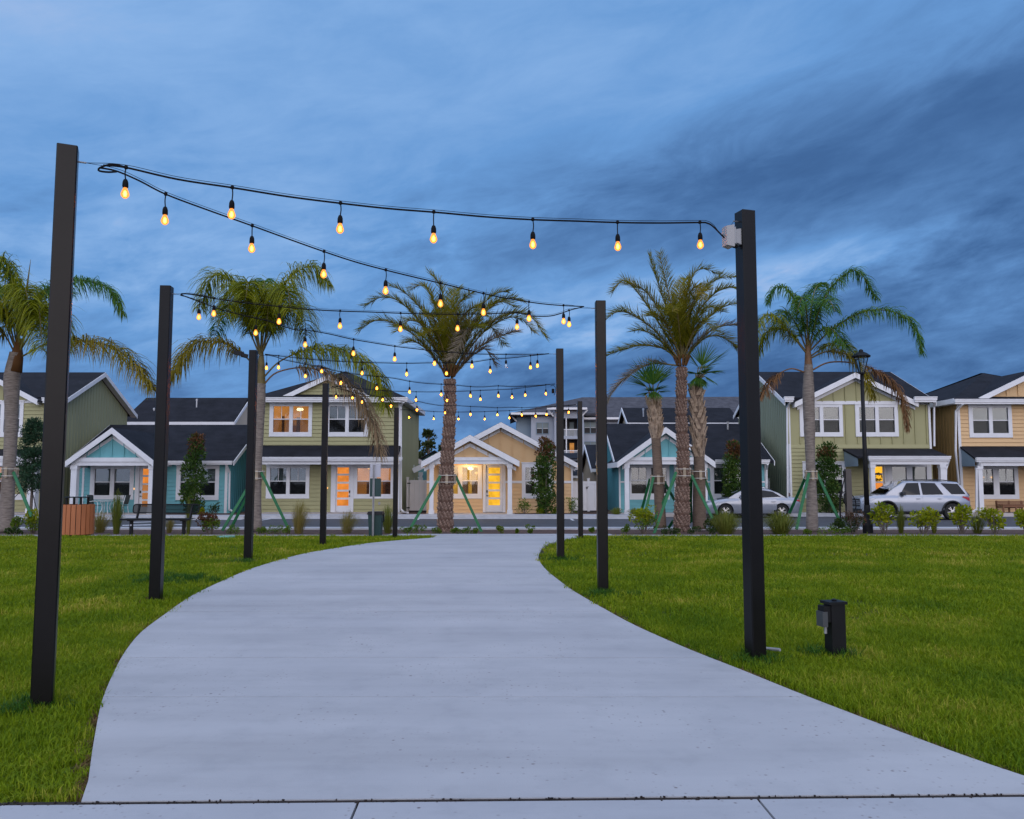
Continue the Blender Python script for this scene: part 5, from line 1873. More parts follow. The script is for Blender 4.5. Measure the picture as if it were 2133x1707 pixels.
o = MB().tube([a + Vector((-0.05, 0.03, 0.03)), e + Vector((0.02, 0, 0.045))], 0.013, 8).build('conduit_stub', MATS['box_grey'], None, at=a)
tag(o, 'short grey conduit stub lying at the foot of the nearest pedestal side post', 'pipe')

# ------------------------------------------------------------------ bench, litter bin, litter station
BD = 25.3
bz = gz(BD)
def bp_(x, y, d=BD):
    return P(x, y, d)


t = thing('park_bench', 'black metal park bench with a perforated back, behind the second post', 'bench', bp_(330, 1113))
xl, xr = bp_(261, 1080).x, bp_(404, 1080).x
zs = bp_(330, 1080).z
seat = MB()
seat.bx(xl, xr, BD - 0.32, BD + 0.14, zs - 0.018, zs)
seat.bx(xl, xr, BD - 0.345, BD - 0.31, zs - 0.05, zs + 0.006)
seat.build('seat', MATS['black_metal'], t)
z0, z1 = bp_(330, 1069.5).z, bp_(330, 1051.5).z
x0, x1 = bp_(272, 1060).x, bp_(410, 1060).x
fr = MB()
yb = lambda z: BD + 0.16 + (z - z0) * 0.18
r_ = 0.07
cor = []
for cx_, cz_, a0 in ((x1 - r_, z1 - r_, 0), (x0 + r_, z1 - r_, 90), (x0 + r_, z0 + r_, 180), (x1 - r_, z0 + r_, 270)):
    for k in range(5):
        a = R(a0 + k * 22.5)
        cor.append((cx_ + r_ * math.cos(a), cz_ + r_ * math.sin(a)))
cor.append(cor[0])
fr.tube([(x, yb(z), z) for x, z in cor], 0.017, 6, cap=False)
bk = fr.build('back_frame', MATS['black_metal'], t)
pn = MB().add([(x, yb(z), z) for x, z in cor[:-1]], [tuple(range(20))])
pn.build('back_mesh', MATS['bench_mesh'], t)
for px in (284, 395):
    xx = bp_(px, 1060).x
    MB().beam((xx, yb(z1) + 0.02, z1 - 0.02), (xx - 0.03, BD + 0.13, zs - 0.02), 0.05, 0.05).build('back_support', MATS['black_metal'], t)
for px in (277, 386):
    xx = bp_(px, 1090).x
    m = MB().box((xx, BD - 0.1, (zs + bz) / 2 - 0.03), (0.085, 0.085, zs - bz + 0.02))
    m.bx(xx - 0.05, xx + 0.05, BD - 0.3, BD + 0.14, zs - 0.075, zs - 0.019)
    m.build('leg', MATS['black_metal'], t)
MB().box((bp_(277, 1094).x, BD - 0.145, bp_(277, 1094).z), (0.05, 0.004, 0.045)).build('maker_plate', MATS['sign_back'], t)

c = bp_(157, 1115, 24.9)
t = thing('litter_bin', 'round litter bin clad in reddish wooden slats beside the tallest post', 'bin', c)
rr = (bp_(193.5, 1080, 24.9).x - bp_(126, 1080, 24.9).x) / 2
zt, zb = bp_(157, 1051, 24.9).z, bp_(157, 1115, 24.9).z
cx = (bp_(193.5, 1080, 24.9).x + bp_(126, 1080, 24.9).x) / 2
cc = Vector((cx, 24.9, 0))
n = 22
for k in range(n):
    a0, a1 = 2 * math.pi * k / n + 0.02, 2 * math.pi * (k + 1) / n - 0.02
    m = MB()
    ri, ro = rr - 0.035, rr
    ring = [(cc.x + ro * math.cos(a0), cc.y + ro * math.sin(a0)), (cc.x + ro * math.cos(a1), cc.y + ro * math.sin(a1)), (cc.x + ri * math.cos(a1), cc.y + ri * math.sin(a1)), (cc.x + ri * math.cos(a0), cc.y + ri * math.sin(a0))]
    m.hexa([(x, y, zt) for x, y in ring], [(x, y, zb + 0.03) for x, y in ring])
    m.build('slat', MATS['wood_slat'], t)
MB().lathe([(rr - 0.05, zb - 0.02), (rr - 0.05, zt - 0.05)], 20, cc).build('liner', MATS['black_metal'], t)
hood = MB()
for k in range(4):
    a = R(45 + 90 * k)
    hood.box((cc.x + 0.30 * math.cos(a), cc.y + 0.30 * math.sin(a), zt + 0.08), (0.05, 0.05, 0.24))
hood.lathe([(0.36, zt + 0.20), (0.36, zt + 0.225)], 16, cc)
hood.build('lid', MATS['black_metal'], t)

t = thing('waste_station', 'steel sign post with a blank plate and dark green dispenser before the green house', 'waste station', bp_(776, 1117, 24.5))
d = 24.5
q = lambda x, y, e=0: P(x, y, d + e)
m = MB()
xs_, zt_, zb_ = q(778, 1040).x, q(778, 968).z, q(776, 1118).z
m.bx(xs_ - 0.028, xs_ - 0.014, d - 0.03, d, zb_ - 0.1, zt_)
m.bx(xs_ + 0.014, xs_ + 0.028, d - 0.03, d, zb_ - 0.1, zt_)
m.bx(xs_ - 0.014, xs_ + 0.014, d - 0.012, d, zb_ - 0.1, zt_)
m.build('steel_post', MATS['steel'], t)
hol = MB()
z = zb_ + 0.05
while z < zt_ - 0.02:
    hol.bx(xs_ - 0.006, xs_ + 0.006, d - 0.016, d - 0.0125, z, z + 0.012)
    z += 0.025
hol.build('punched_hole', MATS['black_metal'], t)['kind'] = 'stuff'
MB().bx(q(771, 980).x, q(793, 980).x, d + 0.004, d + 0.01, q(780, 994).z, q(780, 967).z).build('sign_plate', MATS['sign_back'], t)
MB().bx(q(770.5, 1000).x, q(793, 1000).x, d + 0.004, d + 0.11, q(780, 1035).z, q(780, 997).z).build('bag_dispenser', MATS['bin_green'], t)
c = q(782, 1117, 0.25)
bw, bt = (q(794, 1090, .25).x - q(767.5, 1090, .25).x), (q(797, 1070, .25).x - q(766, 1070, .25).x)
t = thing('waste_bin', 'dark green plastic waste bin standing behind the steel litter station post', 'bin', c)
zt_, zb_ = q(780, 1069, .25).z, q(780, 1118, .25).z
m = MB()
cy = d + 0.27
m.hexa([(c.x + a * bt * 0.46, cy + b * 0.2, zt_) for a, b in ((-1, -1), (1, -1), (1, 1), (-1, 1))], [(c.x + a * bw * 0.44, cy + b * 0.18, zb_) for a, b in ((-1, -1), (1, -1), (1, 1), (-1, 1))])
m.build('body', MATS['bin_green'], t)
m = MB()
m.hexa([(c.x + a * bt * 0.47, cy + b * 0.19, zt_ + 0.045) for a, b in ((-1, -1), (1, -1), (1, 1), (-1, 1))], [(c.x + a * bt * 0.52, cy + b * 0.23, zt_ - 0.04) for a, b in ((-1, -1), (1, -1), (1, 1), (-1, 1))])
m.tube([(c.x + bt * 0.42, cy - 0.1, zt_ - 0.02), (c.x + bt * 0.56, cy - 0.05, zt_ - 0.06), (c.x + bt * 0.55, cy - 0.02, zt_ - 0.22), (c.x + bt * 0.48, cy, zt_ - 0.27)], 0.02, 6)
m.build('lid', MATS['black_metal'], t)

# turquoise valve lid in the lawn
a = G(472, 1120.5)
o = MB().lathe([(0.24, -0.05), (0.24, 0.022), (0.21, 0.028)], 16, (a.x, a.y, a.z + 0.02)).build('valve_lid', MATS['turquoise_lid'], None, at=a)
tag(o, 'pale turquoise irrigation valve lid set flush in the far lawn', 'valve lid')

# ------------------------------------------------------------------ street lamp
d = 26.9
b = P(1808, 1111, d)
t = thing('street_lamp', 'black street lamp with a lantern head standing in front of the silver SUV', 'street lamp', b)
Zp = lambda y: P(1800, y, d).z
Xp = lambda x: P(x, 1000, d).x
top = P(1795, 778, d)
m = MB().tube([(b.x, d, b.z - 0.2), (top.x + (b.x - top.x) * 0.5, d, (b.z + top.z) / 2), (top.x, d, top.z)], [0.085, 0.07, 0.055], 12)
m.build('pole', MATS['black_metal'], t, smooth=True)
MB().lathe([(0.16, b.z - 0.1), (0.16, b.z + 0.25), (0.11, b.z + 0.5), (0.09, b.z + 0.9)], 12, (b.x, d, 0)).build('base', MATS['black_metal'], t)
z0, z1, z2, z3 = Zp(776), Zp(744), Zp(738), Zp(728)
lant = MB()
for a in range(4):
    q_ = R(45 + 90 * a)
    lant.beam((top.x + 0.09 * math.cos(q_), d + 0.09 * math.sin(q_), z0), (top.x + 0.23 * math.cos(q_), d + 0.23 * math.sin(q_), z1), 0.025, 0.025)
lant.lathe([(0.11, z0 - 0.05), (0.11, z0)], 8, (top.x, d, 0))
lant.build('lantern_frame', MATS['black_metal'], t)
MB().lathe([(0.30, z1 - 0.01), (0.31, z1 + 0.02), (0.18, z1 + 0.12), (0.075, z1 + 0.17), (0.07, z3 - 0.03), (0.02, z3)], 8, (top.x, d, 0)).build('lantern_roof', MATS['black_metal'], t)
MB().lathe([(0.085, z0 + 0.02), (0.19, z1 - 0.02)], 4, (top.x, d, 0)).build('lantern_glass', MATS['window_glass'], t)

# ------------------------------------------------------------------ car charger
d = 36.2
b = P(1771, 1092, d)
t = thing('car_charger', 'brown car charging pillar with looped black cables beside the far kerb', 'charger', b)
x0, x1, zt_ = P(1762.5, 1000, d).x, P(1774, 1000, d).x, P(1768, 977.5, d).z
MB().bx(x0, x1, d, d + 0.22, ROAD, zt_).build('pillar', MATS['charger_brown'], t)
MB().bx(x0 - 0.07, x0 - 0.002, d + 0.03, d + 0.16, P(1, 1050, d).z, P(1, 1028, d).z).build('connector_holder', MATS['black_metal'], t)
MB().bx(x0 - 0.06, x0 - 0.002, d + 0.03, d + 0.16, P(1, 996, d).z, P(1, 982, d).z).build('display', MATS['black_metal'], t)
for pts in ([(1761, 990), (1756, 1010), (1751, 1040), (1752, 1085), (1757, 1095)], [(1761, 1024), (1753, 1030), (1757, 1045), (1763, 1055), (1764, 1080)], [(1774, 1030), (1781, 1042), (1783, 1056), (1779, 1066), (1775, 1068)], [(1756, 1024), (1751, 1024), (1749, 1050), (1750, 1092)]):
    MB().tube(catmull([P(x, y, d + 0.08) for x, y in pts], 14), 0.022, 6).build('cable', MATS['black_metal'], t, smooth=True)

# ------------------------------------------------------------------ porch furniture
d = 42.5
zf = P(1, 1071, d).z
t = thing('bistro_table', 'small pale round table on the porch of the teal cottage', 'table', P(220, 1071, d))
c = P(221, 1044.5, d)
MB().lathe([(0.36, 0), (0.37, 0.015), (0.36, 0.03)], 20, c).build('table_top', MATS['pale_furniture'], t)
for k in range(4):
    a = R(45 + 90 * k)
    dx, dy = math.cos(a), math.sin(a)
    MB().tube(catmull([(c.x + dx * .28, c.y + dy * .28, c.z), (c.x + dx * .18, c.y + dy * .18, c.z - .3), (c.x + dx * .3, c.y + dy * .3, zf)], 6), 0.017, 6).build('leg', MATS['pale_furniture'], t)


def porch_chair(px, face, label, hide=False):
    c = P(px, 1071, d)
    t = thing('porch_chair', label, 'chair', Vector((c.x, d, zf)), 'chairs at the porch table')
    w = 0.27
    s_ = face
    for yy in (-w, w):
        MB().tube(catmull([(c.x - s_ * .28, d + yy, zf), (c.x - s_ * .26, d + yy, zf + .62), (c.x + s_ * .22, d + yy, zf + .62)], 8), 0.018, 6).build('leg', MATS['pale_furniture'], t)
        MB().tube(catmull([(c.x + s_ * .24, d + yy, zf), (c.x + s_ * .18, d + yy, zf + .42), (c.x + s_ * .30, d + yy, zf + .95)], 8), 0.018, 6).build('leg', MATS['pale_furniture'], t)
    MB().hexa([(c.x - s_ * .26, d - w, zf + .45), (c.x + s_ * .2, d - w, zf + .42), (c.x + s_ * .2, d + w, zf + .42), (c.x - s_ * .26, d + w, zf + .45)],
              [(c.x - s_ * .26, d - w, zf + .43), (c.x + s_ * .2, d - w, zf + .40), (c.x + s_ * .2, d + w, zf + .40), (c.x - s_ * .26, d + w, zf + .43)]).build('seat', MATS['sling'], t)
    MB().hexa([(c.x + s_ * .22, d - w, zf + .95), (c.x + s_ * .32, d - w, zf + .96), (c.x + s_ * .32, d + w, zf + .96), (c.x + s_ * .22, d + w, zf + .95)][::1],
              [(c.x + s_ * .16, d - w, zf + .48), (c.x + s_ * .20, d - w, zf + .48), (c.x + s_ * .20, d + w, zf + .48), (c.x + s_ * .16, d + w, zf + .48)]).build('backrest', MATS['sling'], t)


porch_chair(253, 1, 'dark sling porch chair with pale arms near the teal cottage door')
porch_chair(196, -1, 'dark sling porch chair behind the wooden litter bin, by the porch column')

d = 42.6
t = thing('porch_bench', 'slatted brown wooden bench on the porch of the yellow two storey house', 'bench', P(2110, 1069, d))
zf = P(1, 1069, d).z
xa_, xb_ = P(2083, 1050, d).x, P(2139, 1050, d).x
for k in range(6):
    z = P(1, 1044 + k * 2.7, d).z
    piece('back_slat', 'cube', 'bench_wood', t, t, xa_, xb_, d + 0.22 + (0.02 * k), d + 0.245 + 0.02 * k - k * 0.04 + 0.04 * k, z - 0.05, z)
for k in range(5):
    piece('seat_slat', 'cube', 'bench_wood', t, t, xa_, xb_, d - 0.25 + k * 0.1, d - 0.165 + k * 0.1, zf + 0.40, zf + 0.425)
for x in (xa_ + 0.04, (xa_ + xb_) / 2, xb_ - 0.04):
    MB().bx(x - 0.035, x + 0.035, d - 0.24, d - 0.18, zf, zf + 0.39).build('leg', MATS['bench_wood'], t)
    MB().bx(x - 0.035, x + 0.035, d + 0.36, d + 0.42, zf, zf + 0.62).build('leg', MATS['bench_wood'], t)
MB().bx(xa_, xb_, d - 0.245, d - 0.21, zf + 0.30, zf + 0.385).build('apron', MATS['bench_wood'], t)


# ------------------------------------------------------------------ cars
def car(name, label, x_front, d_near, L, W, H, wb, fo, wr, hood, belt, deck, ws, roof, rg, tail, paint, cladding, ground, kind):
    """Car with its nose at x_front pointing towards -x; near side at depth d_near. Lengths from the nose in metres."""
    yc = d_near + W / 2
    org = Vector((x_front, yc, ground))
    t = thing(name, label, 'car', org)
    sill = 0.22 if kind == 'sedan' else 0.30
    top = lambda x: float(np.interp(x, [p[0] for p in hood], [p[1] for p in hood]))
    plan = lambda x: float(np.interp(x, [0, 0.08, 0.35, 0.9, L - 0.9, L - 0.3, L - 0.06, L], [0.68, 0.80, 0.91, 0.985, 1.0, 0.95, 0.86, 0.78]))

    def half(x, z):
        zt = top(x)
        k = (z - sill) / max(zt - sill, 0.1)
        prof = float(np.interp(k, [0, 0.12, 0.35, 0.62, 0.78, 0.92, 1.0], [0.93, 0.965, 0.985, 1.0, 0.985, 0.95, 0.87]))
        return W / 2 * plan(x) * prof
    ks = [0, 0.12, 0.30, 0.48, 0.62, 0.70, 0.78, 0.88, 0.96, 1.0]
    xs = [0, 0.05, 0.15, 0.35, 0.6, 0.9, 1.2, 1.5, 1.9, 2.4, 2.9, 3.4, 3.8, L - 0.9, L - 0.55, L - 0.3, L - 0.12, L - 0.03, L]
    xs = sorted(set(xs))
    m = MB()
    n = 2 * len(ks) + 1
    bow = lambda z: 0.10 * (1 - min(1, abs(z - 0.62) / 0.5))
    for x in xs:
        ring = []
        zt = top(x)
        for k in ks:
            z = sill + (zt - sill) * k
            xx = x
            ring.append((xx, -half(x, z), z))
        ring.append((x, 0, zt + 0.035))
        for k in reversed(ks):
            z = sill + (zt - sill) * k
            ring.append((x, half(x, z), z))
        for px, py, pz in ring:
            m.v.append((org.x + px, org.y + py, org.z + pz))
    for i in range(len(xs) - 1):
        for k in range(n):
            k2 = (k + 1) % n
            m.f.append((i * n + k, i * n + k2, (i + 1) * n + k2, (i + 1) * n + k))
            m.m.append(0)
    m.f.append(tuple(range(n - 1, -1, -1)))
    m.f.append(tuple((len(xs) - 1) * n + k for k in range(n)))
    m.m += [0, 0]
    body = m.build('body', MATS[paint], t)
    me = body.data
    import bmesh
    bm = bmesh.new()
    bm.from_mesh(me)
    bmesh.ops.recalc_face_normals(bm, faces=bm.faces)
    bm.to_mesh(me)
    bm.free()
    # wheel arches cut through
    cut = MB()
    for xw in (fo, fo + wb):
        cut.lathe([(wr * 1.20, -W), (wr * 1.20, W)], 28, (org.x + xw, org.y, org.z + wr + 0.01), axis='y')
    co = cut.build('arch_cutter', MATS['car_black'], None)
    bm = bmesh.new()
    bm.from_mesh(co.data)
    bmesh.ops.recalc_face_normals(bm, faces=bm.faces)
    bm.to_mesh(co.data)
    bm.free()
    md = body.modifiers.new('arch', 'BOOLEAN')
    md.object = co
    md.operation = 'DIFFERENCE'
    md.solver = 'EXACT'
    bpy.context.view_layer.update()
    dg = bpy.context.evaluated_depsgraph_get()
    nm = bpy.data.meshes.new_from_object(body.evaluated_get(dg))
    body.modifiers.clear()
    body.data = nm
    bpy.data.objects.remove(co)
    nm.polygons.foreach_set('use_smooth', [True] * len(nm.polygons))
    nm.set_sharp_from_angle(angle=R(32))
    MB().bx(org.x + fo - wr * 1.15, org.x + fo + wb + wr * 1.15, org.y - W * 0.36, org.y + W * 0.36, org.z + sill - 0.05, org.z + 0.75).build('underbody', MATS['car_black'], t)
    # cabin
    zr, zb_ = H, belt
    wbelt, wroof = W / 2 * 0.90, W / 2 * 0.685
    cab = MB()
    st = [(ws[0], 0.0), (ws[0] + (ws[1] - ws[0]) * 0.5, 0.53), (ws[1], 0.96), (roof[0], 1.0), (roof[1], 0.985), (rg[0], 0.93), (rg[0] + (rg[1] - rg[0]) * 0.5, 0.52), (rg[1], 0.0)]
    nn = 9
    for x, k in st:
        z = zb_ + (zr - zb_) * k - 0.02 * (k == 0)
        wl = wbelt * (0.90 if x in (ws[0],) else 1.0) * (0.93 if x == rg[1] else 1)
        wt = wbelt + (wroof - wbelt) * k
        ring = [(x, -wl, zb_ - 0.06), (x, -wl, zb_ - 0.01), (x, -wt - 0.012 * k, zb_ + (z - zb_) * 0.93), (x, -wt * 0.92, z), (x, 0, z + 0.03 * k), (x, wt * 0.92, z), (x, wt + 0.012 * k, zb_ + (z - zb_) * 0.93), (x, wl, zb_ - 0.01), (x, wl, zb_ - 0.06)]
        for p in ring:
            cab.v.append((org.x + p[0], org.y + p[1], org.z + p[2]))
    for i in range(len(st) - 1):
        for k in range(nn - 1):
            cab.f.append((i * nn + k, i * nn + k + 1, (i + 1) * nn + k + 1, (i + 1) * nn + k))
            cab.m.append(0)
    cb = cab.build('cabin', MATS[paint], t, angle=28)

    def side_pt(x, k, sy, e=0.008):
        # point on the cabin's side at height share k of the roof line there
        kk = float(np.interp(x, [p[0] for p in st], [p[1] for p in st]))
        z = zb_ + (zr - zb_) * k
        w_ = wbelt + (wroof - wbelt) * k
        return Vector((org.x + x, org.y + sy * (w_ + 0.014 * k + e), org.z + z))
    for sy in (-1, 1):
        for poly in tail['windows']:
            pts = [side_pt(x, k, sy) for x, k in poly]
            mm = MB().add(pts, [tuple(range(len(pts))) if sy < 0 else tuple(range(len(pts) - 1, -1, -1))])
            mm.build('side_window', MATS['car_glass'], t)
    # windscreen and rear glass lie a little above the cabin's faces
    for (xa, ka, xb, kb), nm_ in (((ws[0] + 0.06, 0.05, ws[1] - 0.02, 0.93), 'windscreen'), ((rg[1] - 0.05, 0.06, rg[0] + 0.02, 0.88), 'rear_window')):
        za, zb2 = zb_ + (zr - zb_) * float(np.interp(xa, [p[0] for p in st], [p[1] for p in st])), zb_ + (zr - zb_) * float(np.interp(xb, [p[0] for p in st], [p[1] for p in st]))
        wa, wb_ = wbelt * 0.86, wroof * 0.90
        e = 0.03
        q = [(xa, -wa, za + e), (xa, wa, za + e), (xb, wb_, zb2 + e), (xb, -wb_, zb2 + e)]
        MB().add([(org.x + a, org.y + b, org.z + c) for a, b, c in q], [(0, 1, 2, 3)]).build(nm_, MATS['car_glass'], t)
    # doors: thin skins on the body side with gaps around them
    for sy in (-1, 1):
        for (xa, xb, hx) in tail['doors']:
            m = MB()
            nx, nz = 7, 7
            for i in range(nx):
                for j in range(nz):
                    x = xa + 0.012 + (xb - xa - 0.024) * i / (nx - 1)
                    z = sill + 0.16 + (belt - 0.05 - sill - 0.16) * j / (nz - 1)
                    m.v.append((org.x + x, org.y + sy * (half(x, z) + 0.007), org.z + z))
            for i in range(nx - 1):
                for j in range(nz - 1):
                    q = (i * nz + j, (i + 1) * nz + j, (i + 1) * nz + j + 1, i * nz + j + 1)
                    m.f.append(q if sy < 0 else q[::-1])
                    m.m.append(0)
            dr = m.build('door', MATS[paint], t, smooth=True)
            z = belt - 0.16
            y = org.y + sy * (half(hx, z) + 0.03)
            MB().beam((org.x + hx - 0.09, y, org.z + z), (org.x + hx + 0.09, y, org.z + z), 0.025, 0.03).build('handle', MATS[paint], dr)
    if cladding:
        for sy in (-1, 1):
            m = MB()
            for xa, xb in ((fo + wr * 1.2, fo + wb - wr * 1.2), (fo + wb + wr * 1.2, L - 0.05), (0.05, fo - wr * 1.2)):
                ny = [xa + (xb - xa) * i / 5 for i in range(6)]
                b0 = len(m.v)
                for x in ny:
                    for z in (sill - 0.02, sill + 0.10):
                        m.v.append((org.x + x, org.y + sy * (half(x, max(z, sill)) + 0.012), org.z + z))
                for i in range(5):
                    m.f.append((b0 + 2 * i, b0 + 2 * i + 2, b0 + 2 * i + 3, b0 + 2 * i + 1))
                    m.m.append(0)
            m.build('sill_trim', MATS['car_black'], t)
            for xw in (fo, fo + wb):
                pts = []
                for k in range(15):
                    a = R(-12 + k * 204 / 14)
                    x = xw + wr * 1.21 * math.cos(a)
                    z = wr + 0.01 + wr * 1.21 * math.sin(a)
                    pts.append((org.x + x, org.y + sy * (half(x, max(z, sill)) + 0.004), org.z + z))
                MB().tube(pts, 0.045, 6).build('arch_trim', MATS['car_black'], t)
    for sy in (-1, 1):
        for xw in (fo, fo + wb):
            c = (org.x + xw, org.y + sy * (W / 2 - 0.14), org.z + wr)
            w2 = 0.125
            ty = MB().lathe([(wr * 0.64, -w2), (wr * 0.92, -w2), (wr, -w2 * 0.7), (wr, w2 * 0.7), (wr * 0.92, w2), (wr * 0.64, w2)], 28, c, axis='y', cap=False)
            wh = ty.build('wheel', MATS['tyre_rubber'], t, angle=30)
            rim = MB()
            f = c[1] + sy * 0.10
            for k in range(10):
                a = 2 * math.pi * k / 10 + (0.13 if k % 2 else -0.13)
                rim.beam((c[0] + 0.05 * math.cos(a), f, c[2] + 0.05 * math.sin(a)), (c[0] + wr * 0.64 * math.cos(a), f - sy * 0.012, c[2] + wr * 0.64 * math.sin(a)), 0.03, 0.035, up=(0, 1, 0))
            rim.lathe([(0.02, sy * 0.075), (0.075, sy * 0.075), (0.07, sy * 0.115), (0.02, sy * 0.12)], 12, c, axis='y')
            nr = 28
            for (r0, r1) in ((wr * 0.60, wr * 0.67),):
                ring0 = [(c[0] + r0 * math.cos(2 * math.pi * k / nr), f, c[2] + r0 * math.sin(2 * math.pi * k / nr)) for k in range(nr)]
                ring1 = [(c[0] + r1 * math.cos(2 * math.pi * k / nr), f + sy * 0.012, c[2] + r1 * math.sin(2 * math.pi * k / nr)) for k in range(nr)]
                rim.add(ring0 + ring1, [(k, (k + 1) % nr, nr + (k + 1) % nr, nr + k) for k in range(nr)])
            rim.build('rim', MATS['alloy'], wh)
            MB().lathe([(wr * 0.66, -0.02), (wr * 0.66, 0.02)], 20, (c[0], c[1] + sy * 0.02, c[2]), axis='y').build('brake_shade', MATS['car_black'], wh)
        # lights follow the body's skin
        for nm_, quad, mt in tail['lamps']:
            m = MB()
            for i in range(7):
                for j in range(4):
                    u, w_ = i / 6, j / 3
                    x = (quad[0][0] * (1 - u) + quad[1][0] * u) * (1 - w_) + (quad[3][0] * (1 - u) + quad[2][0] * u) * w_
                    z = (quad[0][1] * (1 - u) + quad[1][1] * u) * (1 - w_) + (quad[3][1] * (1 - u) + quad[2][1] * u) * w_
                    m.v.append((org.x + x, org.y + sy * (half(max(x, 0.0), z) + 0.014), org.z + z))
            for i in range(6):
                for j in range(3):
                    q = (i * 4 + j, (i + 1) * 4 + j, (i + 1) * 4 + j + 1, i * 4 + j + 1)
                    m.f.append(q if sy < 0 else q[::-1])
                    m.m.append(0)
            m.build(nm_, MATS[mt], t)
        mx, mz = tail['mirror']
        m = MB()
        yy = org.y + sy * (W / 2 * 0.92)
        m.hexa([(org.x + mx - 0.02, yy, org.z + mz + 0.16), (org.x + mx + 0.16, yy, org.z + mz + 0.16), (org.x + mx + 0.14, yy + sy * 0.22, org.z + mz + 0.15), (org.x + mx + 0.02, yy + sy * 0.2, org.z + mz + 0.13)],
               [(org.x + mx - 0.04, yy, org.z + mz), (org.x + mx + 0.15, yy, org.z + mz), (org.x + mx + 0.12, yy + sy * 0.22, org.z + mz + 0.0), (org.x + mx, yy + sy * 0.2, org.z + mz + 0.02)])
        m.build('mirror', MATS['car_black' if cladding else paint], t)
    # nose: grille and lower intake
    for (za, zb3, wk, mt, nm_) in tail['front']:
        wk2 = W / 2 * wk
        MB().hexa([(org.x - 0.02, org.y - wk2, org.z + zb3), (org.x - 0.02, org.y + wk2, org.z + zb3), (org.x + 0.06, org.y + wk2, org.z + zb3), (org.x + 0.06, org.y - wk2, org.z + zb3)],
                  [(org.x - 0.03, org.y - wk2 * 0.95, org.z + za), (org.x - 0.03, org.y + wk2 * 0.95, org.z + za), (org.x + 0.06, org.y + wk2 * 0.95, org.z + za), (org.x + 0.06, org.y - wk2 * 0.95, org.z + za)]).build(nm_, MATS[mt], t)
    if kind == 'suv':
        for k in range(3):
            z = org.z + 0.70 + k * 0.075
            MB().bx(org.x - 0.045, org.x - 0.02, org.y - W * 0.30, org.y + W * 0.30, z, z + 0.022).build('grille_bar', MATS['lamp_clear'], t)
        for sy in (-1, 1):
            MB().tube(catmull([(org.x + roof[0] + .15, org.y + sy * wroof * .88, org.z + H - .01), (org.x + roof[0] + .4, org.y + sy * wroof * .9, org.z + H + .055), (org.x + roof[1] - .2, org.y + sy * wroof * .9, org.z + H + .045), (org.x + roof[1] + .25, org.y + sy * wroof * .88, org.z + H - .03)], 14), 0.022, 6).build('roof_rail', MATS['car_black'], t)
    else:
        MB().hexa([(org.x + roof[1] + .05, org.y - .02, org.z + H + .06), (org.x + roof[1] + .12, org.y - .02, org.z + H + .06), (org.x + roof[1] + .12, org.y + .02, org.z + H + .06), (org.x + roof[1] + .05, org.y + .02, org.z + H + .06)],
                  [(org.x + roof[1] - .08, org.y - .04, org.z + H - .01), (org.x + roof[1] + .14, org.y - .04, org.z + H - .02), (org.x + roof[1] + .14, org.y + .04, org.z + H - .02), (org.x + roof[1] - .08, org.y + .04, org.z + H - .01)]).build('antenna_fin', MATS[paint], t)
    return t


dn = 38.1
car('silver_suv', 'light silver SUV parked in front of the house with the wreath', P(1799, 1050, dn).x, dn, 5.0, 1.98, 1.775, 2.98, 1.09, 0.385,
    [(0, 0.96), (0.15, 1.05), (0.6, 1.11), (1.15, 1.15), (4.2, 1.14), (4.75, 1.14), (5.0, 1.06)], 1.13, 1.1, (1.02, 1.98), (2.30, 4.05), (4.50, 4.94),
    dict(windows=[[(1.72, 0.02), (2.66, 0.03), (2.66, 0.88), (2.12, 0.86)], [(2.77, 0.03), (3.72, 0.05), (3.42, 0.86), (2.77, 0.89)], [(4.10, 0.07), (4.74, 0.08), (4.47, 0.80), (3.70, 0.86)]],
         doors=[(1.62, 2.71, 2.52), (2.71, 3.70, 3.50)], mirror=(1.76, 1.12),
         lamps=[('headlight', [(0.05, 0.86), (0.40, 0.90), (0.58, 1.00), (0.10, 0.96)], 'lamp_clear'), ('tail_light', [(4.56, 1.04), (4.92, 0.86), (4.95, 1.02), (4.60, 1.09)], 'lamp_red'), ('fog_slot', [(0.16, 0.50), (0.28, 0.48), (0.28, 0.70), (0.18, 0.72)], 'car_black')],
         front=[(0.62, 0.95, 0.56, 'car_black', 'grille'), (0.28, 0.50, 0.72, 'car_black', 'lower_bumper')]), 'silver_paint', True, ROAD, 'suv')
dn = 40.1
car('silver_sedan', 'silver grey sedan parked behind the palms, partly hidden by the nearest pedestal side post', P(1469.5, 1050, dn).x, dn, 4.63, 1.78, 1.425, 2.70, 0.98, 0.325,
    [(0, 0.62), (0.15, 0.74), (0.6, 0.86), (1.25, 0.96), (3.7, 0.97), (4.3, 0.985), (4.55, 0.96), (4.63, 0.86)], 0.95, 0.96, (1.10, 2.02), (2.25, 3.0), (3.15, 4.05),
    dict(windows=[[(1.62, 0.03), (2.55, 0.04), (2.52, 0.88), (2.02, 0.80)], [(2.62, 0.04), (3.68, 0.16), (3.30, 0.66), (2.60, 0.88)]],
         doors=[(1.60, 2.58, 2.40), (2.58, 3.45, 3.28)], mirror=(1.72, 0.95),
         lamps=[('headlight', [(0.06, 0.60), (0.42, 0.66), (0.62, 0.80), (0.14, 0.68)], 'lamp_clear'), ('tail_light', [(4.30, 0.84), (4.60, 0.78), (4.61, 0.88), (4.32, 0.90)], 'lamp_red')],
         front=[(0.22, 0.50, 0.66, 'car_black', 'grille')]), 'silver_grey_paint', False, ROAD, 'sedan')


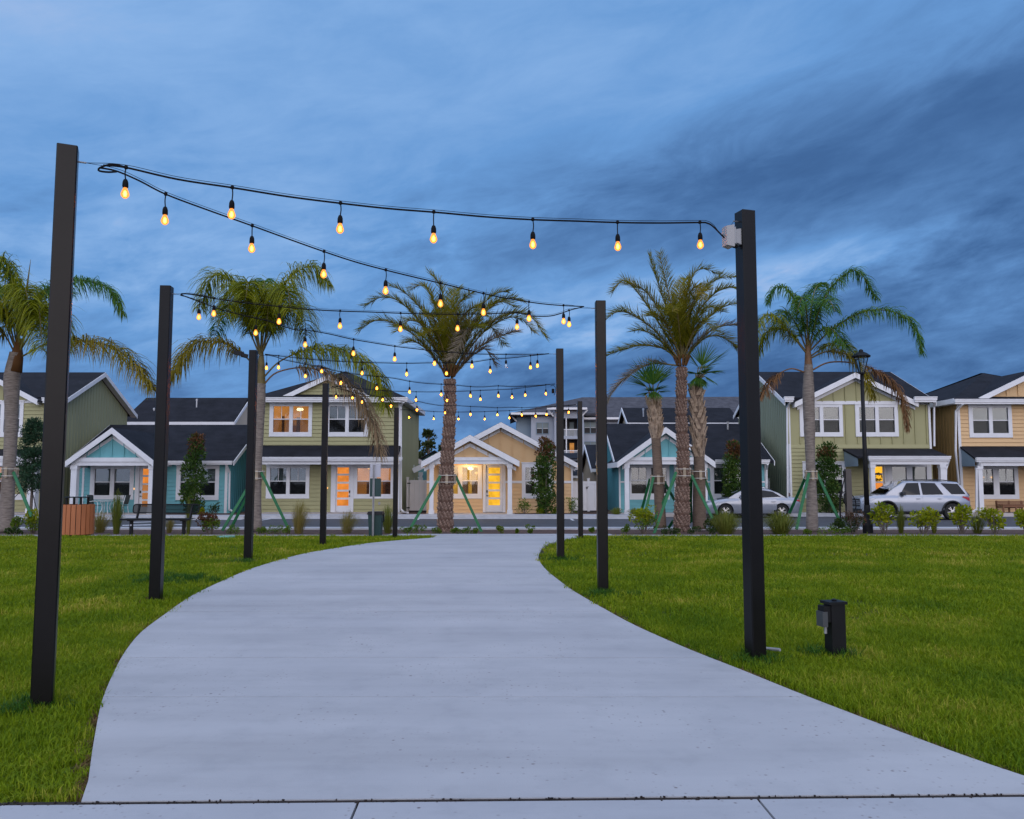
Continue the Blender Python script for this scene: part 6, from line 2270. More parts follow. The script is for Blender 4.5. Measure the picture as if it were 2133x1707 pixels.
# ------------------------------------------------------------------ foliage
leaf_mat('queen_green', (0.110, 0.145, 0.006), (0.255, 0.270, 0.008), 0.38, 0.5, (0.36, 0.28, 0.02))
leaf_mat('queen_deep', (0.030, 0.130, 0.030), (0.105, 0.205, 0.020), 0.36, 0.5, (0.23, 0.22, 0.02))
leaf_mat('queen_gold', (0.14, 0.125, 0.008), (0.28, 0.215, 0.012), 0.35, 0.5, (0.36, 0.23, 0.03))
leaf_mat('date_green', (0.095, 0.115, 0.008), (0.255, 0.222, 0.012), 0.34, 0.5, (0.38, 0.27, 0.07))
leaf_mat('date_grey', (0.14, 0.12, 0.09), (0.26, 0.21, 0.15), 0.15, 0.6)
leaf_mat('sabal_green', (0.030, 0.115, 0.022), (0.110, 0.205, 0.028), 0.32, 0.45, (0.19, 0.21, 0.03))
leaf_mat('dead_frond', (0.13, 0.060, 0.022), (0.24, 0.125, 0.055), 0.15, 0.7)
leaf_mat('straw_frond', (0.22, 0.15, 0.085), (0.34, 0.24, 0.14), 0.15, 0.7)
pm('frond_stem', (0.13, 0.10, 0.03), 0.6, 0.25, 4.0)
pm('frond_stem_brown', (0.17, 0.085, 0.035), 0.6, 0.25, 4.0)
pm('palm_trunk_grey', (0.24, 0.205, 0.175), 0.85, 0.25, 5.0, stretch=(1, 1, 5), bump=0.6, bscale=18, alt=(0.12, 0.095, 0.08))
pm('date_trunk', (0.10, 0.055, 0.038), 0.9, 0.45, 12.0, bump=0.8, bscale=30, alt=(0.055, 0.030, 0.020))
pm('date_boss', (0.24, 0.165, 0.125), 0.85, 0.35, 14.0, bump=0.5, bscale=40, alt=(0.10, 0.060, 0.045))
pm('sabal_trunk', (0.15, 0.105, 0.075), 0.9, 0.3, 6.0, stretch=(1, 1, 4), bump=0.7, bscale=20, alt=(0.10, 0.070, 0.05))
pm('leaf_base', (0.36, 0.27, 0.19), 0.8, 0.30, 9.0, bump=0.4, bscale=40, alt=(0.20, 0.14, 0.095))
pm('bark', (0.13, 0.105, 0.085), 0.9, 0.3, 8.0, bump=0.6, bscale=30)


class Leaves:
    """Many small faces with one random value per leaf, as one mesh."""

    def __init__(s):
        s.v, s.f, s.r = [], [], []

    def strip(s, pts, w0, side, rnd):
        """Tapering blade along pts with half width vectors along side."""
        n = len(pts)
        b = len(s.v)
        for i, p in enumerate(pts):
            k = 1.0 - i / (n - 1)
            k = min(1.0, 0.25 + 1.1 * k) if i < n - 1 else 0.06
            if i == 0:
                k = 0.55
            s.v += [tuple(p - side * (w0 * k)), tuple(p + side * (w0 * k))]
        for i in range(n - 1):
            s.f.append((b + 2 * i, b + 2 * i + 1, b + 2 * i + 3, b + 2 * i + 2))
            s.r.append(rnd)

    def leaf(s, p, dirv, side, L, w, rnd):
        b = len(s.v)
        m = p + dirv * (L * 0.5)
        s.v += [tuple(p), tuple(m + side * w), tuple(p + dirv * L), tuple(m - side * w)]
        s.f.append((b, b + 1, b + 2, b + 3))
        s.r.append(rnd)

    def build(s, name, mat, parent, kind=None, at=None):
        r = parent
        off = OFF.get(parent.name) if parent else None
        while off is None and r is not None:
            r = r.parent
            off = OFF.get(r.name)
        if at is not None:
            off = Vector(at)
        me = bpy.data.meshes.new(name)
        v = np.array(s.v, dtype=np.float64) - np.array(tuple(off))
        me.from_pydata(v.tolist(), [], s.f)
        me.materials.append(MATS[mat])
        a = me.attributes.new('rnd', 'FLOAT', 'FACE')
        a.data.foreach_set('value', s.r)
        me.update()
        o = link(name, me, parent)
        if at is not None:
            o.location = Vector(at)
        if kind:
            o['kind'] = kind
        return o


def rv(a=1.0):
    return Vector((random.uniform(-a, a), random.uniform(-a, a), random.uniform(-a, a)))


def frond(parent, pts, style, mat, stem='frond_stem', start=0.22, dens=1.0, llen=None):
    """One palm leaf: a curved stem with leaflets, its own part of the palm."""
    path = catmull(pts, 26)
    acc = [0.0]
    for a, b in zip(path[:-1], path[1:]):
        acc.append(acc[-1] + (b - a).length)
    Lt = acc[-1]

    def at(u):
        s_ = u * Lt
        i = max(0, min(len(path) - 2, int(np.searchsorted(acc, s_)) - 1))
        k = (s_ - acc[i]) / max(1e-6, acc[i + 1] - acc[i])
        return path[i].lerp(path[i + 1], k), (path[i + 1] - path[i]).normalized()
    lv = Leaves()
    if style == 'queen':
        n = int(Lt / 0.0105 * dens)
        ll = llen or (0.66 if mat == 'queen_deep' else 0.92)
        for i in range(n):
            u = start + (1 - start) * (i + random.random()) / n
            p, t = at(min(u, 0.999))
            sd = t.cross(Vector((0, 0, 1)))
            sd = sd.normalized() if sd.length > 0.05 else t.orthogonal().normalized()
            up = sd.cross(t).normalized()
            sg = 1 if i % 2 else -1
            ang = random.uniform(-0.5, 0.85)
            out = (sd * sg * math.cos(ang) + up * math.sin(ang) + t * random.uniform(0.25, 0.7)).normalized()
            L = ll * (0.55 + 0.75 * math.sin(math.pi * min(1, (u - start) / (1 - start) * 0.86 + 0.12))) * random.uniform(0.75, 1.15)
            q = [p]
            dv = out.copy()
            seg = 4
            g = random.uniform(0.42, 0.95)
            for k in range(seg):
                q.append(q[-1] + dv * (L / seg))
                dv = (dv + Vector((0, 0, -g)) + rv(0.06)).normalized()
            sv = out.cross(Vector((0, 0, 1)))
            sv = (sv.normalized() if sv.length > 0.05 else sd)
            sv = (sv + rv(0.7)).normalized()
            lv.strip(q, random.uniform(0.012, 0.019), sv, random.random())
    else:
        n = int(Lt / 0.037 * dens)
        ll = llen or 0.50
        for i in range(n):
            u = start + (1 - start) * (i + 0.3 * random.random()) / n
            p, t = at(min(u, 0.999))
            sd = t.cross(Vector((0, 0, 1)))
            sd = sd.normalized() if sd.length > 0.08 else t.orthogonal().normalized()
            up = sd.cross(t).normalized()
            w = (u - start) / (1 - start)
            L0 = ll * (0.45 + 0.75 * math.sin(math.pi * min(1, 0.2 + 0.72 * w)))
            for sg in (-1, 1):
                for extra in (0, 1):
                    if extra and random.random() < 0.25:
                        continue
                    lift = random.uniform(0.15, 0.75) if not extra else random.uniform(-0.25, 0.3)
                    out = (sd * sg * 0.75 + up * lift + t * random.uniform(0.75, 1.05)).normalized()
                    L = L0 * random.uniform(0.8, 1.12)
                    m_ = p + out * L * 0.5 + rv(0.006)
                    e = p + out * L + Vector((0, 0, -0.10 * L * random.random())) + rv(0.015)
                    sv = (out.cross(up) * 0.6 + rv(0.6)).normalized()
                    lv.strip([p, m_, e], random.uniform(0.011, 0.016), sv, random.random())
    fr = lv.build('frond', mat, parent)
    rad = [0.028 * (1 - 0.85 * i / (len(path) - 1)) + 0.004 for i in range(len(path))]
    MB().tube(path, rad, 5).build('midrib', MATS[stem], fr, root=parent, smooth=True)
    return fr


def fan(parent, c, dirv, r, mat, up=Vector((0, 0, 1)), stalk_from=None, arc=230, n=34, droop=0.25):
    """Palmate leaf: blades radiating from the end of a stalk."""
    dirv = dirv.normalized()
    sd = dirv.cross(up)
    sd = sd.normalized() if sd.length > 0.05 else dirv.orthogonal().normalized()
    nr = sd.cross(dirv).normalized()
    lv = Leaves()
    for i in range(n):
        a = R(-arc / 2 + arc * i / (n - 1)) + random.uniform(-0.03, 0.03)
        fold = abs(math.sin(a)) * 0.35
        o = (dirv * math.cos(a) + sd * math.sin(a) - nr * fold * 0.5).normalized()
        L = r * (1.0 - 0.22 * abs(a) / R(arc / 2)) * random.uniform(0.88, 1.08)
        q = [c, c + o * L * 0.4, c + o * L * 0.75 + Vector((0, 0, -droop * L * 0.10)), c + o * L + Vector((0, 0, -droop * L * random.uniform(0.15, 0.5)))]
        sv = (o.cross(nr) + nr * random.uniform(-0.5, 0.5)).normalized()
        lv.strip(q, 0.019, sv, random.random())
    f = lv.build('fan_leaf', mat, parent)
    if stalk_from is not None:
        MB().tube(catmull([stalk_from, (stalk_from + c) / 2 + Vector((0, 0, 0.05)), c], 6), [0.02] * 7, 5).build('stalk', MATS['sabal_green'] if False else MATS['frond_stem'], f, root=parent, smooth=True)
    return f


def trunk_tube(parent, pts, rads, mat, rings=0.0, name='trunk', n=18, seg=40):
    path = catmull(pts, seg)
    rr = np.interp(np.linspace(0, 1, seg + 1), np.linspace(0, 1, len(rads)), rads)
    rr = [r * (1 + random.uniform(-rings, rings)) for r in rr]
    return MB().tube(path, rr, n).build(name, MATS[mat], parent, smooth=True)


def braces(label, trunk_pt, r, boards, mat='brace_green'):
    """Staking kit of one palm: wood battens strapped round the trunk and the leaning boards."""
    t = thing('tree_brace', label, 'tree brace', Vector((trunk_pt.x, trunk_pt.y, gz(trunk_pt.y))), 'green staking boards propping the palms')
    for k in range(5):
        a = R(72 * k - 90)
        c = trunk_pt + Vector((math.cos(a) * (r + 0.03), math.sin(a) * (r + 0.03), 0))
        MB().box(c, (0.09, 0.04, 0.34), rz=a + R(90)).build('batten', MATS['batten_wood'], t)
    for z in (-0.11, 0.12):
        m = MB()
        ring = [(trunk_pt.x + (r + 0.058) * math.cos(2 * math.pi * k / 20), trunk_pt.y + (r + 0.058) * math.sin(2 * math.pi * k / 20)) for k in range(21)]
        m.tube([(x, y, trunk_pt.z + z) for x, y in ring], 0.012, 4, cap=False)
        m.build('strap', MATS['strap'], t)
    for (x0, y0, x1, y1, e0, e1) in boards:
        d = trunk_pt.y
        a, b = P(x0, y0, d + e0), P(x1, y1, d + e1)
        MB().beam(a, b, 0.09, 0.045, up=(0, -1, 0.2)).build('brace_board', MATS[mat], t)


PG = 'palms in the planting bed'


def palm(name, label, bx, by, d):
    b = P(bx, by, d)
    t = thing(name, label, 'palm tree', b, PG)
    return t, b


def fr_px(t, d, pts, style, mat, stem='frond_stem', e=0.0, **kw):
    """Frond from pixel control points; e = how far the tip comes towards (-) or away from (+) the camera."""
    n = len(pts) - 1
    frond(t, [P(x, y, d + e * (i / n) ** 1.3) for i, (x, y) in enumerate(pts)], style, mat, stem, **kw)


# --- drooping palm at the photograph's bench side edge
D = 27.6
t, b = palm('queen_palm', 'drooping palm beside the tallest post, before the house with the shaded side gable', 14, 1106, D)
trunk_tube(t, [P(14, 1108, D), P(14, 1060, D), P(20, 960, D), P(24, 870, D), P(25, 790, D), P(34, 735, D)], [0.25, 0.22, 0.195, 0.20, 0.255, 0.20], 'palm_trunk_grey', 0.02)
MB().tube([P(30, 775, D), P(35, 745, D), P(40, 705, D)], [0.24, 0.20, 0.08], 12).build('crown_shaft', MATS['dead_frond'], t, smooth=True)
for pts, e, mt in (([(38, 735), (24, 590), (-30, 530), (-90, 560)], 1.0, 'queen_deep'), ([(38, 730), (34, 620), (8, 545), (-40, 520)], -0.6, 'queen_green'), ([(40, 730), (80, 620), (150, 585), (225, 600), (256, 655)], 0.6, 'queen_deep'),
                   ([(42, 745), (110, 712), (185, 712), (255, 735), (322, 812)], -0.4, 'queen_gold'), ([(40, 740), (62, 655), (80, 640), (88, 730)], -1.9, 'queen_green'), ([(36, 740), (10, 650), (-30, 640), (-80, 700)], -1.6, 'queen_green'),
                   ([(36, 735), (-10, 640), (-90, 600), (-170, 650)], 1.2, 'queen_deep'), ([(38, 735), (45, 630), (52, 600), (60, 640)], -1.5, 'queen_green'), ([(40, 735), (75, 640), (110, 600), (150, 615)], 1.9, 'queen_deep'),
                   ([(36, 745), (0, 690), (-60, 690), (-120, 770)], -0.5, 'queen_gold'), ([(38, 735), (20, 640), (5, 600), (-20, 620)], 2.2, 'queen_deep'), ([(39, 735), (95, 650), (120, 660), (118, 730)], -1.0, 'queen_green')):
    fr_px(t, D, pts, 'queen', mt, e=e)
MB().tube([P(45, 700, D), P(56, 600, D), P(64, 541, D)], [0.05, 0.035, 0.006], 6).build('spear_leaf', MATS['frond_stem'], t)
braces('green staking boards around the palm at the litter bin side', P(21, 985, D), 0.20, [(28, 984, 66, 1076, -0.15, -1.2), (2, 986, -22, 1040, -0.1, -0.6), (20, 984, 0, 1090, 0.3, 1.2)])

# --- drooping palm behind the third bench side post
D = 28.2
t, b = palm('queen_palm', 'palm with long drooping fronds standing behind the floodlight post', 540, 1104, D)
trunk_tube(t, [P(534, 1106, D), P(534, 1040, D), P(537, 960, D), P(540, 890, D), P(541, 830, D), P(543, 800, D)], [0.19, 0.16, 0.14, 0.16, 0.20, 0.17], 'palm_trunk_grey', 0.03)
MB().tube([P(541, 830, D), P(543, 800, D), P(544, 760, D), P(544, 725, D)], [0.17, 0.16, 0.12, 0.06], 12).build('crown_shaft', MATS['frond_stem'], t, smooth=True)
for pts, e, mt in (([(543, 745), (515, 640), (475, 580), (440, 580), (418, 640)], 0.5, 'queen_green'), ([(543, 745), (530, 640), (518, 588), (512, 620)], -1.9, 'queen_green'), ([(544, 745), (568, 640), (605, 578), (650, 556), (684, 592)], 0.4, 'queen_green'),
                   ([(544, 745), (570, 650), (596, 600), (606, 650)], -2.0, 'queen_green'), ([(541, 775), (505, 738), (455, 712), (400, 720), (352, 790)], -0.6, 'queen_gold'), ([(546, 790), (585, 752), (650, 728), (730, 738), (785, 785), (803, 850)], -0.8, 'queen_green'),
                   ([(546, 805), (580, 775), (650, 768), (728, 805), (772, 870), (792, 945)], 0.6, 'straw_frond'), ([(543, 745), (520, 630), (490, 600), (470, 660)], -1.5, 'queen_green'), ([(543, 740), (548, 620), (552, 585), (558, 620)], 1.8, 'queen_deep'),
                   ([(543, 740), (556, 640), (560, 615), (556, 680)], -1.4, 'queen_green'), ([(543, 742), (585, 660), (625, 640), (640, 700)], 1.2, 'queen_green'), ([(543, 745), (505, 660), (470, 640), (448, 700)], 1.6, 'queen_deep')):
    fr_px(t, D, pts, 'queen', mt, 'frond_stem_brown' if mt == 'straw_frond' else 'frond_stem', e=e, dens=0.75 if mt == 'straw_frond' else 1.0)
braces('green staking boards around the palm behind the floodlight post', P(538, 990, D), 0.15, [(534, 986, 463, 1106, -0.1, -1.0), (537, 992, 480, 1103, 0.15, 0.6), (544, 984, 603, 1106, -0.12, -0.3)])

# --- thick palm in the middle
D = 28.4
t, b = palm('date_palm', 'thick trunked palm with feathery fronds in front of the yellow cottage', 929, 1106, D)


def date_trunk(t, pts, rads, n_rows, n_around, boss):
    tr = trunk_tube(t, pts, [r * 0.93 for r in rads], 'date_trunk', 0.01, n=20)
    path = catmull(pts, 60)
    bm_ = MB()
    lv = []
    rows = n_rows
    for i in range(rows):
        u = (i + 0.5) / rows
        p = path[min(59, int(u * 60))]
        r = float(np.interp(u, np.linspace(0, 1, len(rads)), rads))
        for k in range(n_around):
            a = 2 * math.pi * (k + 0.5 * (i % 2)) / n_around + random.uniform(-0.04, 0.04) + 0.12 * i
            o = Vector((math.cos(a), math.sin(a), 0))
            sd = Vector((-math.sin(a), math.cos(a), 0))
            c = p + o * (r * 0.90)
            w = 2 * math.pi * r / n_around * 0.44
            hgt = boss * random.uniform(0.85, 1.1)
            tip = c + o * (0.055 * random.uniform(0.7, 1.25)) + Vector((0, 0, hgt * 0.25))
            lo, hi = c - Vector((0, 0, hgt * 0.5)), c + Vector((0, 0, hgt * 0.55))
            bm_.add([lo, c - sd * w, hi, c + sd * w, tip], [(0, 1, 4), (1, 2, 4), (2, 3, 4), (3, 0, 4)])
    o = bm_.build('trunk_boss', MATS['date_boss'], tr, root=t)
    o['kind'] = 'stuff'


date_trunk(t, [P(928, 1108, D), P(928, 1040, D), P(932, 950, D), P(937, 860, D), P(937, 790, D)], [0.285, 0.265, 0.235, 0.205, 0.195], 46, 11, 0.165)
for pts, e, mt in (([(936, 780), (880, 680), (834, 630), (795, 620), (760, 638)], 0.5, 'date_green'), ([(935, 785), (870, 705), (815, 672), (775, 670), (747, 690)], -0.5, 'date_green'), ([(936, 780), (900, 680), (865, 630), (835, 605), (812, 596)], -0.3, 'date_green'),
                   ([(937, 775), (912, 660), (893, 606), (875, 595), (855, 604)], 0.8, 'date_green'), ([(937, 775), (930, 670), (918, 600), (894, 567)], 0.4, 'date_green'), ([(938, 775), (945, 680), (958, 630), (980, 612)], -1.0, 'date_green'),
                   ([(938, 778), (970, 680), (1010, 630), (1038, 610), (1060, 608)], 0.4, 'date_green'), ([(938, 778), (985, 680), (1030, 635), (1065, 622), (1090, 628)], -0.6, 'date_green'), ([(939, 782), (1000, 690), (1060, 655), (1105, 660), (1136, 702)], -0.4, 'date_green'),
                   ([(939, 782), (1000, 700), (1050, 665), (1085, 665), (1112, 692)], 0.9, 'date_green'), ([(940, 788), (985, 735), (1025, 708), (1060, 695), (1078, 690)], -0.9, 'date_grey'), ([(940, 790), (975, 750), (1003, 728), (1018, 735), (1032, 762)], 0.2, 'date_grey'),
                   ([(935, 786), (890, 730), (862, 712), (845, 715)], -1.2, 'date_green'), ([(936, 784), (890, 690), (855, 668), (828, 690)], -1.4, 'date_green'), ([(938, 776), (955, 690), (974, 674), (958, 715), (940, 750)], -1.3, 'date_grey'),
                   ([(937, 776), (910, 680), (898, 655), (890, 660)], -1.6, 'date_green'), ([(938, 776), (960, 670), (990, 640), (1010, 660)], -1.6, 'date_green'), ([(937, 776), (940, 660), (945, 615), (955, 600)], 1.6, 'date_green'),
                   ([(937, 776), (925, 690), (915, 640), (905, 630)], 1.8, 'date_green'), ([(938, 776), (980, 690), (1020, 680), (1050, 720)], 1.5, 'date_green'), ([(936, 780), (900, 720), (860, 690), (820, 680)], 1.5, 'date_green'),
                   ([(938, 776), (965, 700), (985, 680), (1003, 684)], -1.8, 'date_green'), ([(937, 776), (915, 705), (900, 690), (880, 700)], -1.9, 'date_green'), ([(938, 778), (1000, 660), (1040, 630), (1075, 640)], 1.2, 'date_green')):
    fr_px(t, D, pts, 'date', mt, e=e, start=0.12)
for k in range(14):
    a = R(360 * k / 14)
    q = P(937, 785, D)
    o_ = Vector((math.cos(a), math.sin(a), 0))
    MB().beam(q + o_ * 0.17, q + o_ * 0.34 + Vector((0, 0, 0.38)), 0.06, 0.025).build('stub', MATS['dead_frond'], t)
braces('green staking boards around the thick palm in the middle', P(932, 998, D), 0.25, [(917, 992, 850, 1110, -0.25, -1.3), (949, 992, 1004, 1110, 0.1, -0.2), (932, 992, 935, 1095, 0.3, 1.6)])

# --- feathery palm of the cluster
D = 28.2
t, b = palm('date_palm', 'slim brown trunked palm with feathery fronds, tallest of the three palm cluster', 1421, 1106, D)
date_trunk(t, [P(1420, 1106, D), P(1421, 1040, D), P(1423, 950, D), P(1419, 860, D), P(1420, 765, D)], [0.285, 0.25, 0.21, 0.185, 0.18], 50, 10, 0.155)
for pts, e, mt in (([(1418, 750), (1370, 670), (1330, 612), (1300, 585), (1274, 610)], 0.4, 'date_green'), ([(1418, 748), (1385, 670), (1352, 615), (1325, 595), (1298, 590)], -0.5, 'date_green'), ([(1419, 745), (1398, 670), (1375, 605), (1352, 530)], 0.3, 'date_green'),
                   ([(1420, 745), (1405, 670), (1390, 600), (1373, 528)], -0.4, 'date_green'), ([(1417, 752), (1365, 690), (1315, 655), (1285, 650), (1260, 668)], -0.6, 'date_green'), ([(1416, 757), (1385, 728), (1340, 720), (1300, 728), (1262, 742)], 0.5, 'date_green'),
                   ([(1421, 745), (1425, 650), (1440, 580), (1465, 560), (1495, 572)], 0.2, 'date_green'), ([(1422, 745), (1440, 650), (1470, 600), (1500, 580), (1531, 578)], 0.5, 'date_green'), ([(1422, 746), (1450, 660), (1485, 615), (1515, 600), (1536, 602)], -0.8, 'date_green'),
                   ([(1423, 748), (1455, 685), (1490, 650), (1520, 635), (1545, 634)], 0.6, 'date_green'), ([(1423, 750), (1455, 710), (1490, 685), (1520, 678), (1545, 680)], -0.6, 'date_grey'), ([(1424, 755), (1455, 715), (1485, 700), (1515, 708), (1536, 726)], 0.3, 'date_green'),
                   ([(1421, 745), (1428, 650), (1440, 605), (1455, 600), (1464, 625)], -1.5, 'queen_gold'), ([(1420, 745), (1415, 650), (1418, 600), (1428, 580)], 1.6, 'date_green'), ([(1419, 747), (1395, 690), (1375, 660), (1350, 655)], -1.6, 'date_green'),
                   ([(1422, 746), (1445, 690), (1465, 670), (1490, 690)], -1.6, 'date_green'), ([(1420, 746), (1405, 680), (1390, 650), (1370, 640)], 1.5, 'date_green'), ([(1422, 746), (1450, 670), (1475, 640), (1505, 650)], 1.4, 'date_green'),
                   ([(1421, 745), (1432, 660), (1450, 620), (1478, 600)], -1.0, 'date_green'), ([(1420, 745), (1412, 660), (1405, 640), (1400, 650)], -1.7, 'date_green'),
                   ([(1417, 757), (1385, 720), (1345, 690), (1318, 690)], 1.2, 'date_green'), ([(1416, 762), (1350, 760), (1290, 800), (1262, 842)], 0.2, 'date_grey')):
    fr_px(t, D, pts, 'date', mt, e=e, start=0.12)
for k in range(12):
    a = R(360 * k / 12)
    q = P(1420, 762, D)
    o_ = Vector((math.cos(a), math.sin(a), 0))
    MB().beam(q + o_ * 0.16, q + o_ * 0.30 + Vector((0, 0, 0.34)), 0.06, 0.025).build('stub', MATS['dead_frond'], t)
braces('green staking boards around the tallest palm of the cluster', P(1423, 985, D), 0.21, [(1408, 984, 1362, 1113, -0.2, -1.3), (1406, 996, 1364, 1082, 0.15, 0.3), (1402, 1085, 1393, 1100, 0.4, 0.6), (1437, 990, 1440, 1088, 0.2, 0.9)])


# --- two fan palms
def sabal(label, base, top, d, boots, fans, r0, r1, lean):
    t, b = palm('sabal_palm', label, base[0], base[1], d)
    pts = [P(*base, d), P((base[0] + lean[0]) / 2, (base[1] + lean[1]) / 2, d), P(*lean, d), P(*top, d)]
    tr = trunk_tube(t, pts, [r0, r0 * 0.9, r1, r1 * 0.8], 'sabal_trunk', 0.012)
    path = catmull(pts, 60)
    ya, yb = boots
    z0, z1 = P(1, yb, d).z, P(1, ya, d).z
    rows = 12
    bm_ = None
    for i in range(rows):
        z = z0 + (z1 - z0) * (i + 0.2) / rows
        p = min(path, key=lambda q: abs(q.z - z))
        for k in range(6):
            a = 2 * math.pi * (k + 0.5 * (i % 2)) / 6 + random.uniform(-0.12, 0.12)
            o = Vector((math.cos(a), math.sin(a), 0))
            sd = Vector((-math.sin(a), math.cos(a), 0))
            c = p + o * (r1 * 0.72)
            c.z = z
            L = random.uniform(0.34, 0.48)
            fl = random.uniform(0.12, 0.28)
            c = c + o * (r1 * 0.12)
            e = c + o * (L * fl) + Vector((0, 0, L)) + sd * random.choice((-0.14, 0.14))
            s2 = sd * 0.040
            m = MB()
            th = o * 0.02
            m.hexa([c - sd * 0.075 + th, c + sd * 0.075 + th, e + s2 + th, e - s2 + th], [c - sd * 0.075 - th, c + sd * 0.075 - th, e + s2 - th, e - s2 - th])
            m.build('leaf_base', MATS['leaf_base'], tr, root=t)
    for (fx, fy, e, ux, uy, uz, r, mt) in fans:
        c = P(fx, fy, d + e)
        st = path[-1]
        fan(t, c, Vector((ux, uy, uz)), r * (1.50 if uz > 0.5 else 0.92), mt, stalk_from=st, arc=105, n=18)
    return t


D = 28.6
sabal('shortest fan leaved palm with a shaggy trunk, first of the cluster past the path', (1377, 1100), (1361, 838), D, (845, 915),
      [(1352, 800, 0.0, -0.2, -0.3, 1, 0.80, 'sabal_green'), (1360, 795, 0.3, 0.15, 0.3, 1, 0.75, 'sabal_green'), (1372, 800, 0.0, 0.55, -0.2, 0.8, 0.70, 'sabal_green'), (1346, 806, -0.2, -0.8, -0.2, 0.55, 0.72, 'sabal_green'),
       (1368, 812, -0.4, 0.5, -0.8, 0.3, 0.62, 'sabal_green'), (1356, 815, -0.5, -0.2, -0.9, 0.25, 0.62, 'sabal_green'), (1362, 815, -0.4, 0.1, -0.6, -0.5, 0.60, 'sabal_green'), (1374, 815, 0.2, 0.9, 0.3, 0.1, 0.52, 'sabal_green'),
       (1350, 818, 0.3, -0.8, 0.4, -0.1, 0.52, 'sabal_green'), (1360, 802, -0.3, -0.05, -0.5, 1, 0.72, 'sabal_green'), (1357, 825, -0.1, -0.3, -0.3, -0.9, 0.45, 'straw_frond'), (1366, 825, -0.1, 0.3, -0.3, -0.9, 0.42, 'straw_frond')], 0.19, 0.155, (1366, 910))
sabal('fan leaved palm with a shaggy crossed leaf base trunk, nearest the sedan in the cluster', (1457, 1102), (1450, 800), D - 0.2, (815, 955),
      [(1462, 762, 0.0, 0.1, -0.3, 1, 0.72, 'sabal_green'), (1472, 764, 0.0, 0.75, -0.2, 0.65, 0.76, 'sabal_green'), (1475, 775, -0.2, 1, -0.3, 0.1, 0.72, 'sabal_green'), (1455, 765, 0.1, -0.5, 0.1, 0.85, 0.65, 'sabal_green'),
       (1449, 778, 0.0, -0.9, -0.3, 0.2, 0.55, 'sabal_green'), (1466, 778, -0.5, 0.3, -0.9, 0.4, 0.66, 'sabal_green'), (1456, 780, -0.5, -0.2, -0.9, 0.1, 0.60, 'sabal_green'), (1468, 784, -0.2, 0.7, -0.4, -0.5, 0.62, 'sabal_green'),
       (1452, 785, -0.2, -0.5, -0.4, -0.7, 0.55, 'sabal_green'), (1464, 768, 0.5, 0.4, 0.8, 0.5, 0.6, 'sabal_green'), (1460, 788, -0.2, 0.1, -0.5, -0.9, 0.50, 'sabal_green')], 0.235, 0.185, (1456, 950))
braces('green staking boards around the short shaggy palm', P(1369, 1000, 28.6), 0.20, [(1354, 998, 1333, 1076, 0.2, 0.8), (1361, 994, 1340, 1088, -0.2, -0.8), (1378, 995, 1405, 1042, 0.25, 1.0)])
braces('green staking boards around the shaggy palm nearest the sedan', P(1456, 990, 28.4), 0.235, [(1440, 990, 1486, 1085, -0.25, -1.0), (1466, 992, 1494, 1072, 0.1, 0.2), (1440, 1000, 1437, 1090, 0.25, 0.9)])

# --- drooping palm in front of the house with the wreath
D = 28.0
t, b = palm('queen_palm', 'palm with drooping fronds and two brown dead ones, before the house with the wreath', 1692, 1106, D)
trunk_tube(t, [P(1692, 1108, D), P(1691, 1040, D), P(1688, 960, D), P(1686, 890, D), P(1684, 820, D), P(1684, 760, D)], [0.205, 0.175, 0.15, 0.185, 0.20, 0.14], 'palm_trunk_grey', 0.03)
MB().tube([P(1684, 790, D), P(1684, 760, D), P(1683, 735, D), P(1683, 705, D)], [0.155, 0.13, 0.10, 0.05], 12).build('crown_shaft', MATS['frond_stem_brown'], t, smooth=True)
for pts, e, mt in (([(1683, 735), (1705, 650), (1740, 590), (1785, 565), (1828, 622)], 0.3, 'queen_deep'), ([(1682, 732), (1670, 660), (1640, 605), (1615, 600), (1598, 630)], 0.6, 'queen_deep'), ([(1681, 738), (1650, 700), (1612, 660), (1585, 665), (1570, 710)], -0.8, 'queen_green'),
                   ([(1684, 735), (1735, 685), (1800, 650), (1860, 650), (1905, 680), (1920, 735)], -0.3, 'queen_deep'), ([(1684, 735), (1702, 695), (1725, 683), (1742, 695), (1762, 722)], -1.0, 'queen_deep'), ([(1685, 748), (1722, 733), (1765, 740), (1800, 775), (1817, 830)], -0.5, 'queen_gold'),
                   ([(1687, 774), (1729, 755), (1791, 760), (1851, 790), (1880, 835), (1890, 895)], -0.2, 'dead_frond'), ([(1677, 776), (1645, 769), (1610, 790), (1584, 832)], -0.4, 'dead_frond'), ([(1683, 732), (1690, 640), (1700, 600), (1715, 590)], 1.7, 'queen_deep'),
                   ([(1683, 732), (1680, 650), (1672, 620), (1660, 650)], -1.6, 'queen_deep'), ([(1683, 732), (1705, 650), (1725, 625), (1740, 650)], -1.6, 'queen_deep'), ([(1682, 734), (1655, 670), (1632, 650), (1620, 690)], 1.5, 'queen_deep'),
                   ([(1684, 745), (1720, 722), (1750, 715), (1790, 745)], 1.3, 'queen_green'), ([(1682, 736), (1640, 690), (1600, 690), (1575, 740)], 0.8, 'queen_green')):
    dead = mt == 'dead_frond'
    fr_px(t, D, pts, 'queen', mt, 'frond_stem_brown' if dead else 'frond_stem', e=e, dens=0.8 if dead else 0.85, start=0.40 if dead else 0.2, llen=0.42 if dead else 0.52)
braces('green staking boards around the palm before the house with the wreath', P(1689, 990, D), 0.16, [(1680, 990, 1644, 1070, 0.2, 0.9), (1685, 986, 1659, 1103, -0.2, -1.1), (1701, 986, 1756, 1100, 0.0, -0.2)])

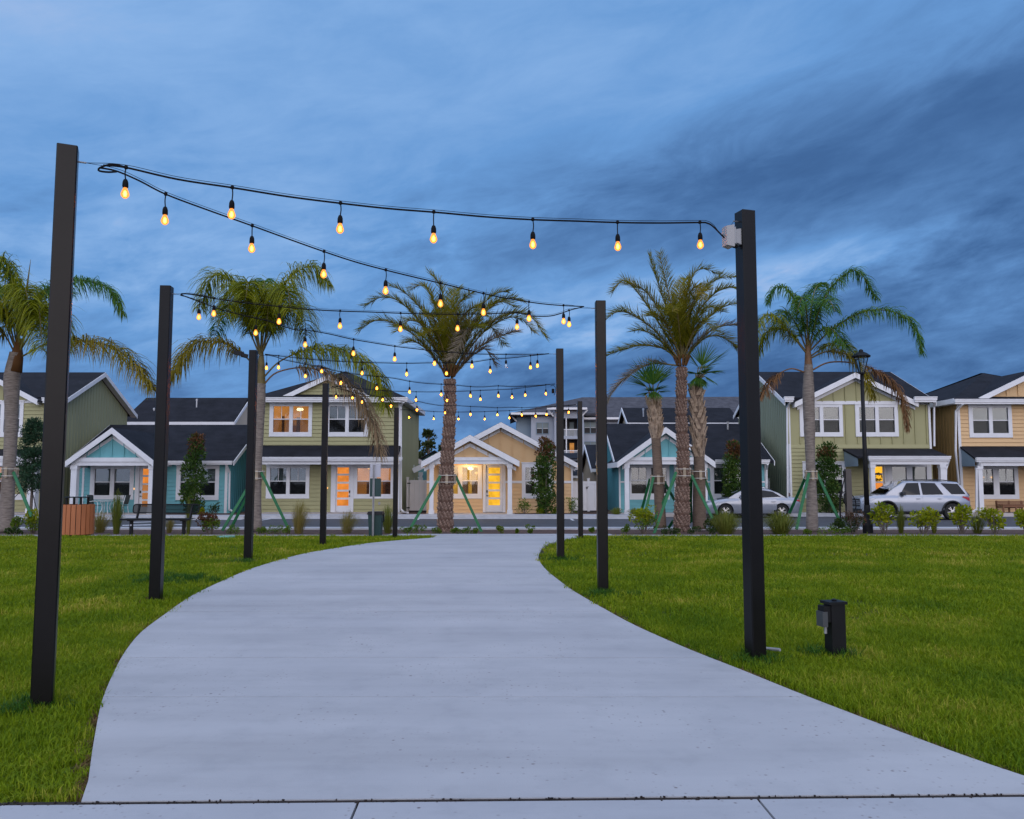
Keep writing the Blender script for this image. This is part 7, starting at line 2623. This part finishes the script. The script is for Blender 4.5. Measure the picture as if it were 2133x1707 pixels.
# ------------------------------------------------------------------ shrubs and small trees
leaf_mat('shrub_green', (0.045, 0.115, 0.010), (0.130, 0.195, 0.014), 0.25, 0.45, (0.24, 0.26, 0.02))
leaf_mat('shrub_yellow', (0.095, 0.165, 0.006), (0.30, 0.32, 0.010), 0.3, 0.45, (0.52, 0.40, 0.012))
leaf_mat('shrub_dark', (0.014, 0.040, 0.010), (0.045, 0.075, 0.014), 0.15, 0.5)
leaf_mat('shrub_red', (0.055, 0.042, 0.020), (0.14, 0.058, 0.030), 0.2, 0.5, (0.25, 0.045, 0.035))
leaf_mat('magnolia_leaf', (0.018, 0.055, 0.012), (0.060, 0.110, 0.016), 0.15, 0.35, (0.16, 0.19, 0.04))
leaf_mat('magnolia_new', (0.055, 0.045, 0.018), (0.16, 0.065, 0.025), 0.15, 0.45)
leaf_mat('conifer', (0.012, 0.045, 0.022), (0.040, 0.085, 0.040), 0.15, 0.5)
leaf_mat('muhly', (0.095, 0.135, 0.018), (0.215, 0.225, 0.04), 0.35, 0.5, (0.30, 0.25, 0.08))
leaf_mat('muhly_straw', (0.16, 0.16, 0.03), (0.32, 0.25, 0.08), 0.35, 0.5)
leaf_mat('far_tree', (0.020, 0.038, 0.014), (0.055, 0.070, 0.022), 0.15, 0.5)


def clump(lv, c, rx_, ry_, rz_, n, L, w, upw=0.3):
    for _ in range(n):
        o = rv(1.0)
        while o.length > 1 or o.length < 0.05:
            o = rv(1.0)
        o = o.normalized() * (o.length ** 0.45)
        p = Vector((c.x + o.x * rx_, c.y + o.y * ry_, c.z + o.z * rz_))
        dv = (Vector((o.x, o.y, o.z)) * 0.8 + Vector((0, 0, upw)) + rv(0.7)).normalized()
        sd = dv.cross(rv(1.0))
        if sd.length < 1e-3:
            continue
        lv.leaf(p, dv, sd.normalized(), L * random.uniform(0.7, 1.2), w * random.uniform(0.8, 1.2), random.random())


def ground_z(d):
    return gz(d) - 0.03 if d < 29.8 else PADZ - 0.05


def shrub(name, label, px, pyb, w, h, d, mat, n, L=0.07, wd=0.022, cat='shrub', group=None, open_=False, mat2=None):
    """Leafy shrub: stems and a crown of separate clumps of leaves; width and height in pixels."""
    s_ = d / F
    b = P(px, pyb, d)
    b.z = ground_z(d)
    W_, H_ = w * s_, h * s_
    t = thing(name, label, cat, b, group)
    k = max(3, int(4 + W_ * 4))
    stems = MB()
    lv, lv2 = Leaves(), Leaves()
    for i in range(k * (2 if H_ > 0.6 else 1)):
        a = random.random() * 6.283
        rr_ = random.random() ** 0.6 * 0.36
        top = Vector((b.x + math.cos(a) * W_ * rr_, b.y + math.sin(a) * W_ * rr_ * 0.8, b.z + H_ * random.uniform(0.38 if open_ else 0.25, 0.86)))
        stems.tube(catmull([b + Vector((math.cos(a) * 0.04, math.sin(a) * 0.04, -0.02)), b.lerp(top, 0.5) + Vector((math.cos(a), math.sin(a), 0)) * 0.04 * W_, top], 4), [0.014, 0.012, 0.010, 0.008, 0.005], 4)
        q = lv2 if (mat2 and top.z > b.z + H_ * 0.55) else lv
        rad = 0.19 * (W_ + H_) / 2 * random.uniform(0.7, 1.2)
        clump(q, top, rad * 1.05, rad, rad * 0.9, max(8, n // (k * (2 if H_ > 0.6 else 1))), L, wd)
    stems.build('stems', MATS['bark'], t)
    if lv.f:
        lv.build('foliage', mat, t)
    if lv2.f:
        lv2.build('new_growth', mat2, t)
    return t


def tuft(name, label, px, pyb, w, h, d, mat, n, group=None, lean=0.0, fine=0.004, plume=0.0):
    """Clump of long arching grass blades."""
    s_ = d / F
    b = P(px, pyb, d)
    b.z = ground_z(d)
    W_, H_ = w * s_, h * s_
    t = thing(name, label, 'grass clump', b, group)
    lv = Leaves()
    for _ in range(n):
        a = random.random() * 6.283
        o = Vector((math.cos(a), math.sin(a), 0))
        L = H_ * random.choice((random.uniform(0.45, 0.9), random.uniform(0.8, 1.1), random.uniform(0.9, 1.28)))
        u = random.random() ** 0.6
        p0 = b + o * (u * 0.16 * W_)
        top = L * (1.0 - 0.34 * u * u)
        q = [p0, p0 + o * (u * 0.13 * W_) + Vector((lean * H_ * .2, 0, top * 0.62)), p0 + o * (u * 0.25 * W_) + Vector((lean * H_ * .5, 0, top * 0.97)), p0 + o * (u * 0.40 * W_) + Vector((lean * H_, 0, top * (1.0 - random.uniform(0.15, 0.65) * u)))]
        lv.strip(q, fine, (Vector((-o.y, o.x, 0)) + rv(0.5)).normalized(), random.random())
    lv.build('blades', mat, t)
    return t


GB, GT, GH, GM = 'shrubs in the planting bed', 'ornamental grass clumps in the planting bed', 'plants beside the houses', 'column shaped evergreens at the houses'
D = 26.6
shrub('flowering_shrub', 'yellow green shrub at the foot of the palm beside the tallest post', 68, 1112, 46, 54, D, 'shrub_green', 900, group=GB, mat2='shrub_yellow')
shrub('flowering_shrub', 'low green shrub between the drooping palm trunk and its staking board', 34, 1110, 32, 34, 27.2, 'shrub_green', 500, group=GB)
shrub('ground_cover_shrub', 'flat dark ground cover at the foot of the drooping palm near the litter bin', 30, 1115, 40, 12, 25.9, 'shrub_dark', 300, group=GB)
shrub('flowering_shrub', 'rounded dark green shrub between the bench and the staking boards', 437, 1110, 54, 44, D, 'shrub_green', 1100, group=GB, mat2='shrub_red')
for x, w_, h_, lab in ((490, 44, 18, 'low green mound at the foot of the long staking boards behind the third post'), (545, 26, 15, 'small low mound just past the third bench side post'), (574, 38, 17, 'low dark mound under the single thin staking board'), (598, 24, 16, 'small mound touching the foot of the thin staking board')):
    shrub('ground_cover_shrub', lab, x, 1112, w_, h_, 26.2, 'shrub_green', 420, 0.05, 0.012, group=GB)
tuft('ornamental_grass', 'tall upright grass clump between the litter bin and the bench', 242, 1113, 34, 78, 26.4, 'muhly', 380, GT, 0.02, 0.0045)
tuft('ornamental_grass', 'loose spreading grass clump right beside the wooden litter bin', 207, 1108, 56, 40, 27.4, 'muhly_straw', 380, GT, 0.1)
tuft('ornamental_grass', 'thin upright grass clump at the far end of the bench', 392, 1112, 18, 66, 26.4, 'muhly', 200, GT, 0.0, 0.0045)
tuft('ornamental_grass', 'straw coloured grass clump seen under the bench seat', 352, 1109, 26, 30, 27.2, 'muhly_straw', 200, GT, 0.15)
tuft('ornamental_grass', 'straw tinted wispy grass clump between the third and fourth bench side posts', 622, 1112, 52, 62, 26.6, 'muhly_straw', 420, GT, 0.12, 0.0035)
tuft('ornamental_grass', 'leaning wispy grass clump just past the fourth bench side post', 722, 1110, 54, 44, 26.8, 'muhly_straw', 360, GT, 0.25, 0.0035)
tuft('ornamental_grass', 'yellowish grass clump behind the green waste bin', 808, 1111, 44, 52, 26.8, 'muhly', 380, GT, -0.05, 0.004)
for x, w_, h_, lab in ((846, 34, 15, 'low mound at the foot of the thick leaning staking board'), (872, 34, 17, 'low mound between the thick staking board and the thick palm'), (908, 26, 13, 'small mound touching the thick palm trunk on its gate side'), (948, 24, 12, 'small mound touching the thick palm trunk on its door side'), (968, 34, 14, 'low mound just past the thick palm trunk'), (986, 26, 15, 'low mound by the thin staking board of the thick palm')):
    shrub('ground_cover_shrub', lab, x, 1113, w_, h_, 26.1, 'shrub_green', 380, 0.05, 0.012, group=GB)
for x, w_, h_, lab in ((1041, 22, 17, 'small round shrub alone on the mulch below the yellow cottage door'), (1107, 22, 19, 'small round shrub alone on the mulch below the dark evergreen'), (1234, 14, 14, 'tiny round shrub beside the farthest pedestal side post'), (1303, 26, 20, 'small dark shrub at the edge of the palm cluster'), (1078, 8, 10, 'tiny seedling between the two small round shrubs')):
    shrub('round_shrub', lab, x, 1111.5, w_, h_, 26.4, 'shrub_green', 420, 0.045, 0.014, group=GB)
shrub('flowering_shrub', 'large bright green shrub at the foot of the short shaggy palm', 1340, 1114, 60, 58, 26.2, 'shrub_green', 1300, group=GB, mat2='shrub_yellow')
for x, w_, h_, lab in ((1384, 40, 14, 'low mound between the bright shrub and the tallest cluster palm'), (1404, 26, 12, 'small mound at the foot of the tallest cluster palm'), (1448, 30, 14, 'low mound between the two trunks nearest the sedan'), (1478, 28, 12, 'low mound in front of the shaggy palm nearest the sedan')):
    shrub('ground_cover_shrub', lab, x, 1114, w_, h_, 26.0, 'shrub_dark', 380, 0.05, 0.012, group=GB)
tuft('ornamental_grass', 'big rounded grass clump in front of the sedan front wheel', 1512, 1116, 88, 46, 26.0, 'muhly', 800, GT, 0.03, 0.005)
tuft('ornamental_grass', 'big rounded grass clump in front of the sedan rear wheel', 1626, 1115, 92, 44, 26.2, 'muhly', 800, GT, -0.03, 0.005)
shrub('flowering_shrub', 'dark green shrub tucked between the shaggy palm and the big grass clump', 1484, 1112, 34, 34, 27.0, 'shrub_dark', 500, group=GB)
for x, w_, h_, lab in ((1680, 26, 10, 'low mound at the foot of the palm with dead fronds'), (1722, 58, 16, 'wide low mound past the palm with dead fronds'), (1758, 30, 15, 'low mound at the foot of the reddish shrub')):
    shrub('ground_cover_shrub', lab, x, 1114, w_, h_, 26.0, 'shrub_green', 420, 0.05, 0.012, group=GB)
shrub('red_shrub', 'reddish brown shrub between the charging pillar and the street lamp', 1778, 1114, 50, 50, 26.2, 'shrub_dark', 1000, 0.06, 0.016, group=GB, mat2='shrub_red')
shrub('flowering_shrub', 'dark shrub behind the staking board foot by the charging pillar', 1748, 1110, 40, 30, 27.2, 'shrub_dark', 500, group=GB)
for x, w_, h_, lab in ((1843, 54, 64, 'yellow green croton shrub in front of the SUV front wheel'), (1924, 60, 58, 'yellow green croton shrub in front of the SUV doors'), (2003, 58, 60, 'yellow green croton shrub in front of the SUV rear wheel'), (2074, 66, 54, 'yellow green croton shrub just past the SUV, before the wooden bench'), (2140, 40, 50, 'yellow green croton shrub cut by the photograph edge')):
    shrub('croton_shrub', lab, x, 1114, w_, h_, 26.2, 'shrub_yellow', 560, 0.10, 0.03, group='croton shrubs in a row', open_=True, mat2='shrub_yellow')
for x, w_, h_, lab in ((1877, 26, 50, 'upright dark grass clump between the first two croton shrubs'), (1946, 20, 40, 'upright dark grass clump beside the second croton shrub'), (2036, 44, 40, 'brownish grass clump between the last croton shrubs')):
    tuft('ornamental_grass', lab, x, 1112, w_, h_, 26.8, 'muhly', 300, GT, 0.03, 0.0045)

# beside the houses
for px, w_, h_, d, mt, lab in ((1091, 38, 34, 41.6, 'shrub_green', 'spiky green plant beside the yellow cottage porch column'), (1126, 22, 13, 41.5, 'shrub_yellow', 'small yellow plant below the yellow cottage side window'), (1158, 14, 13, 41.6, 'shrub_green', 'small plant behind the third pedestal side post'),
                              (1190, 28, 34, 41.8, 'shrub_green', 'spiky plant at the yellow cottage far corner'), (447, 30, 26, 41.8, 'shrub_dark', 'spiky dark plant by the teal cottage corner board'), (418, 16, 15, 41.6, 'shrub_yellow', 'small yellow plant at the foot of the dark evergreen by the teal cottage'),
                              (1660, 16, 12, 43.0, 'shrub_green', 'small plant below the wreath house corner')):
    shrub('house_plant', lab, px, 1071, w_, h_, d, mt, 380, 0.10, 0.02, 'plant', GH)
for px, w_, h_, lab in ((1284, 34, 16, 'strip of low grass under the side wall of the palm cluster cottage'), (1322, 40, 14, 'low grass in front of the palm cluster cottage window')):
    tuft('border_grass', lab, px, 1073, w_, h_, 40.9, 'muhly', 260, GH, 0, 0.008)


def column_tree(label, px, py_top, w, d, py_b=1070, red=0.4, n=3800):
    s_ = d / F
    b = P(px, py_b, d)
    b.z = ground_z(d)
    H_ = P(px, py_top, d).z - b.z
    t = thing('magnolia_tree', label, 'tree', b, GM)
    MB().tube([b - Vector((0, 0, .1)), b + Vector((0.02, 0, H_ * 0.5)), b + Vector((0, 0, H_ * 0.92))], [0.05, 0.035, 0.012], 6).build('trunk', MATS['bark'], t)
    lv, l2 = Leaves(), Leaves()
    W_ = w * s_ / 2
    m = 60
    for i in range(m):
        u = (i + random.random()) / m
        prof = float(np.interp(u, [0, 0.08, 0.25, 0.45, 0.7, 0.9, 1.0], [0.35, 0.75, 0.95, 1.0, 0.72, 0.5, 0.25]))
        a = random.random() * 6.283
        r_ = W_ * prof * random.uniform(0.25, 0.78)
        c = Vector((b.x + math.cos(a) * r_, b.y + math.sin(a) * r_, b.z + 0.12 + u * (H_ - 0.25)))
        clump(l2 if (u > 0.80 and random.random() < red * 2) else lv, c, W_ * 0.42, W_ * 0.42, 0.22, n // m, 0.16, 0.036, 0.5)
    lv.build('crown', 'magnolia_leaf', t)
    if l2.f:
        l2.build('new_growth', 'magnolia_new', t)


column_tree('narrow evergreen with reddish top between the teal cottage door and window', 403, 905, 52, 41.9, 1072)
column_tree('narrow evergreen with reddish top in front of the yellow cottage side window', 1137, 914, 54, 41.7, 1070)
column_tree('narrow evergreen half hidden behind the nearest pedestal side post', 1532, 921, 56, 42.2, 1068)
column_tree('broad evergreen in front of the wreath house lower window', 1727, 925, 62, 42.6, 1066, red=0.2)

# small conifer tied to stakes
d = 36.5
b = P(63, 1082, d)
b.z = PADZ - 0.05
H_ = P(63, 868, d).z - b.z
t = thing('conifer_tree', 'young airy conifer tied with guy lines beside the tallest post', 'tree', b)
MB().tube([b - Vector((0, 0, .1)), b + Vector((0.03, 0, H_ * 0.4)), b + Vector((0.05, 0, H_))], [0.075, 0.05, 0.01], 7).build('trunk', MATS['bark'], t)
lv = Leaves()
br = MB()
for i in range(95):
    u = random.uniform(0.28, 0.99)
    a = random.random() * 6.283
    R_ = float(np.interp(u, [0.3, 0.45, 0.7, 0.9, 1.0], [0.75, 0.85, 0.65, 0.42, 0.18])) * random.uniform(0.6, 1.1)
    p0 = b + Vector((0.03, 0, H_ * u * 0.98))
    e = p0 + Vector((math.cos(a) * R_, math.sin(a) * R_, R_ * random.uniform(0.0, 0.5)))
    br.tube([p0, e], [0.012, 0.004], 4)
    for k in range(5):
        clump(lv, p0.lerp(e, 0.30 + 0.17 * k), 0.17, 0.17, 0.14, 26, 0.11, 0.018, 0.3)
br.build('branches', MATS['bark'], t)
lv.build('crown', 'conifer', t)
for x0, y0, x1, y1 in ((66, 1020, 79, 1072), (40, 1026, 22, 1046)):
    MB().tube([P(x0, y0, d), P(x1, y1, d - 0.5)], 0.018, 5).build('guy_line', MATS['black_metal'], t)


# trees far behind the gap
def far_tree(label, px, pyt, w, d, n=1500):
    b = P(px, 1040, d)
    b.z = PADZ
    H_ = P(px, pyt, d).z - b.z
    t = thing('far_tree', label, 'tree', b, 'trees behind the houses')
    W_ = w * d / F / 2
    tr = MB().tube([b, b + Vector((0.1, 0, H_ * 0.5)), b + Vector((0.0, 0, H_ * 0.9))], [0.25, 0.16, 0.05], 7)
    lv = Leaves()
    for i in range(34):
        u = random.uniform(0.42, 0.97)
        a = random.random() * 6.283
        R_ = W_ * float(np.interp(u, [0.4, 0.6, 0.8, 1.0], [0.95, 1.0, 0.7, 0.2])) * random.uniform(0.2, 0.95)
        c = b + Vector((math.cos(a) * R_, math.sin(a) * R_, H_ * u))
        tr.tube([b + Vector((0, 0, H_ * u * 0.75)), c], [0.06, 0.02], 4)
        r_ = W_ * random.uniform(0.20, 0.36)
        clump(lv, c, r_, r_, r_ * 0.6, n // 34, 0.32, 0.09, 0.3)
    tr.build('trunk', MATS['bark'], t)
    lv.build('crown', 'far_tree', t)


far_tree('tall loose tree in the gap between the green house and the yellow cottage', 891, 892, 36, 75)
far_tree('lower dark tree beside the tall one, against the green house corner', 866, 915, 26, 80)
far_tree('low dark tree just above the yellow cottage porch roof', 921, 926, 22, 85)

# ------------------------------------------------------------------ lawn
leaf_mat('grass_blade', (0.085, 0.165, 0.005), (0.235, 0.305, 0.007), 0.35, 0.6, (0.48, 0.40, 0.07), nscale=0.9, namp=1.5, roff=0.34)
leaf_mat('grass_far', (0.092, 0.165, 0.005), (0.240, 0.300, 0.007), 0.35, 0.6, (0.46, 0.38, 0.07), nscale=0.8, namp=1.5, roff=0.34)


def tuft_mesh(name, n, rad, h, wd, mat, seed):
    r = np.random.default_rng(seed)
    v, f, rn = [], [], []
    for i in range(n):
        a = r.random() * 6.283
        q = rad * math.sqrt(r.random())
        p = np.array([q * math.cos(a), q * math.sin(a), -0.01])
        L = h * r.uniform(0.55, 1.15)
        b = r.random() * 6.283
        ln = r.uniform(0.15, 0.75) * L
        o = np.array([math.cos(b), math.sin(b), 0])
        sd = np.array([-math.sin(b + r.normal(0, .5)), math.cos(b + r.normal(0, .5)), 0]) * wd * r.uniform(0.7, 1.2)
        m_ = p + o * ln * 0.35 + np.array([0, 0, L * 0.62])
        e = p + o * ln + np.array([0, 0, L * r.uniform(0.75, 1.0)])
        k = len(v)
        v += [tuple(p - sd), tuple(p + sd), tuple(m_ + sd * 0.8), tuple(m_ - sd * 0.8), tuple(e)]
        f += [(k, k + 1, k + 2, k + 3), (k + 3, k + 2, k + 4)]
        x = r.random()
        rn += [x, x]
    me = bpy.data.meshes.new(name)
    me.from_pydata(v, [], f)
    me.materials.append(MATS[mat])
    at = me.attributes.new('rnd', 'FLOAT', 'FACE')
    at.data.foreach_set('value', rn)
    return me


def scatter(name, pts, rots, scl, col):
    """One object: grass tufts instanced on points."""
    me = bpy.data.meshes.new(name)
    me.from_pydata([tuple(p) for p in pts], [], [])
    a = me.attributes.new('rot', 'FLOAT_VECTOR', 'POINT')
    a.data.foreach_set('vector', np.asarray(rots, dtype=np.float32).ravel())
    a = me.attributes.new('scl', 'FLOAT_VECTOR', 'POINT')
    a.data.foreach_set('vector', np.asarray(scl, dtype=np.float32).ravel())
    o = link(name, me)
    ng = bpy.data.node_groups.new(name, 'GeometryNodeTree')
    ng.interface.new_socket('Geometry', in_out='INPUT', socket_type='NodeSocketGeometry')
    ng.interface.new_socket('Geometry', in_out='OUTPUT', socket_type='NodeSocketGeometry')
    i, u = ng.nodes.new('NodeGroupInput'), ng.nodes.new('NodeGroupOutput')
    ci = ng.nodes.new('GeometryNodeCollectionInfo')
    ci.inputs['Collection'].default_value = col
    ci.inputs['Separate Children'].default_value = True
    ci.inputs['Reset Children'].default_value = True
    ip = ng.nodes.new('GeometryNodeInstanceOnPoints')
    ip.inputs['Pick Instance'].default_value = True
    na = ng.nodes.new('GeometryNodeInputNamedAttribute')
    na.data_type = 'FLOAT_VECTOR'
    na.inputs[0].default_value = 'rot'
    nb = ng.nodes.new('GeometryNodeInputNamedAttribute')
    nb.data_type = 'FLOAT_VECTOR'
    nb.inputs[0].default_value = 'scl'
    er = ng.nodes.new('FunctionNodeEulerToRotation')
    ng.links.new(na.outputs[0], er.inputs[0])
    ng.links.new(er.outputs[0], ip.inputs['Rotation'])
    ng.links.new(nb.outputs[0], ip.inputs['Scale'])
    ng.links.new(i.outputs[0], ip.inputs['Points'])
    ng.links.new(ci.outputs[0], ip.inputs['Instance'])
    ng.links.new(ip.outputs[0], u.inputs[0])
    md = o.modifiers.new('scatter', 'NODES')
    md.node_group = ng
    o['kind'] = 'stuff'
    return o


def tuft_collection(name, n, rad, h, wd, mat):
    col = bpy.data.collections.new(name)
    for k in range(6):
        o = bpy.data.objects.new('grass_tuft', tuft_mesh('grass_tuft', n, rad, h, wd, mat, 100 + k))
        col.objects.link(o)
    return col


def lawn_points(y0, y1, step, margin):
    ys = np.arange(y0, y1, step)
    out = []
    for y in ys:
        lim = y * 0.80 + 4.0
        xs = np.arange(-lim, lim, step)
        px = xs + RNG.uniform(-0.5, 0.5, len(xs)) * step
        py = y + RNG.uniform(-0.5, 0.5, len(xs)) * step
        L = np.interp(py, LP[:, 1], LP[:, 0])
        Rr = np.interp(py, RP[:, 1], RP[:, 0])
        m_ = RNG.uniform(0.6, 1.3, len(xs)) * margin
        # the worn strip along the path's outer bend is wider
        ok = ((px < L - m_) | (px > Rr + m_ * 1.5)) & (py > WALK_Y + 0.04 + 0.0215 * px + m_ * 0.5) & (py < LAWN_END - 0.02)
        out.append(np.stack([px[ok], py[ok], np.interp(py[ok], GZ[:, 0], GZ[:, 1]) - 0.045], 1))
    return np.concatenate(out)


def lawn_part(name, y0, y1, step, margin, col, hs):
    p = lawn_points(y0, y1, step, margin)
    n = len(p)
    rots = np.stack([RNG.normal(0, 0.12, n), RNG.normal(0, 0.12, n), RNG.uniform(0, 6.283, n)], 1)
    big = np.sin(p[:, 0] * 1.7 + 1.3 * np.sin(p[:, 1] * 0.9)) * np.sin(p[:, 1] * 1.3 + np.sin(p[:, 0] * 1.1))
    z = (0.95 + 0.22 * big + RNG.normal(0, 0.12, n)) * hs
    s_ = RNG.uniform(0.85, 1.2, n)
    return scatter(name, p, rots, np.stack([s_, s_, np.clip(z, 0.45, 1.7)], 1), col)


near_col = tuft_collection('grass_near_source', 70, 0.085, 0.085, 0.0028, 'grass_blade')
mid_col = tuft_collection('grass_mid_source', 60, 0.14, 0.085, 0.0045, 'grass_blade')
far_col = tuft_collection('grass_far_source', 40, 0.22, 0.08, 0.008, 'grass_far')
lawn_part('grass', WALK_Y - 0.3, 8.5, 0.072, 0.055, near_col, 1.0)
lawn_part('grass', 8.5, 14.5, 0.12, 0.05, mid_col, 1.0)
lawn_part('grass', 14.5, LAWN_END, 0.19, 0.06, far_col, 1.0)
# a few taller, darker patches where the mower missed
leaf_mat('grass_lush', (0.018, 0.075, 0.008), (0.050, 0.130, 0.012), 0.25, 0.45)
lush_col = tuft_collection('grass_lush_source', 60, 0.10, 0.12, 0.0035, 'grass_lush')
pts = []
for px, py, w_, n in ((362, 1205, 0.34, 70), (1168, 1166, 0.16, 30), (1258, 1236, 0.14, 26), (60, 1470, 0.10, 12), (1588, 1372, 0.12, 20), (1732, 1362, 0.10, 14), (512, 1170, 0.10, 12), (1350, 1123, 0.8, 40)):
    c = G(px, py)
    for _ in range(n):
        x, y = c.x + RNG.normal(0, w_), c.y + RNG.normal(0, w_ * 0.7)
        if lx(y) - 0.06 < x < rx(y) + 0.06:
            continue
        pts.append((x, y, gz(y) - 0.045))
n = len(pts)
scatter('grass', pts, np.stack([RNG.normal(0, .15, n), RNG.normal(0, .15, n), RNG.uniform(0, 6.28, n)], 1), np.stack([RNG.uniform(.8, 1.1, n)] * 2 + [RNG.uniform(.6, 1.1, n)], 1), lush_col)

# worn edge: soil crumbs and dead clippings along the path
leaf_mat('grass_dead', (0.10, 0.065, 0.030), (0.20, 0.14, 0.06), 0.2, 0.8)
dead_col = tuft_collection('grass_dead_source', 30, 0.06, 0.045, 0.0035, 'grass_dead')
pts = []
for _ in range(1500):
    y = WALK_Y + 0.1 + 9.0 * random.random() ** 1.6
    if random.random() < 0.72:
        x = rx(y) + abs(RNG.normal(0.01, 0.045))
    else:
        x = lx(y) - abs(RNG.normal(0.01, 0.03))
    pts.append((x, y, gz(y) - 0.05))
for px, py in ((81, 1467), (322, 1245), (1576, 1371), (1257, 1233), (1741, 1360), (515, 1168), (1168, 1164)):
    c = G(px, py)
    for _ in range(26):
        a = random.random() * 6.283
        r_ = 0.08 + abs(RNG.normal(0, 0.05))
        x, y = c.x + r_ * math.cos(a), c.y + r_ * math.sin(a)
        if not lx(y) - 0.05 < x < rx(y) + 0.05:
            pts.append((x, y, gz(y) - 0.035))
n = len(pts)
scatter('grass', pts, np.stack([RNG.normal(0, .3, n), RNG.normal(0, .3, n), RNG.uniform(0, 6.28, n)], 1), np.stack([RNG.uniform(.6, 1.1, n)] * 2 + [RNG.uniform(.5, 1.2, n)], 1), dead_col)
